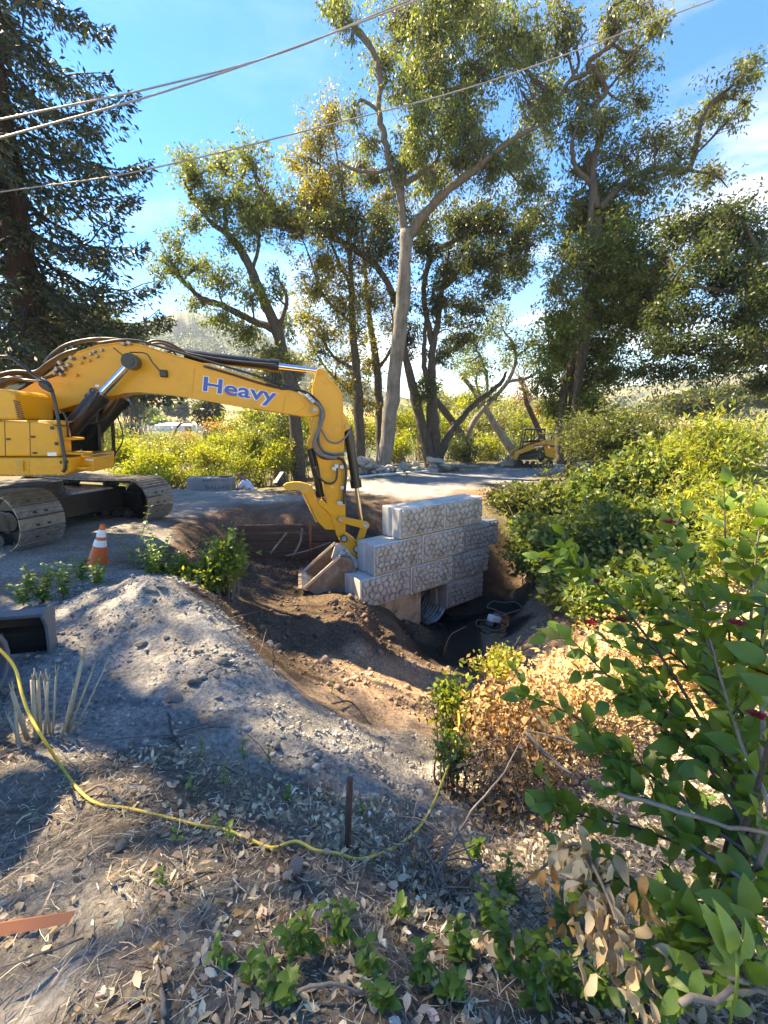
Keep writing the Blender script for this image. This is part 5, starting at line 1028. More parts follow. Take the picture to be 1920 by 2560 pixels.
# dark multi-stemmed oak behind it
tree('forked_oak', 'dark oak forking at the ground into several stems right of the pale trunk', 'tree', 27,
     [([(1085, 1165), (1060, 1085), (1035, 980), (1012, 880), (1000, 800)], [22, 13, 11, 8, 5]), ([(1092, 1150), (1088, 1080), (1082, 1000), (1080, 900), (1095, 800), (1110, 700), (1125, 620)], [14, 12, 11, 9, 7, 5, 3]), ([(1098, 1150), (1118, 1095), (1158, 1040), (1205, 995), (1250, 960), (1265, 930)], [11, 9, 7, 6, 5, 3]),
      ([(1012, 800), (987, 746), (949, 677), (924, 652), (862, 608), (799, 586), (730, 583)], [8, 8, 7, 7, 6, 4, 2]), ([(1080, 860), (1060, 740), (1080, 640), (1160, 590), (1260, 550)], [7, 6, 6, 5, 3]), ([(1110, 720), (1170, 660), (1250, 640), (1320, 600)], [5, 4, 3, 2]), ([(1072, 1100), (1075, 1000), (1060, 900), (1065, 800)], [9, 8, 6, 4])],
     [(715, 545, 95, 42), (800, 500, 80, 42), (650, 530, 45, 30), (875, 560, 55, 45), (800, 560, 60, 35), (1150, 560, 80, 55), (1230, 560, 85, 55), (1300, 600, 60, 60), (1200, 650, 80, 48), (1290, 670, 60, 45), (1120, 680, 55, 50), (1060, 610, 45, 55), (1090, 760, 48, 50), (1180, 770, 55, 42), (1025, 850, 38, 42), (1150, 850, 42, 40), (960, 620, 50, 35), (1340, 540, 45, 45), (1100, 880, 35, 35), (1010, 740, 30, 40), (1240, 720, 40, 30), (1060, 980, 30, 30), (950, 560, 40, 40)],
     'barkdark', (.062, .086, .034), .17, 1., 5, rd=2., dens=1.15, per=24, clump=.31)
tree('small_oak', 'small open oak in front of the pale horizon left of the dead tree', 'tree', 31,
     [([(1172, 1110), (1180, 1060), (1220, 1010), (1265, 960), (1290, 900), (1280, 850)], [7, 7, 6, 5, 4, 2]), ([(1220, 1010), (1215, 930), (1190, 870)], [4, 3, 1.5]), ([(1268, 955), (1330, 940), (1370, 900)], [4, 3, 1.5])],
     [(1180, 850, 50, 38), (1235, 815, 45, 38), (1280, 860, 42, 40), (1200, 925, 45, 30), (1265, 905, 35, 30), (1150, 900, 32, 28), (1330, 900, 40, 35), (1210, 985, 32, 28), (1250, 780, 26, 24), (1340, 850, 40, 40)],
     'bark', G2, .17, 1., 6, dens=.75, per=26, clump=.4)
tree('leaning_tree', 'bare trunk leaning left across the bright thicket behind the loader', 'tree', 33,
     [([(1290, 1155), (1275, 1120), (1230, 1050), (1195, 990), (1150, 935)], [11, 10, 8, 7, 4]), ([(1205, 1005), (1190, 950), (1200, 910)], [4, 3, 1.5])], [(1165, 930, 30, 22), (1200, 905, 28, 22), (1270, 1110, 35, 30), (1310, 1130, 30, 24)], 'bark', G2, .17, 1., 7, dens=.8, clump=.38)
tree('leaning_tree', 'dark trunk leaning left just right of the forked oak', 'tree', 31,
     [([(1165, 1150), (1150, 1085), (1105, 1020), (1060, 960)], [11, 10, 8, 5])], [(1060, 950, 30, 26), (1085, 985, 26, 20)], 'barkdark', G3, .16, 1., 8, dens=.8, clump=.38)
# dead russet tree
def dead_tree(name, label, px, pts, rad, Y_, n, spread, h, seed, russet=None):
    rg = np.random.default_rng(seed); P = spline([W(x, y, Y_) for x, y in pts], 6); g = gz(P[0].x, P[0].y); P.insert(0, Vector((P[0].x, P[0].y, min(g, P[0].z) - .1)))
    root = thing(name, label, 'tree', (P[0].x, P[0].y, g)); R = lerp_list([r * Y_ / F for r in rad], len(P)); MB().tube(P, R, 9).build('trunk', M['barkred' if russet else 'barkdark'], root, smooth=True)
    tv = []; A = np.array([tuple(p) for p in P]); 
    i0 = rg.integers(len(A) // 3, len(A), n); st = A[i0]; d = rg.normal(size=(n, 3)) * np.array([1, 1, .5]); d[:, 2] = np.abs(d[:, 2]) + .7; en = st + unit(d) * rg.uniform(.4, 1, (n, 1)) * h
    tv.append(tube_quads(st, en, .035 * Y_ / 36, .01, rg, .15, 4, 4))
    f = rg.uniform(.3, 1, (n * 4, 1)); k = rg.integers(0, n, n * 4); s2 = st[k] * (1 - f) + en[k] * f; d = rg.normal(size=(n * 4, 3)); d[:, 2] += .6; tv.append(tube_quads(s2, s2 + unit(d) * rg.uniform(.2, .6, (n * 4, 1)) * h * .5, .014, .006, rg, .1, 3, 3))
    V, Fc, _ = cat_np(tv); o0 = np.array(org(root)); tag(link('twigs', mesh_np('twigs', V - o0, Fc, M['twig' if russet else 'barkdark']), root), kind='stuff')
    if russet:
        bl = [(tuple(W(x, y, Y_)), (a * Y_ / F, a * Y_ / F, b * Y_ / F)) for x, y, a, b in russet]; V, Fc, Cc, _e = blob_foliage(bl, (.33, .13, .045), .15, rg, .35, 22, .8); tag(link('dead_leaves', mesh_np('dead_leaves', V - o0, Fc, M['dryleaf'], Cc), root), kind='stuff')
dead_tree('dead_tree', 'dead tree with russet leaves and bare twigs behind the loader', 0, [(1362, 1110), (1340, 1060), (1318, 1010), (1303, 950)], [8, 7, 6, 2], 36, 26, 1, 3.4, 9, [(1318, 985, 24, 26), (1305, 960, 20, 24), (1345, 1030, 18, 18)])
dead_tree('dead_tree', 'dead bare dark tree standing in the thicket below the boom lettering', 0, [(538, 1085), (536, 1050), (530, 1030), (536, 1005)], [5, 4, 3, 1], 66, 10, 1, 3.5, 10)
dead_tree('fallen_branch', 'bleached arching dead branch in front of the white shed', 0, [(430, 1100), (440, 1075), (452, 1060), (475, 1056), (490, 1070)], [3, 2.5, 2, 2, 1], 45, 9, 1, 1.2, 12)
# ivy clad tree on the right
tree('ivy_tree', 'big tree clad in dark ivy behind the loader with open upper limbs', 'tree', 19,
     [([(1428, 1160), (1437, 1010), (1452, 900), (1480, 700), (1492, 540), (1480, 440), (1470, 380)], [15, 14, 13, 13, 11, 9, 6]), ([(1400, 1160), (1402, 1060), (1415, 960), (1440, 860)], [12, 11, 10, 8]),
      ([(1420, 640), (1415, 590), (1395, 560)], [5, 4, 3])],
     [(1450, 960, 62, 60), (1480, 870, 95, 62), (1500, 790, 105, 65), (1520, 710, 110, 65), (1500, 630, 100, 58), (1530, 560, 95, 58), (1500, 490, 70, 48), (1400, 810, 60, 62), (1610, 720, 60, 62), (1420, 890, 65, 55), (1560, 640, 70, 60), (1450, 560, 45, 50), (1390, 880, 40, 50), (1530, 930, 60, 45), (1600, 800, 62, 58), (1640, 720, 50, 55), (1370, 950, 45, 50), (1480, 1010, 55, 40), (1400, 1020, 45, 45)],
     'barkdark', (.105, .155, .038), .14, 1., 13, rd=1.4, dens=1.35, per=26, clump=.27, alt=(.10, .095, .02), altp=.12)
tree('oak_tree', 'pale leaved oak crown opening out above the ivy clad trunk', 'tree', 18.2,
     [([(1478, 520), (1475, 460), (1440, 420), (1430, 360), (1450, 300)], [6, 6, 5, 4, 2]),
      ([(1490, 520), (1482, 420), (1500, 320), (1482, 271), (1515, 228), (1490, 180), (1471, 157), (1530, 110), (1548, 70), (1522, 40), (1535, 12), (1560, 0)], [7, 6, 5, 5, 5.5, 5, 5, 4.5, 4, 4, 3.5, 2.5]), ([(1482, 165), (1460, 188), (1425, 202), (1400, 240)], [4.5, 4.5, 4, 2]), ([(1425, 200), (1447, 160), (1442, 115), (1465, 75)], [3, 3, 2.5, 1.5]),
      ([(1500, 520), (1560, 460), (1640, 420), (1720, 425), (1745, 340), (1758, 290), (1790, 245), (1840, 250)], [7, 7, 6, 6, 5, 4, 3.5, 1.5]), ([(1720, 425), (1790, 440), (1820, 470)], [3, 2, 1]), ([(1790, 245), (1850, 200), (1880, 160)], [3, 2.5, 1.2]), ([(1530, 110), (1580, 130), (1640, 70)], [3, 2.5, 1.5])],
     [(1440, 320, 70, 45), (1520, 300, 65, 45), (1550, 385, 70, 40), (1470, 420, 45, 40), (1640, 345, 55, 38), (1700, 375, 50, 34), (1770, 435, 50, 30), (1450, 240, 45, 40), (1410, 100, 50, 55), (1530, 60, 60, 45), (1570, 150, 60, 55), (1640, 60, 45, 34), (1490, 200, 50, 45), (1790, 250, 45, 35), (1850, 200, 35, 38), (1880, 160, 26, 28), (1830, 290, 40, 26), (1600, 250, 40, 40), (1740, 310, 40, 30), (1640, 430, 50, 32), (1410, 30, 50, 40), (1590, 20, 50, 40), (1700, 440, 40, 26), (1600, 470, 50, 30), (1430, 500, 40, 40), (1420, 660, 35, 60), (1395, 720, 30, 50)],
     'barkdark', (.125, .15, .06), .14, 1., 14, rd=1.8, dens=.9, per=19, clump=.25, down=.6, wr=.38)
# right-hand dark oak
tree('dark_oak', 'dark oak entering from the right edge with low spreading boughs', 'tree', 15,
     [([(2050, 1180), (2030, 1000), (1985, 850), (1900, 730), (1810, 650), (1720, 590)], [30, 26, 20, 12, 7, 3]), ([(1995, 880), (1900, 905), (1810, 900), (1700, 880), (1610, 868)], [10, 8, 6, 4, 2]), ([(1900, 730), (1840, 730), (1760, 720), (1680, 700)], [6, 5, 4, 2]), ([(1960, 800), (1890, 620), (1850, 540)], [8, 5, 2])],
     [(1690, 585, 60, 38), (1770, 560, 65, 40), (1830, 530, 45, 34), (1745, 640, 70, 42), (1820, 690, 75, 50), (1900, 730, 65, 65), (1850, 790, 75, 50), (1760, 860, 75, 32), (1680, 872, 55, 27), (1850, 890, 75, 32), (1900, 600, 42, 52), (1900, 960, 50, 32), (1740, 780, 50, 34), (1660, 640, 35, 30), (1930, 860, 50, 60), (1700, 720, 45, 30), (1640, 850, 35, 24), (1790, 930, 50, 28), (1660, 780, 50, 50), (1830, 600, 60, 50), (1900, 840, 60, 60), (1700, 930, 60, 25), (1880, 680, 60, 50), (1620, 930, 45, 22)],
     'barkdark', (.066, .094, .036), .12, 1., 15, rd=1.4, dens=1.5, per=32, clump=.28)

# ------------------------------------------------------------------ redwoods: whorls of drooping boughs with sprays
def redwood(label, x, y, h, r0, seed, rmax, z_low, nb, sprays, shade=False):
    rg = np.random.default_rng(seed); g = gz(x, y); root = thing('redwood_tree', label, 'tree', (x, y, g)); o0 = np.array(org(root))
    zs = np.linspace(-.2, h, 16); MB().tube([(x + .05 * math.sin(z * .4), y + .05 * math.cos(z * .5), g + z) for z in zs], [max(.03, r0 * (1.25 if i == 0 else 1) * (1 - z / (h * 1.04)) ** .8) for i, z in enumerate(zs)], 14).build('trunk', M['barkred'], root, smooth=True)
    bv, LV, LF, LC = [], [], [], []; off = 0
    for b in range(nb):
        z = z_low + (h - z_low) * (b / nb) ** 1.15; a = b * 2.4 + rg.normal() * .3; ln = rmax * (1 - ((z - z_low) / (h - z_low)) ** 1.6) * rg.uniform(.65, 1.08) + .4
        t = np.linspace(0, 1, 9)[:, None]; dr = np.array([math.cos(a), math.sin(a), 0])
        p = np.array([x, y, g + z]) + dr * ln * t + np.array([0, 0, 1]) * (-.95 * np.sin(t * math.pi * .62) * ln * .34 + .26 * ln * np.maximum(0, t - .55) ** 1.2 * 1.4) + rg.normal(size=(9, 3)) * .05
        bv.append(tube_quads(p[:-1], p[1:], np.linspace(.07, .016, 8), np.linspace(.06, .01, 8), rg, 0, 1, 5))
        ns = int(sprays * (ln / rmax)); f = rg.random(ns) ** 1.0 * .96 + .04; ip = f * 8; i0 = np.minimum(ip.astype(int), 7); fr = (ip - i0)[:, None]; c = p[i0] * (1 - fr) + p[i0 + 1] * fr
        sd = np.array([-dr[1], dr[0], 0]); lat = rg.normal(size=(ns, 1)) * (.10 + .34 * np.sin(np.pi * np.minimum(1, f * 1.02)) ** .8)[:, None] * min(1, ln / 4)
        q = c + sd * lat + np.array([0, 0, -1]) * (np.abs(lat) * .35 + rg.random((ns, 1)) ** 1.5 * .38) + dr * np.abs(lat) * .5
        V, Fc = leaf_quads(q, .19 * np.exp(rg.normal(size=ns) * .3), .34, rg, .5, unit(dr * 1.2 + sd * np.sign(lat)), 1.3); LV.append(V); LF.append(Fc + off); off += len(V)
        cc = tint(ns, (.034, .052, .028), rg, .35, .12, (.10, .10, .035), .07); LC.append(np.repeat(cc, 4, axis=0))
    V, Fc, _ = cat_np(bv); tag(link('boughs', mesh_np('boughs', V - o0, Fc, M['barkred']), root), kind='stuff')
    tag(link('crown', mesh_np('crown', np.concatenate(LV) - o0, np.concatenate(LF), M['needle'], np.concatenate(LC)), root), kind='stuff'); return root
redwood('tall dark redwood at the left edge with sweeping drooping boughs', -12.9, 17.0, 25.5, .62, 21, 5.9, 5.4, 100, 1050)
redwood('redwood just outside the left edge, its boughs shading the foreground', -14.6, 9.6, 28, .7, 22, 6.0, 4.5, 106, 390, True)

# ------------------------------------------------------------------ shrubs and thickets
def shrub(name, label, cat, c, r, colour, leaf, seed, group=None, alt=None, altp=0., per=30, clump=.3, dens=1., wr=.4, down=.0, stems=7, twigc='twig', extra=None, shell=.5):
    rg = np.random.default_rng(seed); c = np.array(c, float); g = gz(c[0], c[1]); root = thing(name, label, cat, (c[0], c[1], g), group); o0 = np.array(org(root)); bl = []
    nb = 5
    for k in range(nb):
        o = unit(rg.normal(size=3)) * np.array(r) * .5; o[2] = abs(o[2]) * .5 - .1 * r[2]; bl.append((tuple(c + o), tuple(np.array(r) * rg.uniform(.5, .72))))
    if extra: bl += extra
    V, Fc, Cc, ends = blob_foliage(bl, colour, leaf, rg, clump, per, dens, wr, down, alt, altp, shell)
    V[:, 2] = np.maximum(V[:, 2], g - .1) if len(V) < 0 else V[:, 2]
    tag(link('foliage', mesh_np('foliage', V - o0, Fc, M['leaf'], Cc), root), kind='stuff')
    pos = np.concatenate([e[1] for e in ends]); k = rg.random(len(pos)) < min(1, 60 / len(pos)); sel = pos[k]; st = np.array([c[0], c[1], g - .05])[None] + rg.normal(size=(len(sel), 3)) * np.array([.25, .25, 0]) * r[0]
    V, Fc = tube_quads(st, sel, .014 * max(1, r[2]), .005, rg, .16, 4, 4); tag(link('stems', mesh_np('stems', V - o0, Fc, M[twigc]), root), kind='stuff'); return root
BRT, MIDG, SILV, DKG = (.25, .30, .05), (.16, .205, .05), (.21, .24, .11), (.06, .085, .032)
def thicket(px, py, rx, ry, Y_, col, seed, label, group, leaf=None, **kw):
    c = W(px, py, Y_); s = Y_ / F; shrub('willow_bush', label, 'bush', c, (rx * s, rx * s * .8, ry * s), col, leaf or .0058 * Y_, seed, group, clump=.017 * Y_, **kw)
LB = {'b': (BRT, 'bright yellow green willow bush in the sunny thicket beyond the road', 'bright bushes in the thicket beyond the road'), 'm': (MIDG, 'mid green willow bush in the thicket beyond the road', 'mid green bushes in the thicket beyond the road'), 's': (SILV, 'silvery green bush in the thicket beyond the road', 'silvery bushes in the thicket beyond the road')}
for i, (px, py, rx, ry, Y_, k) in enumerate([(300, 1140, 60, 55, 24, 'b'), (345, 1128, 60, 36, 28, 's'), (400, 1155, 70, 45, 22, 'b'), (455, 1128, 60, 34, 28, 's'), (515, 1150, 70, 45, 22, 'b'), (560, 1115, 60, 46, 28, 'b'), (600, 1170, 45, 45, 19.5, 'b'), (640, 1120, 55, 80, 24, 'm'), (330, 1190, 70, 40, 19, 'b'), (430, 1195, 60, 30, 18.5, 'b'), (540, 1195, 40, 30, 18.2, 'b'), (700, 1150, 50, 60, 23, 'b'), (745, 1120, 50, 70, 27, 'm'), (280, 1095, 50, 26, 36, 'm'), (380, 1108, 55, 20, 38, 'm'), (480, 1108, 55, 20, 40, 'b'), (585, 1075, 45, 36, 36, 'm'), (640, 1050, 45, 50, 34, 'm'), (690, 1060, 50, 50, 36, 'b'), (760, 1060, 50, 60, 36, 'b'), (840, 1090, 50, 60, 32, 'b'), (900, 1080, 60, 60, 33, 'b'),
                                      (1010, 1120, 55, 45, 32, 'b'), (980, 1060, 60, 60, 38, 'b'), (1060, 1060, 60, 60, 40, 'm'), (1140, 1070, 60, 60, 42, 'b'), (1220, 1060, 60, 60, 42, 's'), (1230, 1120, 60, 45, 36, 'b'), (1300, 1080, 60, 60, 42, 'b'), (1290, 1030, 60, 40, 55, 's'), (1200, 1010, 60, 40, 60, 'm'), (1380, 1050, 60, 60, 44, 'b'), (1450, 1060, 60, 60, 40, 'b'), (1080, 1010, 60, 40, 62, 's'), (1460, 1130, 50, 40, 30, 'm')]):
    c_, lb_, gp_ = LB[k]
    for lim, where in ((310, 'beside the excavator cab'), (380, 'between the cab and the spare block'), (440, 'above the left end of the spare block'), (500, 'above the middle of the spare block'), (530, 'above the right half of the spare block'), (565, 'above the right end of the spare block'), (625, 'behind the kneeling worker'), (665, 'between the worker and the white board'), (720, 'above the white board'), (790, 'behind the excavator stick'), (870, 'between the stick and the pale trunk'), (990, 'just right of the pale trunk') if Y_ > 34 else (960, 'behind the pale trunk'), (1030, 'between the pale trunk and the forked oak'), (1100, 'behind the forked oak'), (1180, 'right of the forked oak'), (1260, 'left of the leaning bare trunk'), (1330, 'behind the leaning bare trunk'), (1420, 'behind the loader'), (1900, 'right of the ivy clad trunk')):
        if px < lim: break
    lb_ = ('front ' if Y_ < 21 else 'middle ' if Y_ < 30 else 'back ' if Y_ < 50 else 'farthest ') + 'row ' + dict(b='bright yellow green willow', m='mid green willow', s='silvery green willow')[k] + ' ' + where
    thicket(px, py, rx, ry, Y_, c_, 100 + i, lb_, gp_, per=38, dens=1.15, alt=(.34, .27, .05), altp=.12)
thicket(700, 1080, 38, 110, 25, DKG, 150, 'dark green upright bush under the boom lettering beside the stick', None, per=30)
thicket(1165, 1125, 48, 45, 27.5, DKG, 151, 'dark rounded bush at the right foot of the forked oak', None, per=34)
thicket(540, 1070, 40, 26, 33, (.30, .19, .075), 152, 'reddish dry bush in the middle of the bright thicket', None, per=20, leaf=.16)
thicket(465, 1092, 34, 20, 36, (.32, .20, .08), 153, 'reddish dry bush in front of the white shed', None, per=20, leaf=.16)
# right bank
def bushm(name, label, cat, c, r, col, leaf, seed, **kw): return shrub(name, label, cat, c, r, col, leaf, seed, **kw)
bushm('laurel_bush', 'large dark small leaved bush right of the loader', 'bush', W(1560, 1105, 12.5), (1.75, 1.5, 1.3), (.10, .125, .05), .095, 160, per=42, clump=.24, dens=1.8)
bushm('laurel_bush', 'dark green bush at the road edge just right of the block wall', 'bush', W(1435, 1200, 13), (.75, .8, .5), (.07, .09, .028), .085, 161, per=32)
bushm('laurel_bush', 'dark bush in the shade low behind the right willow', 'bush', W(1640, 1230, 9.5), (.9, .9, .7), (.06, .085, .03), .075, 162, per=34, clump=.22)
for i, (px, py, Y_, rx, rz, lab) in enumerate([(1330, 1260, 11, .75, .5, 'bramble growing on the bank directly right of the top wall blocks'), (1345, 1390, 9.6, .6, .42, 'bramble hanging down the bank level with the culvert pipe'), (1440, 1330, 9.4, .8, .55, 'bramble mound in the middle of the right bank'), (1480, 1450, 7.6, .7, .4, 'sunlit bramble at the foot of the right bank'), (1590, 1350, 8.0, .7, .5, 'pale bramble below the right willow'), (1400, 1470, 8.3, .5, .3, 'yellow green bramble spilling towards the ditch'), (1420, 1265, 11.3, .9, .6, 'broad bramble behind the hanging one, right of the wall top'), (1530, 1230, 10.3, 1.1, .75, 'tall bramble in front of the large dark laurel'), (1650, 1190, 9.8, 1., .85, 'tall bramble left of the right hand willow'), (1560, 1300, 8.9, .85, .55, 'leafy bramble in the middle right of the thicket'), (1680, 1340, 7.8, .8, .6, 'bramble directly above the upper red flower'), (1335, 1325, 10.3, .55, .45, 'small bramble at the shaded wall end'), (1500, 1510, 6.9, .6, .32, 'low bramble behind the left tips of the flowering shrub'), (1630, 1460, 6.6, .7, .42, 'low bramble behind the middle of the flowering shrub')]):
    bushm('bramble', lab, 'bramble', W(px, py, Y_), (rx, rx, rz), [(.135, .20, .062), (.105, .165, .05), (.165, .225, .075)][i % 3] if i else (.09, .115, .04), .115, 170 + i, per=28, clump=.18, alt=(.25, .26, .09), altp=.14, dens=1.7, wr=.55)
bushm('bramble', 'dark weeds drooping over the pit edge behind the wall', 'bramble', W(1255, 1245, 13), (.55, .5, .35), (.05, .066, .025), .08, 178, per=26, clump=.18)
for i, (px, py, Y_, rx, rz, lab) in enumerate([(1830, 1150, 8.5, 1.0, 1.1, 'tall yellow green willow filling the right edge'), (1900, 1330, 6.5, .8, .9, 'yellow green willow low at the right edge behind the red flowers'), (1740, 1280, 8.2, .7, .8, 'slim yellow green willow left of the tall one')]):
    bushm('willow_shrub', lab, 'bush', W(px, py, Y_), (rx, rx, rz), (.23, .29, .075), .115, 190 + i, per=36, clump=.21, wr=.24, dens=1.9, alt=(.34, .31, .08), altp=.2, down=-.3)
# far things: woods on the hills, separate trees in the valley
def far_tree(px, py, rx, ry, Y_, col, seed, label, name='far_tree', group=None):
    c = W(px, py, Y_); s = Y_ / F; shrub(name, label, 'tree', c, (rx * s, rx * s, ry * s), col, .010 * Y_, seed, group, clump=.006 * Y_, per=16, dens=.42, stems=3, twigc='barkdark', shell=.35)
far_tree(318, 1000, 45, 55, 60, DKG, 200, 'dark feathery oak between the cab and the round green trees')
far_tree(512, 1030, 34, 50, 62, (.05, .06, .035), 201, 'grey green oak right of the white shed')
far_tree(372, 1040, 24, 22, 120, (.06, .10, .02), 202, 'round bright green tree left of the white shed')
far_tree(397, 1054, 16, 13, 116, (.13, .19, .03), 203, 'small yellow green tree at the left end of the white shed')
for i, px in enumerate((424, 447, 458)): far_tree(px, (1024, 1028, 1022)[i], 5, 16, 150, (.03, .05, .03), 204 + i, ('left of the three dark cypresses above the shed', 'middle of the three dark cypresses above the shed', 'right of the three dark cypresses above the shed')[i], 'cypress_tree')
far_tree(210, 815, 75, 50, 48, (.075, .09, .045), 210, 'pale grey green oak behind the redwood trunk')
far_tree(320, 845, 60, 40, 55, (.07, .085, .04), 211, 'low grey green oak above the boom crest')
far_tree(700, 930, 60, 45, 60, (.075, .085, .04), 212, 'oak on the slope behind the stick cylinder')
far_tree(1740, 1010, 90, 40, 60, (.075, .09, .035), 213, 'broad oak on the rise at the right, under the dark boughs')
far_tree(1860, 985, 80, 40, 75, (.07, .085, .035), 214, 'oak on the far rise at the right edge')
rgf = np.random.default_rng(77); n = 3300
fx = rgf.uniform(-1.05, 1.05, n); fy = rgf.uniform(170, 700, n) ; fx[:1500] = rgf.uniform(-.75, -.05, 1500); fy[:1500] = rgf.uniform(260, 480, 1500); fxx = fx * fy
dn_ = fbm(fxx / 40, fy / 40, 3) + np.where(fx < 0, sstep(300, 420, fy) * .9 - .25 - .25 * sstep(.5, 0, np.abs(fx + .45) * 0 + .2), .12) + .1 * (fx > .1)
keep = (dn_ > .06) | ((np.arange(n) < 1500) & (fy > 300)); fxx, fy = fxx[keep], fy[keep]; fz_ = hz(fxx, fy); N_ = len(fy); per_ = 20
hgt = rgf.uniform(3, 6.5, N_); ctr = np.repeat(np.stack([fxx, fy, fz_ + hgt * .55], 1), per_, 0); spd = rgf.normal(size=(len(ctr), 3)) * np.repeat(hgt[:, None], per_, 0) * np.array([.33, .33, .3])
V, Fc = leaf_quads(ctr + spd, np.repeat(hgt, per_) * .34, .7, rgf, .0)
tag(link('far_woods', mesh_np('far_woods', V, Fc, M['leaf'], np.repeat(tint(len(ctr), (.035, .05, .026), rgf, .3, .1), 4, axis=0))), kind='stuff')
# burnt bare conifers on the skyline
rgf = np.random.default_rng(78); n = 60; sx = rgf.uniform(-.47, -.40, n); sy = rgf.uniform(430, 470, n); sz = hz(sx * sy, sy); P0 = np.stack([sx * sy, sy, sz], 1); P1 = P0 + np.stack([rgf.normal(size=n) * .3, 0 * sx, rgf.uniform(9, 17, n)], 1)
tv = [tube_quads(P0, P1, .35, .08, rgf, .01, 2, 4)]; kk = np.repeat(np.arange(n), 9); f = rgf.uniform(.25, .98, (len(kk), 1)); st = P0[kk] * (1 - f) + P1[kk] * f; d = rgf.normal(size=(len(kk), 3)); d[:, 2] = np.abs(d[:, 2]) * .5; tv.append(tube_quads(st, st + unit(d) * 2.6 * (1.1 - f), .12, .05, rgf, .05, 2, 3))
V, Fc, _ = cat_np(tv); tag(link('burnt_trees', mesh_np('burnt_trees', V, Fc, M['twig'])), kind='stuff')
# ------------------------------------------------------------------ clods and gravel of the dug soil
def scatter_rocks(name, XY, sizes, m, colr, rg, sink=.25):
    bm = bmesh.new(); bmesh.ops.create_icosphere(bm, subdivisions=1, radius=1); bv = np.array([v.co[:] for v in bm.verts]); bf = np.array([[v.index for v in f.verts] for f in bm.faces]); bm.free()
    n = len(XY); z = hz(XY[:, 0], XY[:, 1]); nv = len(bv)
    V = np.repeat(bv[None], n, 0) * (1 + .22 * rg.normal(size=(n, nv, 1))); V *= np.exp(rg.normal(size=(n, 1, 3)) * .25) * np.array([1, 1, .8]) * sizes[:, None, None]
    a = rg.uniform(0, 6.3, n); ca, sa = np.cos(a)[:, None], np.sin(a)[:, None]; V = np.stack([V[..., 0] * ca - V[..., 1] * sa, V[..., 0] * sa + V[..., 1] * ca, V[..., 2]], -1)
    V += np.stack([XY[:, 0], XY[:, 1], z + sizes * sink], 1)[:, None, :]; Fc = (bf[None] + (np.arange(n) * nv)[:, None, None]).reshape(-1, 3)
    c = np.repeat(colr, nv, 0); return tag(link(name, mesh_np(name, V.reshape(-1, 3), Fc, m, c), None), kind='stuff')
rg = np.random.default_rng(5)
def region(n, x0, x1, y0, y1, mind=0): return np.stack([rg.uniform(x0, x1, n), rg.uniform(y0, y1, n)], 1)
def dist_col(XY, c): return ((zone(XY[:, 0], XY[:, 1])[0] - np.array(ZC[c])) ** 2).sum(1) ** .5
XY = region(30000, -4.3, 1.2, 2.2, 6.6); kg = (zw(XY, 'G') > .6) & (fbm(XY[:, 0] * 1.6, XY[:, 1] * 1.6, 3) + .25 * rg.normal(size=len(XY)) > -.02); XY = XY[kg][:13000]
sz = np.clip(.0058 * np.exp(rg.normal(size=len(XY)) * .62), .004, .055); scatter_rocks('gravel', XY, sz, M['clod'], np.array(ZC['G']) * np.exp(rg.normal(size=(len(XY), 1)) * .25) * np.array([1, 1, .98]), rg)
XY = region(40000, -3.8, 3.6, 4.6, 10.8); kd = (zw(XY, 'DT') > .6) & (hz(XY[:, 0], XY[:, 1]) > -1.87) & (fbm(XY[:, 0] * 1.1 + 9, XY[:, 1] * 1.1, 3) + .3 * rg.normal(size=len(XY)) > -.05); XY = XY[kd][:6500]
sz = np.clip(.012 * np.exp(rg.normal(size=len(XY)) * .6), .006, .07); scatter_rocks('soil_clods', XY, sz, M['clod'], zone(XY[:, 0], XY[:, 1])[0] * np.exp(rg.normal(size=(len(XY), 1)) * .2), rg)
for (px, py, z_) in [(385, 1555, .2), (410, 1548, .2), (395, 1580, .15), (490, 1755, .1), (340, 1790, .15), (420, 1640, .15), (560, 1700, .1), (670, 1570, -.3), (690, 1555, -.3), (440, 1790, .1), (360, 1650, .15), (500, 1680, .1)]:
    p = G(px, py, z_); rock(p.x, p.y, random.uniform(.035, .062), label='grey lump of dried mud on the spoil heap', group='mud lumps on the spoil heap', m=M['clod'])
CLG = pmat('mud_lump', (.24, .235, .225), (.40, .39, .37), 16, 1, bump=.03, bscale=26)
for o in [o for o in COL.objects if o.get('group') == 'mud lumps on the spoil heap']:
    o.data = o.data.copy(); o.data.materials[0] = CLG

# ------------------------------------------------------------------ litter: straw, chips and dry leaves
def inlit(XY, th=.09): return (zw(XY, 'L') > .5) | ((XY[:, 1] < 1.6) & (XY[:, 0] < -.6) & (rg.random(len(XY)) < .45))
XY = region(70000, -2.8, 3.4, .4, 5.0); XY = XY[(inlit(XY)) & (rg.random(len(XY)) < np.clip(1.25 - XY[:, 1] * .16, .2, 1))][:27000]
n = len(XY); z = hz(XY[:, 0], XY[:, 1]); a = rg.uniform(0, 6.3, n); ln = rg.uniform(.014, .075, n) * np.exp(rg.normal(size=n) * .45); wd = rg.uniform(.0005, .0016, n) * np.exp(rg.normal(size=n) * .35); el = rg.normal(size=n) * .22
d = np.stack([np.cos(a) * np.cos(el), np.sin(a) * np.cos(el), np.sin(el)], 1); s_ = np.stack([-np.sin(a), np.cos(a), rg.normal(size=n) * .5], 1); p = np.stack([XY[:, 0], XY[:, 1], z + .006 + rg.random(n) * .02], 1)
bend = rg.normal(size=(n, 1)) * .07 * s_ * ln[:, None]
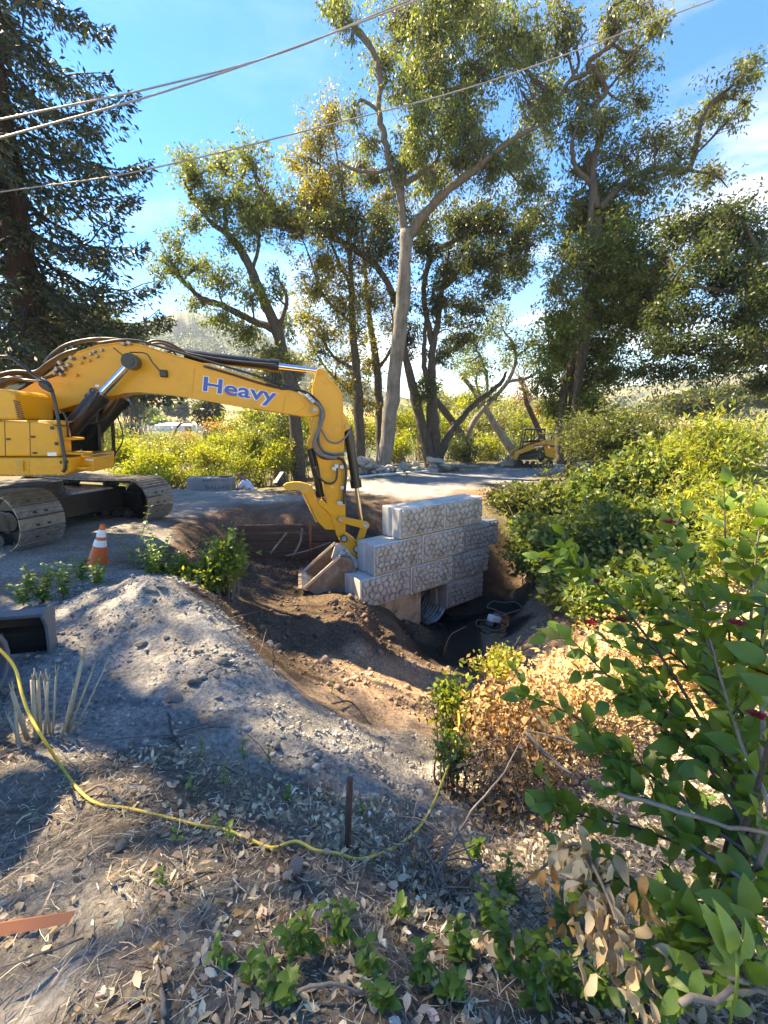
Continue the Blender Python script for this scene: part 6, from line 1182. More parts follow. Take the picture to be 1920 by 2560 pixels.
V = np.stack([p - d * ln[:, None] / 2 - s_ * wd[:, None], p - d * ln[:, None] / 2 + s_ * wd[:, None], p + bend + s_ * wd[:, None], p + bend - s_ * wd[:, None], p + d * ln[:, None] / 2 + s_ * wd[:, None] * .6, p + d * ln[:, None] / 2 - s_ * wd[:, None] * .6], 1).reshape(-1, 3)
i = np.arange(n) * 6; Fc = np.concatenate([np.stack([i, i + 1, i + 2, i + 3], 1), np.stack([i + 3, i + 2, i + 4, i + 5], 1)])
cs = tint(n, (.52, .44, .33), rg, .35, .08, (.26, .215, .17), .45); tag(link('straw_litter', mesh_np('straw_litter', V, Fc, M['straw'], np.repeat(cs, 6, 0))), kind='stuff')
XY = region(50000, -2.8, 3.4, .4, 5.0); XY = XY[inlit(XY) & (fbm(XY[:, 0] * 1.4 + 5, XY[:, 1] * 1.4, 3) + .35 * rg.normal(size=len(XY)) + .22 * XY[:, 0] > -.08)][:14000]
n = len(XY); z = hz(XY[:, 0], XY[:, 1])
def curl_leaves(P, Ls, rg, flat=1.0, wr=.48):
    n = len(P); a = rg.normal(size=(n, 3)); a[:, 2] *= .45 / flat; a = unit(a); up = np.array([0, 0, 1.]) + rg.normal(size=(n, 3)) * .5 / flat; b = unit(np.cross(a, up)); nn = np.cross(b, a); L_ = Ls[:, None]; w_ = L_ * wr * .5 * np.exp(rg.normal(size=(n, 1)) * .2); c = rg.uniform(-.1, .45, (n, 1)) * w_ * 2; e = rg.normal(size=(n, 1)) * .16 * L_
    m1, m2 = P + a * L_ * .33 + nn * e * .6, P + a * L_ * .68 + nn * e
    V = np.stack([P, m1 + b * w_ * .95 + nn * c, m1, m1 - b * w_ * .95 + nn * c, m2 + b * w_ * .8 + nn * c, m2, m2 - b * w_ * .8 + nn * c, P + a * L_ + nn * e * .4], 1).reshape(-1, 3)
    i = (np.arange(n) * 8)[:, None]; q = np.array([[0, 2, 1, 1], [0, 3, 2, 2], [1, 2, 5, 4], [2, 3, 6, 5], [4, 5, 7, 7], [5, 6, 7, 7]])
    T = np.array([[0, 2, 1], [0, 3, 2], [1, 2, 5], [1, 5, 4], [2, 3, 6], [2, 6, 5], [4, 5, 7], [5, 6, 7]]); return V, (i[:, None, :] + T[None]).reshape(-1, 3)
V, Fc = curl_leaves(np.stack([XY[:, 0], XY[:, 1], z + .008 + rg.random(n) * .025], 1), rg.uniform(.018, .056, n), rg)
cs = tint(n, (.60, .50, .36), rg, .32, .08, (.34, .26, .18), .35); tag(link('leaf_litter', mesh_np('leaf_litter', V, Fc, M['dryleaf'], np.repeat(cs, 8, 0))), kind='stuff')
# bigger single dry leaves lying on top
def leaf_mesh(name, m, wr=.5, fold=.1, curl=.12, nseg=5, point=1.0, wav=0., seed=0):
    r = random.Random(seed); vs = []; 
    for k in range(nseg + 1):
        t = k / nseg; wd = wr * .5 * (math.sin(math.pi * min(1, t ** .72)) ** .85 if 0 < t < 1 else .0); zc_ = curl * math.sin(t * math.pi * .9) - .6 * curl * t * t + wav * r.uniform(-.06, .06)
        vs.append((t, 0, zc_)); vs.append((t, wd, zc_ + fold * wd * 2 + wav * r.uniform(-.12, .12))); vs.append((t, -wd, zc_ + fold * wd * 2 + wav * r.uniform(-.12, .12)))
    fs = []
    for k in range(nseg):
        a, b = k * 3, k * 3 + 3; fs += [(a, b, b + 1, a + 1), (a, a + 2, b + 2, b)]
    me = bpy.data.meshes.new(name); me.from_pydata(vs, [], fs); me.materials.append(m)
    for p in me.polygons: p.use_smooth = True
    return me
M['spice'] = leafmat('spicebush_leaf', ((.075, .145, .024), (.15, .255, .042)), trans=.36, rough=.42, tint=(1.5, 1.35, .5), spec=.35)
M['spicey'] = leafmat('spicebush_leaf_yellowing', ((.16, .19, .035), (.30, .27, .05)), trans=.35, rough=.45)
M['bright'] = leafmat('seedling_leaf', ((.12, .22, .045), (.22, .33, .07)), trans=.35, rough=.42)
M['tanleaf'] = leafmat('withered_leaf', ((.40, .28, .15), (.58, .46, .30)), trans=.25, rough=.72, tint=(1.15, 1, .75), spec=.2)
M['brnleaf'] = leafmat('brown_leaf', ((.24, .13, .05), (.42, .26, .11)), trans=.3, rough=.72, tint=(1.3, .95, .5), spec=.2)
LM = {k: [leaf_mesh('leaf', M[k], w_, f_, c_, 5, 1, wv, s) for s, (w_, f_, c_, wv) in enumerate(v)] for k, v in dict(spice=[(.56, .10, .10, 0), (.62, .16, .05, .15), (.5, .05, .18, .1)], spicey=[(.56, .12, .12, .2)], bright=[(.52, .12, .12, 0), (.46, .06, .2, .1)], tanleaf=[(.46, .35, .22, .7), (.4, .5, .3, .9), (.5, .2, -.15, .8)], brnleaf=[(.42, .3, .2, .7), (.46, .15, .3, .8)]).items()}
def place_leaf(parent, kind, p, d, L_, up=None, name='leaf'):
    o = bpy.data.objects.new(name, random.choice(LM[kind])); COL.objects.link(o); o.parent = parent
    d = Vector(d).normalized(); up = Vector(up or (random.gauss(0, .35), random.gauss(0, .35), 1)); y = up.cross(d).normalized(); z = d.cross(y)
    R = Matrix((d, y, z)).transposed().to_4x4(); R = R @ Matrix.Diagonal((L_, L_ * random.uniform(.85, 1.15), L_, 1)); R.translation = Vector(p) - org(parent); o.matrix_basis = R; return o
for k in range(150):
    x, y = random.uniform(-1.6, 1.5), random.uniform(.85, 2.6)
    o = bpy.data.objects.new('dry_leaf', random.choice(LM['tanleaf' if k % 3 else 'brnleaf'])); COL.objects.link(o); o.location = on(x, y, .018); L_ = random.uniform(.028, .058); o.scale = (L_,) * 3; o.rotation_euler = (random.gauss(0, .5), random.gauss(0, .4), random.uniform(0, 6.3))
    tag(o, 'curled dry leaf lying loose on the foreground litter', 'leaf', 'loose dry leaves on the foreground litter')
# ------------------------------------------------------------------ twigs and sticks
def stick(pts, r, label, cat='stick', m='twig', name='stick', n=6):
    P = spline(pts, 5); R = [q * .68 for q in lerp_list(r, len(P))] if hasattr(r, '__len__') else [r] * len(P)
    for j in range(1, len(P) - 1): P[j] += Vector((random.gauss(0, 1), random.gauss(0, 1), random.gauss(0, 1))) * R[j] * .5
    return tag(MB().tube(P, R, n).build(name, M[m], smooth=True), label, cat)
def gp(px, py, z0=.3, dz=.02):
    p = G(px, py, z0)
    for _ in range(8): p = G(px, py, gz(p.x, p.y) * .6 + p.z * .4)
    p.z = gz(p.x, p.y) + dz; return p
stick([W(1100, 2150, 1.75), W(1180, 2030, 2.0), W(1260, 1930, 2.25), W(1312, 1830, 2.5)], [.010, .009, .008, .005], 'long grey stick propped from the litter up to the brown brush')
stick([W(1312, 1830, 2.5), W(1380, 1900, 2.35), W(1430, 1935, 2.25)], [.018, .016, .012], 'broken pale grey stick folded down from the top of the brush')
stick([W(1318, 1826, 2.45), W(1420, 1850, 2.2), W(1530, 1905, 2.0)], [.009, .008, .005], 'thin grey stick running right from the top of the brush')
stick([W(1545, 1985, 1.25), W(1700, 2030, 1.15), W(1850, 2070, 1.1), W(1960, 2090, 1.05)], [.010, .010, .009, .008], 'pale grey stick slanting through the dark green shrub')
stick([W(1700, 2510, .8), W(1830, 2480, .85), W(1925, 2470, .88)], [.012, .011, .009], 'thick grey stick low in the bottom right corner')
stick([gp(560, 1690), gp(640, 1665, 0, .06), gp(668, 1590, 0, .12)], [.007, .006, .004], 'curved pale twig standing out of the spoil heap crest', name='twig')
stick([gp(515, 1690), gp(560, 1665), gp(600, 1650)], [.006, .005, .003], 'thin dark twig lying on the spoil heap', m='barkdark', name='twig')
stick([gp(572, 1552), gp(610, 1545, 0, .05), gp(648, 1537, 0, .06)], [.012, .011, .008], 'short pale stick on the dark slope above the spoil heap')
stick([gp(205, 1860), gp(330, 1850), gp(440, 1840), gp(520, 1830, .1, .05)], [.007, .006, .006, .004], 'long twig lying across the foot of the spoil heap', name='twig')
stick([gp(420, 1790), gp(432, 1840), gp(455, 1880)], [.012, .012, .01], 'dark bent root on the spoil heap', m='barkdark', name='root')
stick([gp(830, 1760, -.3), gp(880, 1760, -.4), gp(925, 1812, -.5)], [.014, .013, .01], 'dark stick on the slope right of the heap', m='barkdark')
stick([W(1215, 1610, 7.2), W(1170, 1560, 7.6), W(1148, 1540, 7.8)] if 0 else [gp(1108, 1640, -1.5), W(1125, 1590, 7.0), W(1165, 1566, 7.2)], [.014, .011, .006], 'pale curved twig rising from the ditch bank', name='twig')
stick([gp(215, 1990), gp(260, 1985, .4, .05), gp(310, 2020)], [.012, .012, .009], 'brownish bent stick beside the yellow cord at left')
stick([gp(400, 2000), gp(470, 2030), gp(530, 2055)], [.006, .006, .004], 'straight thin stick above the middle of the cord', m='barkdark')
stick([gp(385, 2390), gp(398, 2460), gp(415, 2555)], [.010, .010, .012], 'grey stick running off the bottom edge')
stick([gp(690, 2530), gp(800, 2500, .6, .06), gp(915, 2505, .6, .04)], [.008, .008, .006], 'arched grey twig near the bottom edge', name='twig')
stick([gp(680, 2080), gp(740, 2200), gp(795, 2290)], [.012, .012, .008], 'dark root running down past the stone in the litter', m='barkdark', name='root')
for k in range(46):
    x, y = random.uniform(-1.9, 1.2), random.uniform(.8, 3.2); a = random.uniform(0, 6.3); L_ = random.uniform(.12, .4)
    P = [on(x, y, .02), on(x + L_ * .5 * math.cos(a), y + L_ * .5 * math.sin(a), .02 + random.uniform(0, .05)), on(x + L_ * math.cos(a + random.gauss(0, .3)), y + L_ * math.sin(a), .02 + random.uniform(0, .08))]
    o = stick(P, [random.uniform(.003, .006), .004, .002], 'thin dry twig strewn over the foreground litter', 'twig', random.choice(['twig', 'twig', 'barkdark']), 'twig', 5); o['group'] = 'twigs strewn over the foreground litter'
# vertical brown stake
p = gp(868, 2120); t = W(875, 1945, p.y + .05)
o = MB().tube([p - Vector((0, 0, .1)), p * .5 + t * .5, t], [.0155, .0165, .0155], 10).build('wooden_stake', M['redwoodstake'], bevel=.002); tag(o, 'reddish brown stake standing upright in the litter inside the cord loop', 'stake')
# orange lath at the left
a, c = W(-40, 2330, 1.10), W(176, 2292, 1.17)
d = (c - a).normalized(); n_ = Vector((.1, -.75, .65)).normalized(); s_ = d.cross(n_).normalized()
o = MB().prism([a - d * .5 - s_ * .026, c - s_ * .015 + d * .014, c + s_ * .015, a - d * .5 + s_ * .026], n_ * .008).build('marker_lath', M['ribbon'], bevel=.0015); tag(o, 'flat fluorescent orange marker lath poking in at the lower left', 'marker stake')
# mossy rock below the cord
for px, py, r_, lb_ in [(745, 2180, .06, 'angular grey stone under the cord in the litter'), (300, 2120, .03, 'small dark stone in the litter left of centre'), (345, 2500, .028, 'small grey stone near the bottom edge'), (1120, 2225, .035, 'dark stone on the litter right of the stake')]:
    p = gp(px, py); o = rock(p.x, p.y, r_, label=lb_, group=None); o.data = o.data.copy(); o.data.materials[0] = CLG
# ------------------------------------------------------------------ yellow cord
cp_ = [W(-60, 1585, 2.15), W(0, 1625, 2.2), W(38, 1672, 2.22), W(55, 1735, 2.15), W(75, 1790, 2.1), W(110, 1850, 2.05)]
for px, py, dz in [(150, 1920, .03), (200, 1985, .02), (250, 2017, .015), (320, 2027, .015), (420, 2052, .02), (500, 2070, .015), (560, 2080, .015), (620, 2105, .02), (680, 2128, .02), (740, 2125, .05), (790, 2140, .03), (850, 2145, .015), (890, 2155, .015), (940, 2145, .015), (1000, 2115, .015), (1050, 2070, .02), (1085, 2010, .03)]: cp_.append(gp(px, py, .3, dz))
cp_ += [W(1105, 1955, cp_[-1].y + .12), W(1130, 1890, cp_[-1].y + .3), W(1145, 1830, cp_[-1].y + .5), W(1147, 1790, cp_[-1].y + .8), gp(1140, 1740, -1, .05)]
o = MB().tube(spline(cp_, 7), .0078, 8).build('cord', M['cord'], smooth=True); tag(o, 'yellow extension cord snaking across the foreground litter', 'cord')

# ------------------------------------------------------------------ small leafy plants
def sprig(name, label, base, h, n, kind, L_, group=None, lean=(0, 0), seed=0, stems=1, m='twig'):
    r = random.Random(seed); random.seed(seed); root = thing(name, label, 'plant', base, group)
    for s in range(stems):
        a = r.uniform(0, 6.3); ln = Vector((lean[0] + .35 * math.cos(a) * (stems > 1), lean[1] + .35 * math.sin(a) * (stems > 1), 1)).normalized() * h * r.uniform(.7, 1.05); P = spline([base, base + ln * .5 + Vector((r.gauss(0, .05), r.gauss(0, .05), 0)) * h, base + ln], 4)
        MB().tube(P, lerp_list([.0035 + h * .006, .0015 + h * .002], len(P)), 5).build('stem', M[m], root, smooth=True)
        for k in range(n):
            f = .18 + .82 * k / max(1, n - 1); q = P[min(len(P) - 1, int(f * (len(P) - 1)))]; an = k * 2.4 + r.uniform(-.4, .4)
            for sd in (0, math.pi): place_leaf(root, kind, q, (math.cos(an + sd), math.sin(an + sd), r.uniform(-.15, .55)), L_ * r.uniform(.7, 1.15) * (1 - .3 * f))
    return root
for i, (px, py, h, n, k_, L_) in enumerate([(560, 1965, .12, 4, 'bright', .055), (612, 1905, .14, 5, 'bright', .05), (480, 1985, .10, 4, 'bright', .05), (500, 1900, .16, 4, 'bright', .045), (575, 2105, .08, 4, 'bright', .055), (445, 2110, .05, 2, 'bright', .05), (405, 2230, .09, 4, 'spice', .045), (540, 2070, .06, 3, 'bright', .045), (675, 1920, .12, 4, 'bright', .045), (830, 1730, .15, 3, 'bright', .07), (720, 2010, .10, 4, 'spice', .05), (905, 2040, .07, 3, 'spice', .045)]):
    sprig('seedling', ['leafy green seedling left of the two above the cord bend', 'tallest seedling on the near edge of the spoil heap', 'low seedling close above the yellow cord', 'thin seedling by the twigs at the heap foot', 'three leaved seedling just below the cord', 'single pair of green leaves below the cord at left', 'dark seedling in the middle of the litter', 'tiny seedling touching the cord', 'yellowing seedling right of the tallest one', 'sparse bright seedling on the crest above the heap', 'dark weed left of the brown stake', 'dark little weed right of the brown stake'][i], gp(px, py), h, n, k_, L_, 'seedlings in the litter', seed=300 + i)
for i, (px, py, h, n, st) in enumerate([(700, 2520, .16, 5, 3), (760, 2400, .18, 5, 4), (850, 2380, .15, 5, 3), (640, 2470, .10, 4, 2), (930, 2440, .13, 4, 3), (1000, 2300, .11, 4, 2), (1230, 2330, .20, 6, 4), (1270, 2450, .2, 6, 4), (1120, 2500, .12, 4, 3), (560, 2420, .08, 3, 2), (1180, 2140, .14, 5, 4), (1260, 2240, .16, 5, 4), (1330, 2400, .17, 5, 4), (1400, 2480, .18, 6, 4), (1150, 2410, .14, 5, 4), (1050, 2470, .13, 5, 3), (960, 2525, .12, 5, 3), (1330, 2530, .15, 5, 4), (1420, 2330, .18, 6, 4), (1480, 2520, .16, 6, 4)]):
    sprig('weed', ['dark leafy weed at the bottom edge left of the middle', 'broad dark weed below the middle of the litter', 'second broad dark weed just right of it', 'small dark weed at the lower left of the clump', 'dark weed among the pale dry leaves', 'lone dark sprig under the stone', 'leafy weed left of the withered branch', 'dense leafy weed under the withered branch', 'small weed at the bottom edge left of the withered leaves', 'tiny weed in the lower left litter', 'leafy weed by the foot of the long propped stick', 'leafy weed left of the topmost withered leaves', 'weed under the middle of the withered leaves', 'weed under the tip of the withered branch', 'weed between the pale leaves at the lower middle', 'low weed at the bottom edge right of the middle', 'small weed at the very bottom left of the pale leaves', 'weed at the bottom edge below the withered branch', 'dark weed behind the hanging withered leaves', 'bottom weed right of the withered branch'][i], gp(px, py, .45), h, n, 'spice', .062, 'dark weeds at the bottom', seed=340 + i, stems=st)
for i, (px, py, h, n, st, lab) in enumerate([(560, 1425, .62, 9, 7, 'dense leafy shrub on the bank left of the bucket'), (520, 1430, .45, 8, 6, 'lower part green shrub joined left of the dense one'), (335, 1425, .62, 8, 2, 'tall thin leafy shoot right of the traffic cone'), (400, 1430, .42, 8, 5, 'bushy shoot between the cone and the dense shrub'), (380, 1445, .3, 7, 5, 'yellowish low shoot on the bank behind the heap'), (600, 1440, .3, 7, 5, 'yellow tipped low shoot at the pit edge'), (460, 1440, .28, 6, 5, 'half dry low shoot on the bank crest'), (205, 1455, .28, 6, 4, 'low leafy plant at the foot of the cone'), (110, 1510, .34, 7, 6, 'leafy plant behind the dozer blade'), (60, 1520, .26, 6, 4, 'yellow green plant at the far left behind the blade'), (250, 1470, .22, 5, 4, 'small plant right of the blade top'), (160, 1500, .3, 6, 4, 'dark leafy plant over the blade end')]):
    b = gp(px, py, .15); sprig('leafy_shoot', lab, b, h * 1.45, int(n * 1.7), 'bright', .115, 'green shoots along the bank crest', seed=370 + i, stems=st)
for px, py, Y_, rx, rz, lab, sd in [(560, 1402, 6.45, .26, .46, 'dense bright leafy bush on the bank left of the bucket', 430), (505, 1440, 6.3, .26, .24, 'low bright leafy bush joined to the left of the dense one', 431), (400, 1440, 6.3, .22, .22, 'low bright leafy bush on the bank right of the cone', 432)]: bushm('leafy_bush', lab, 'bush', W(px, py, Y_), (rx, rx, rz), (.17, .25, .055), .075, sd, per=22, clump=.11, alt=(.36, .34, .08), altp=.15, wr=.5)
# bleached broken stems at the left
root = thing('broken_stems', 'clump of bleached splintered cane stubs beside the rubber track', 'stubble', gp(150, 1840, .3))
for (xa, ya, xb, yb, r_) in [(70, 1850, 30, 1730, .016), (90, 1850, 80, 1700, .014), (100, 1845, 95, 1700, .012), (125, 1840, 110, 1700, .008), (130, 1840, 140, 1690, .007), (160, 1830, 205, 1650, .014), (165, 1830, 230, 1680, .008), (110, 1845, 120, 1705, .009), (60, 1870, 20, 1790, .01), (150, 1850, 185, 1720, .008), (180, 1830, 262, 1670, .006), (45, 1870, 38, 1780, .012)]:
    p = gp(xa, ya, .3, -.03); t = W(xb, yb, p.y + .03); mb = MB(); mb.tube([p, p * .5 + t * .5, t], [r_, r_ * .95, r_ * .8], 7)
    for q in range(3): mb.tube([t - (t - p) * .04, t + (t - p) * random.uniform(.08, .2) + Vector((random.gauss(0, 1), random.gauss(0, 1), 0)) * r_ * 1.2], [r_ * .5, .001], 4)
    mb.build('cane', M['bleach'] if 'bleach' in M else M.setdefault('bleach', pmat('bleached_cane', (.34, .27, .18), (.52, .44, .31), 30, .85, stretch=(3, 3, .4))), root, smooth=True)
# ------------------------------------------------------------------ brown dry brush on the right of the ditch
rg = np.random.default_rng(8)
def brush(name, label, px, py, Y_, rx, rz, cols, seed, nl, L_, obj_leaves=0):
    r = np.random.default_rng(seed); c = np.array(W(px, py, Y_)); g = gz(c[0], c[1]); root = thing(name, label, 'bush', (c[0], c[1], g)); o0 = np.array(org(root))
    n = 70; st = np.array([c[0], c[1], g]) + r.normal(size=(n, 3)) * np.array([rx * .5, rx * .5, .02]); en = c + unit(r.normal(size=(n, 3))) * np.array([rx, rx, rz]) * r.uniform(.5, 1.1, (n, 1))
    V, Fc = tube_quads(st, en, .006, .002, r, .2, 4, 4); f = r.uniform(.2, .9, (n * 3, 1)); k = r.integers(0, n, n * 3); s2 = st[k] * (1 - f) + en[k] * f; V2, F2 = tube_quads(s2, s2 + unit(r.normal(size=(n * 3, 3))) * rx * .45, .003, .001, r, .15, 3, 3)
    tag(link('stems', mesh_np('stems', np.concatenate([V, V2]) - o0, np.concatenate([Fc, F2 + len(V)]), M['twig']), root), kind='stuff')
    P = c + unit(r.normal(size=(nl, 3))) * np.array([rx, rx, rz]) * (r.random((nl, 1)) ** .5) * 1.1; V, Fc = curl_leaves(P, L_ * np.exp(r.normal(size=nl) * .3), r, .5, .5); cc = tint(nl, cols[0], r, .3, .08, cols[1], .4)
    tag(link('dead_leaves', mesh_np('dead_leaves', V - o0, Fc, M['dryleaf'], np.repeat(cc, 8, 0)), root), kind='stuff'); return root
BR1, BR2 = (.46, .30, .14), (.30, .18, .08)
brush('dry_bush', 'brown withered bush topped by propped grey sticks', 1300, 1810, 3.4, .52, .33, (BR1, BR2), 400, 1900, .055)
brush('dry_bush', 'golden brown dry brush at the right above the ditch', 1450, 1725, 4.0, .62, .30, ((.58, .42, .22), BR1), 401, 1700, .055)
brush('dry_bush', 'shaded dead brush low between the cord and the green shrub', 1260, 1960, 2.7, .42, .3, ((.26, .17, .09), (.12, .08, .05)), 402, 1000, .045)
brush('dry_bush', 'straw coloured dry brush behind the dark green shrub', 1640, 1640, 4.6, .9, .35, ((.56, .40, .19), (.45, .27, .1)), 403, 1600, .06)
brush('dry_bush', 'pale dry brush at the right edge behind the dark green shrub', 1850, 1650, 4.2, .8, .4, ((.56, .40, .19), (.30, .28, .08)), 404, 1300, .06)
brush('dry_bush', 'low pale dead leaves in the bottom middle', 1080, 2330, 1.5, .30, .10, ((.44, .31, .16), (.30, .19, .09)), 405, 800, .040)
brush('dry_bush', 'dry leafy tangle right of the brown stake', 1050, 2250, 1.75, .30, .10, ((.38, .26, .14), (.24, .16, .08)), 406, 600, .036)
bushm('green_vine', 'yellow green vine clump where the cord drops into the ditch', 'vine', W(1140, 1760, 3.9), (.28, .26, .34), (.24, .29, .06), .06, 410, per=13, clump=.10, alt=(.07, .12, .03), altp=.4, wr=.55)
bushm('green_vine', 'dark green vine hanging along the yellow cord', 'vine', W(1128, 1890, 2.9), (.11, .11, .20), (.09, .16, .045), .05, 411, per=11, clump=.08, wr=.5)
bushm('green_vine', 'pale vine running along the top of the dry brush', 'vine', W(1250, 1660, 4.6), (.36, .3, .14), (.26, .30, .07), .055, 412, per=16, clump=.10, alt=(.4, .3, .1), altp=.3, wr=.5)
# ------------------------------------------------------------------ foreground shrub with big leaves and red flowers
random.seed(9)
sb = on(1.35, 1.45, 0); shr = thing('spicebush', 'big dark green shrub with broad leaves and red flowers filling the lower right', 'shrub', sb)
stems = [([(1900, 2250, 1.25), (1860, 2000, 1.4), (1830, 1700, 1.55), (1815, 1400, 1.65), (1810, 1215, 1.7)], 1), ([(1880, 2100, 1.3), (1750, 1800, 1.5), (1600, 1570, 1.7), (1480, 1450, 1.8), (1400, 1390, 1.85)], 1), ([(1880, 2000, 1.3), (1800, 1700, 1.5), (1720, 1480, 1.6), (1675, 1330, 1.65)], 1), ([(1860, 2150, 1.25), (1650, 1960, 1.5), (1450, 1800, 1.7), (1320, 1740, 1.8)], 1), ([(1870, 2050, 1.25), (1700, 1860, 1.45), (1530, 1700, 1.6), (1430, 1600, 1.7)], 1),
         ([(1900, 1900, 1.2), (1875, 1650, 1.4), (1885, 1450, 1.5), (1900, 1300, 1.55)], 1), ([(1890, 1950, 1.3), (1790, 1680, 1.5), (1700, 1560, 1.65), (1600, 1490, 1.75)], 1), ([(1850, 2200, 1.2), (1620, 2080, 1.4), (1460, 2040, 1.5), (1370, 2000, 1.55)], 1), ([(1900, 2060, 1.2), (1800, 1860, 1.35), (1650, 1770, 1.5), (1540, 1720, 1.55)], 1), ([(1910, 2200, 1.15), (1770, 2060, 1.3), (1620, 1920, 1.45), (1490, 1880, 1.5)], 1), ([(1925, 1850, 1.1), (1905, 1600, 1.25), (1935, 1450, 1.35)], 1), ([(1850, 1900, 1.45), (1740, 1700, 1.6), (1660, 1620, 1.7), (1560, 1580, 1.8)], 1), ([(1880, 2300, 1.0), (1720, 2250, 1.1), (1560, 2200, 1.2), (1460, 2180, 1.25)], 1), ([(1900, 2400, .95), (1760, 2330, 1.0), (1680, 2260, 1.05)], 1), ([(1900, 2200, 1.2), (1780, 1930, 1.4), (1690, 1800, 1.5), (1590, 1640, 1.6)], 1), ([(1920, 2100, 1.1), (1850, 1850, 1.25), (1780, 1620, 1.4), (1760, 1500, 1.45)], 1), ([(1870, 2450, .9), (1740, 2430, .95), (1620, 2480, 1.0)], 1), ([(1890, 2250, 1.1), (1740, 2120, 1.2), (1640, 2010, 1.3), (1560, 1960, 1.35)], 1)]
nl = 0; spots = []
for pts, _ in stems:
    P = [sb] + [W(*p) for p in pts]; Q = spline(P, 8); MB().tube(Q, lerp_list([.012, .008, .006, .004, .002], len(Q)), 6).build('stem', M['barkdark'] if random.random() < .5 else M['twig'], shr, smooth=True)
    i = 9; sd = random.uniform(0, 3)
    while i < len(Q):
        t = (Q[min(i + 1, len(Q) - 1)] - Q[i - 1]).normalized(); u = t.orthogonal().normalized(); v = t.cross(u); sd += 1.57 + random.uniform(-.3, .3)
        for s in (0, math.pi):
            if random.random() < .1: continue
            d = (u * math.cos(sd + s) + v * math.sin(sd + s)) * .9 + t * .65 + Vector((0, 0, -.12)); spots.append((Q[i], d, random.uniform(.07, .112) * (1.05 if i < len(Q) - 4 else .8)))
        if random.random() < .5:      # short side twig with its own pairs
            d = (u * math.cos(sd + .8) + v * math.sin(sd + .8)).normalized() * .7 + t * .7; e = Q[i] + d * random.uniform(.07, .14); MB().tube([Q[i], e], [.003, .0015], 4).build('side_twig', M['barkdark'], shr)
            for f in (.5, 1): spots += [(Q[i] * (1 - f) + e * f, d + Vector((random.gauss(0, .8), random.gauss(0, .8), random.gauss(0, .5))), random.uniform(.055, .09)) for _ in range(2)]
        i += 1 if random.random() < .35 else 2
    spots.append((Q[-1], (Q[-1] - Q[-3]), .09))
random.shuffle(spots)
for p, d, L_ in spots[:298]:
    d = Vector(d).normalized(); place_leaf(shr, 'spicey' if random.random() < .035 else 'spice', p, d, L_, up=(random.gauss(0, .6), random.gauss(-.25, .6), 1))
def merged_leaves(items, kind, name, parent):
    Vs, Fs, off = [], [], 0; me0 = LM[kind][0]; bv = np.array([v.co[:] for v in me0.vertices]); bf = np.array([list(p.vertices) for p in me0.polygons])
    for p, d, L_ in items:
        d = Vector(d).normalized(); y = Vector((random.gauss(0, .6), random.gauss(0, .6), 1)).cross(d).normalized(); z = d.cross(y); R = np.array([d, y, z]); Vs.append(np.array(p - org(parent))[None] + (bv * L_) @ R); Fs.append(bf + off); off += len(bv)
    me = mesh_np(name, np.concatenate(Vs), np.concatenate(Fs), M[kind], None, True); return tag(link(name, me, parent), kind='stuff')
rest = spots[298:]
for k in range(520):   # deeper, smaller leaves low in the shrub
    px = random.uniform(1500, 1930); py = random.uniform(1780, 2540); 
    if px < 1900 - (py - 1700) * .55: continue
    rest.append((W(px, py, random.uniform(1.15, 1.75)), Vector((random.gauss(-.4, 1), random.gauss(0, 1), random.gauss(.1, .6))), random.uniform(.05, .085)))
merged_leaves(rest, 'spice', 'inner_leaves', shr)
for (px, py, Y_) in [(1672, 1308, 1.62), (1488, 1455, 1.78), (1552, 1552, 1.7), (1840, 1560, 1.3), (1905, 1680, 1.2), (1890, 1790, 1.18), (1480, 1560, 1.7)]:
    c = W(px, py, Y_); fb = MB()
    for k in range(14):
        a = k * 2.4; e = .25 + .6 * (k / 14); d = Vector((math.cos(a) * math.cos(e), math.sin(a) * math.cos(e), math.sin(e))); s_ = d.orthogonal().normalized(); L_ = .034 - .012 * k / 14
        fb.add([c, c + d * L_ * .55 + s_ * .0065, c + d * L_ + Vector((0, 0, -.004)), c + d * L_ * .55 - s_ * .0065], [(0, 1, 2, 3)])
    fb.build('flower', M['petal'], shr)
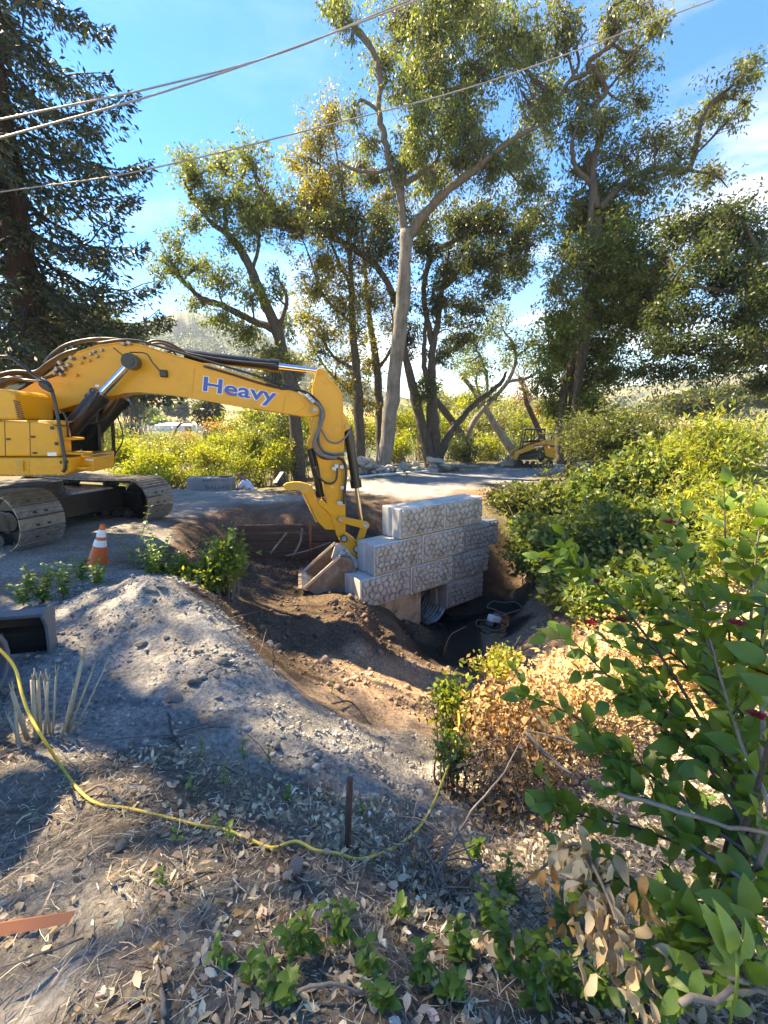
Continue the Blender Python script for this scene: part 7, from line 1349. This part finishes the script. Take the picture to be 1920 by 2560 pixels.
# bright bold leaves in front at lower right
fr = thing('leafy_shoot', 'bright green shoot with long narrow leaves at the lower right corner', 'plant', on(1.0, .95))
q0 = W(1840, 2480, .82); MB().tube(spline([on(1.0, .95), q0, W(1830, 2360, .85), W(1760, 2260, .9)], 5), .004, 6).build('stem', M['bright'], fr, smooth=True)
for a, b, L_ in [((1835, 2400), (1745, 2250), .13), ((1830, 2390), (1780, 2230), .12), ((1850, 2400), (1865, 2290), .095), ((1840, 2430), (1790, 2300), .11)]:
    pa, pb_ = W(*a, .84), W(*b, .9); place_leaf(fr, 'bright', pa, pb_ - pa, L_, up=(random.gauss(0, .3), -.8, .7))
for (a, b) in [((1690, 2400), (1640, 2330)), ((1690, 2470), (1660, 2520)), ((1750, 2420), (1720, 2520)), ((1580, 2400), (1540, 2330)), ((1800, 2500), (1890, 2530))]:
    pa, pb_ = W(*a, .9), W(*b, .88); place_leaf(fr, 'bright', pa, pb_ - pa, random.uniform(.06, .085), up=(random.gauss(0, .3), -.7, .7))
# withered hanging branch
random.seed(12)
wb = thing('withered_branch', 'withered branch hung with pale tan leaves at the lower right', 'branch', W(1420, 2140, 1.3))
bp_ = [W(1310, 2210, 1.5), W(1380, 2150, 1.35), W(1440, 2110, 1.25), W(1490, 2180, 1.12), W(1540, 2300, 1.0), W(1560, 2420, .92)]
Q = spline(bp_, 7); MB().tube(Q, lerp_list([.004, .007, .005, .003], len(Q)), 6).build('stem', M['twig'], wb, smooth=True)
for k in range(105):
    f = random.random() ** .8; q = Q[min(len(Q) - 1, int((.3 + .7 * f) * (len(Q) - 1)))] + Vector((random.gauss(0, .045), random.gauss(0, .05), random.gauss(-.01, .035)))
    place_leaf(wb, 'tanleaf', q, (random.gauss(0, .5), random.gauss(0, .5), -1.1), random.uniform(.055, .095), up=(random.gauss(0, 1), random.gauss(-.6, .7), .3))
for k in range(26):
    q = W(random.uniform(1590, 1640), random.uniform(2180, 2260), 1.0) if k < 5 else W(random.uniform(1350, 1480), random.uniform(2150, 2330), random.uniform(1.1, 1.25)); place_leaf(wb, 'brnleaf', q, (random.gauss(0, .5), random.gauss(0, .5), -1), random.uniform(.045, .075), up=(random.gauss(0, 1), -.6, .3))
# haze: pale air round the whole scene, sky outside it
hb = MB().box((0, 280, 74), (1360, 740, 160)).build('haze', M['ground']); hb.data.materials.clear()
hm = bpy.data.materials.new('haze'); hm.use_nodes = True; t = hm.node_tree; t.nodes.clear(); pv = t.nodes.new('ShaderNodeVolumePrincipled'); pv.inputs['Color'].default_value = (.62, .78, 1, 1); pv.inputs['Density'].default_value = HAZE; pv.inputs['Anisotropy'].default_value = .2
oo = t.nodes.new('ShaderNodeOutputMaterial'); t.links.new(pv.outputs[0], oo.inputs['Volume']); hb.data.materials.append(hm); tag(hb, kind='stuff')
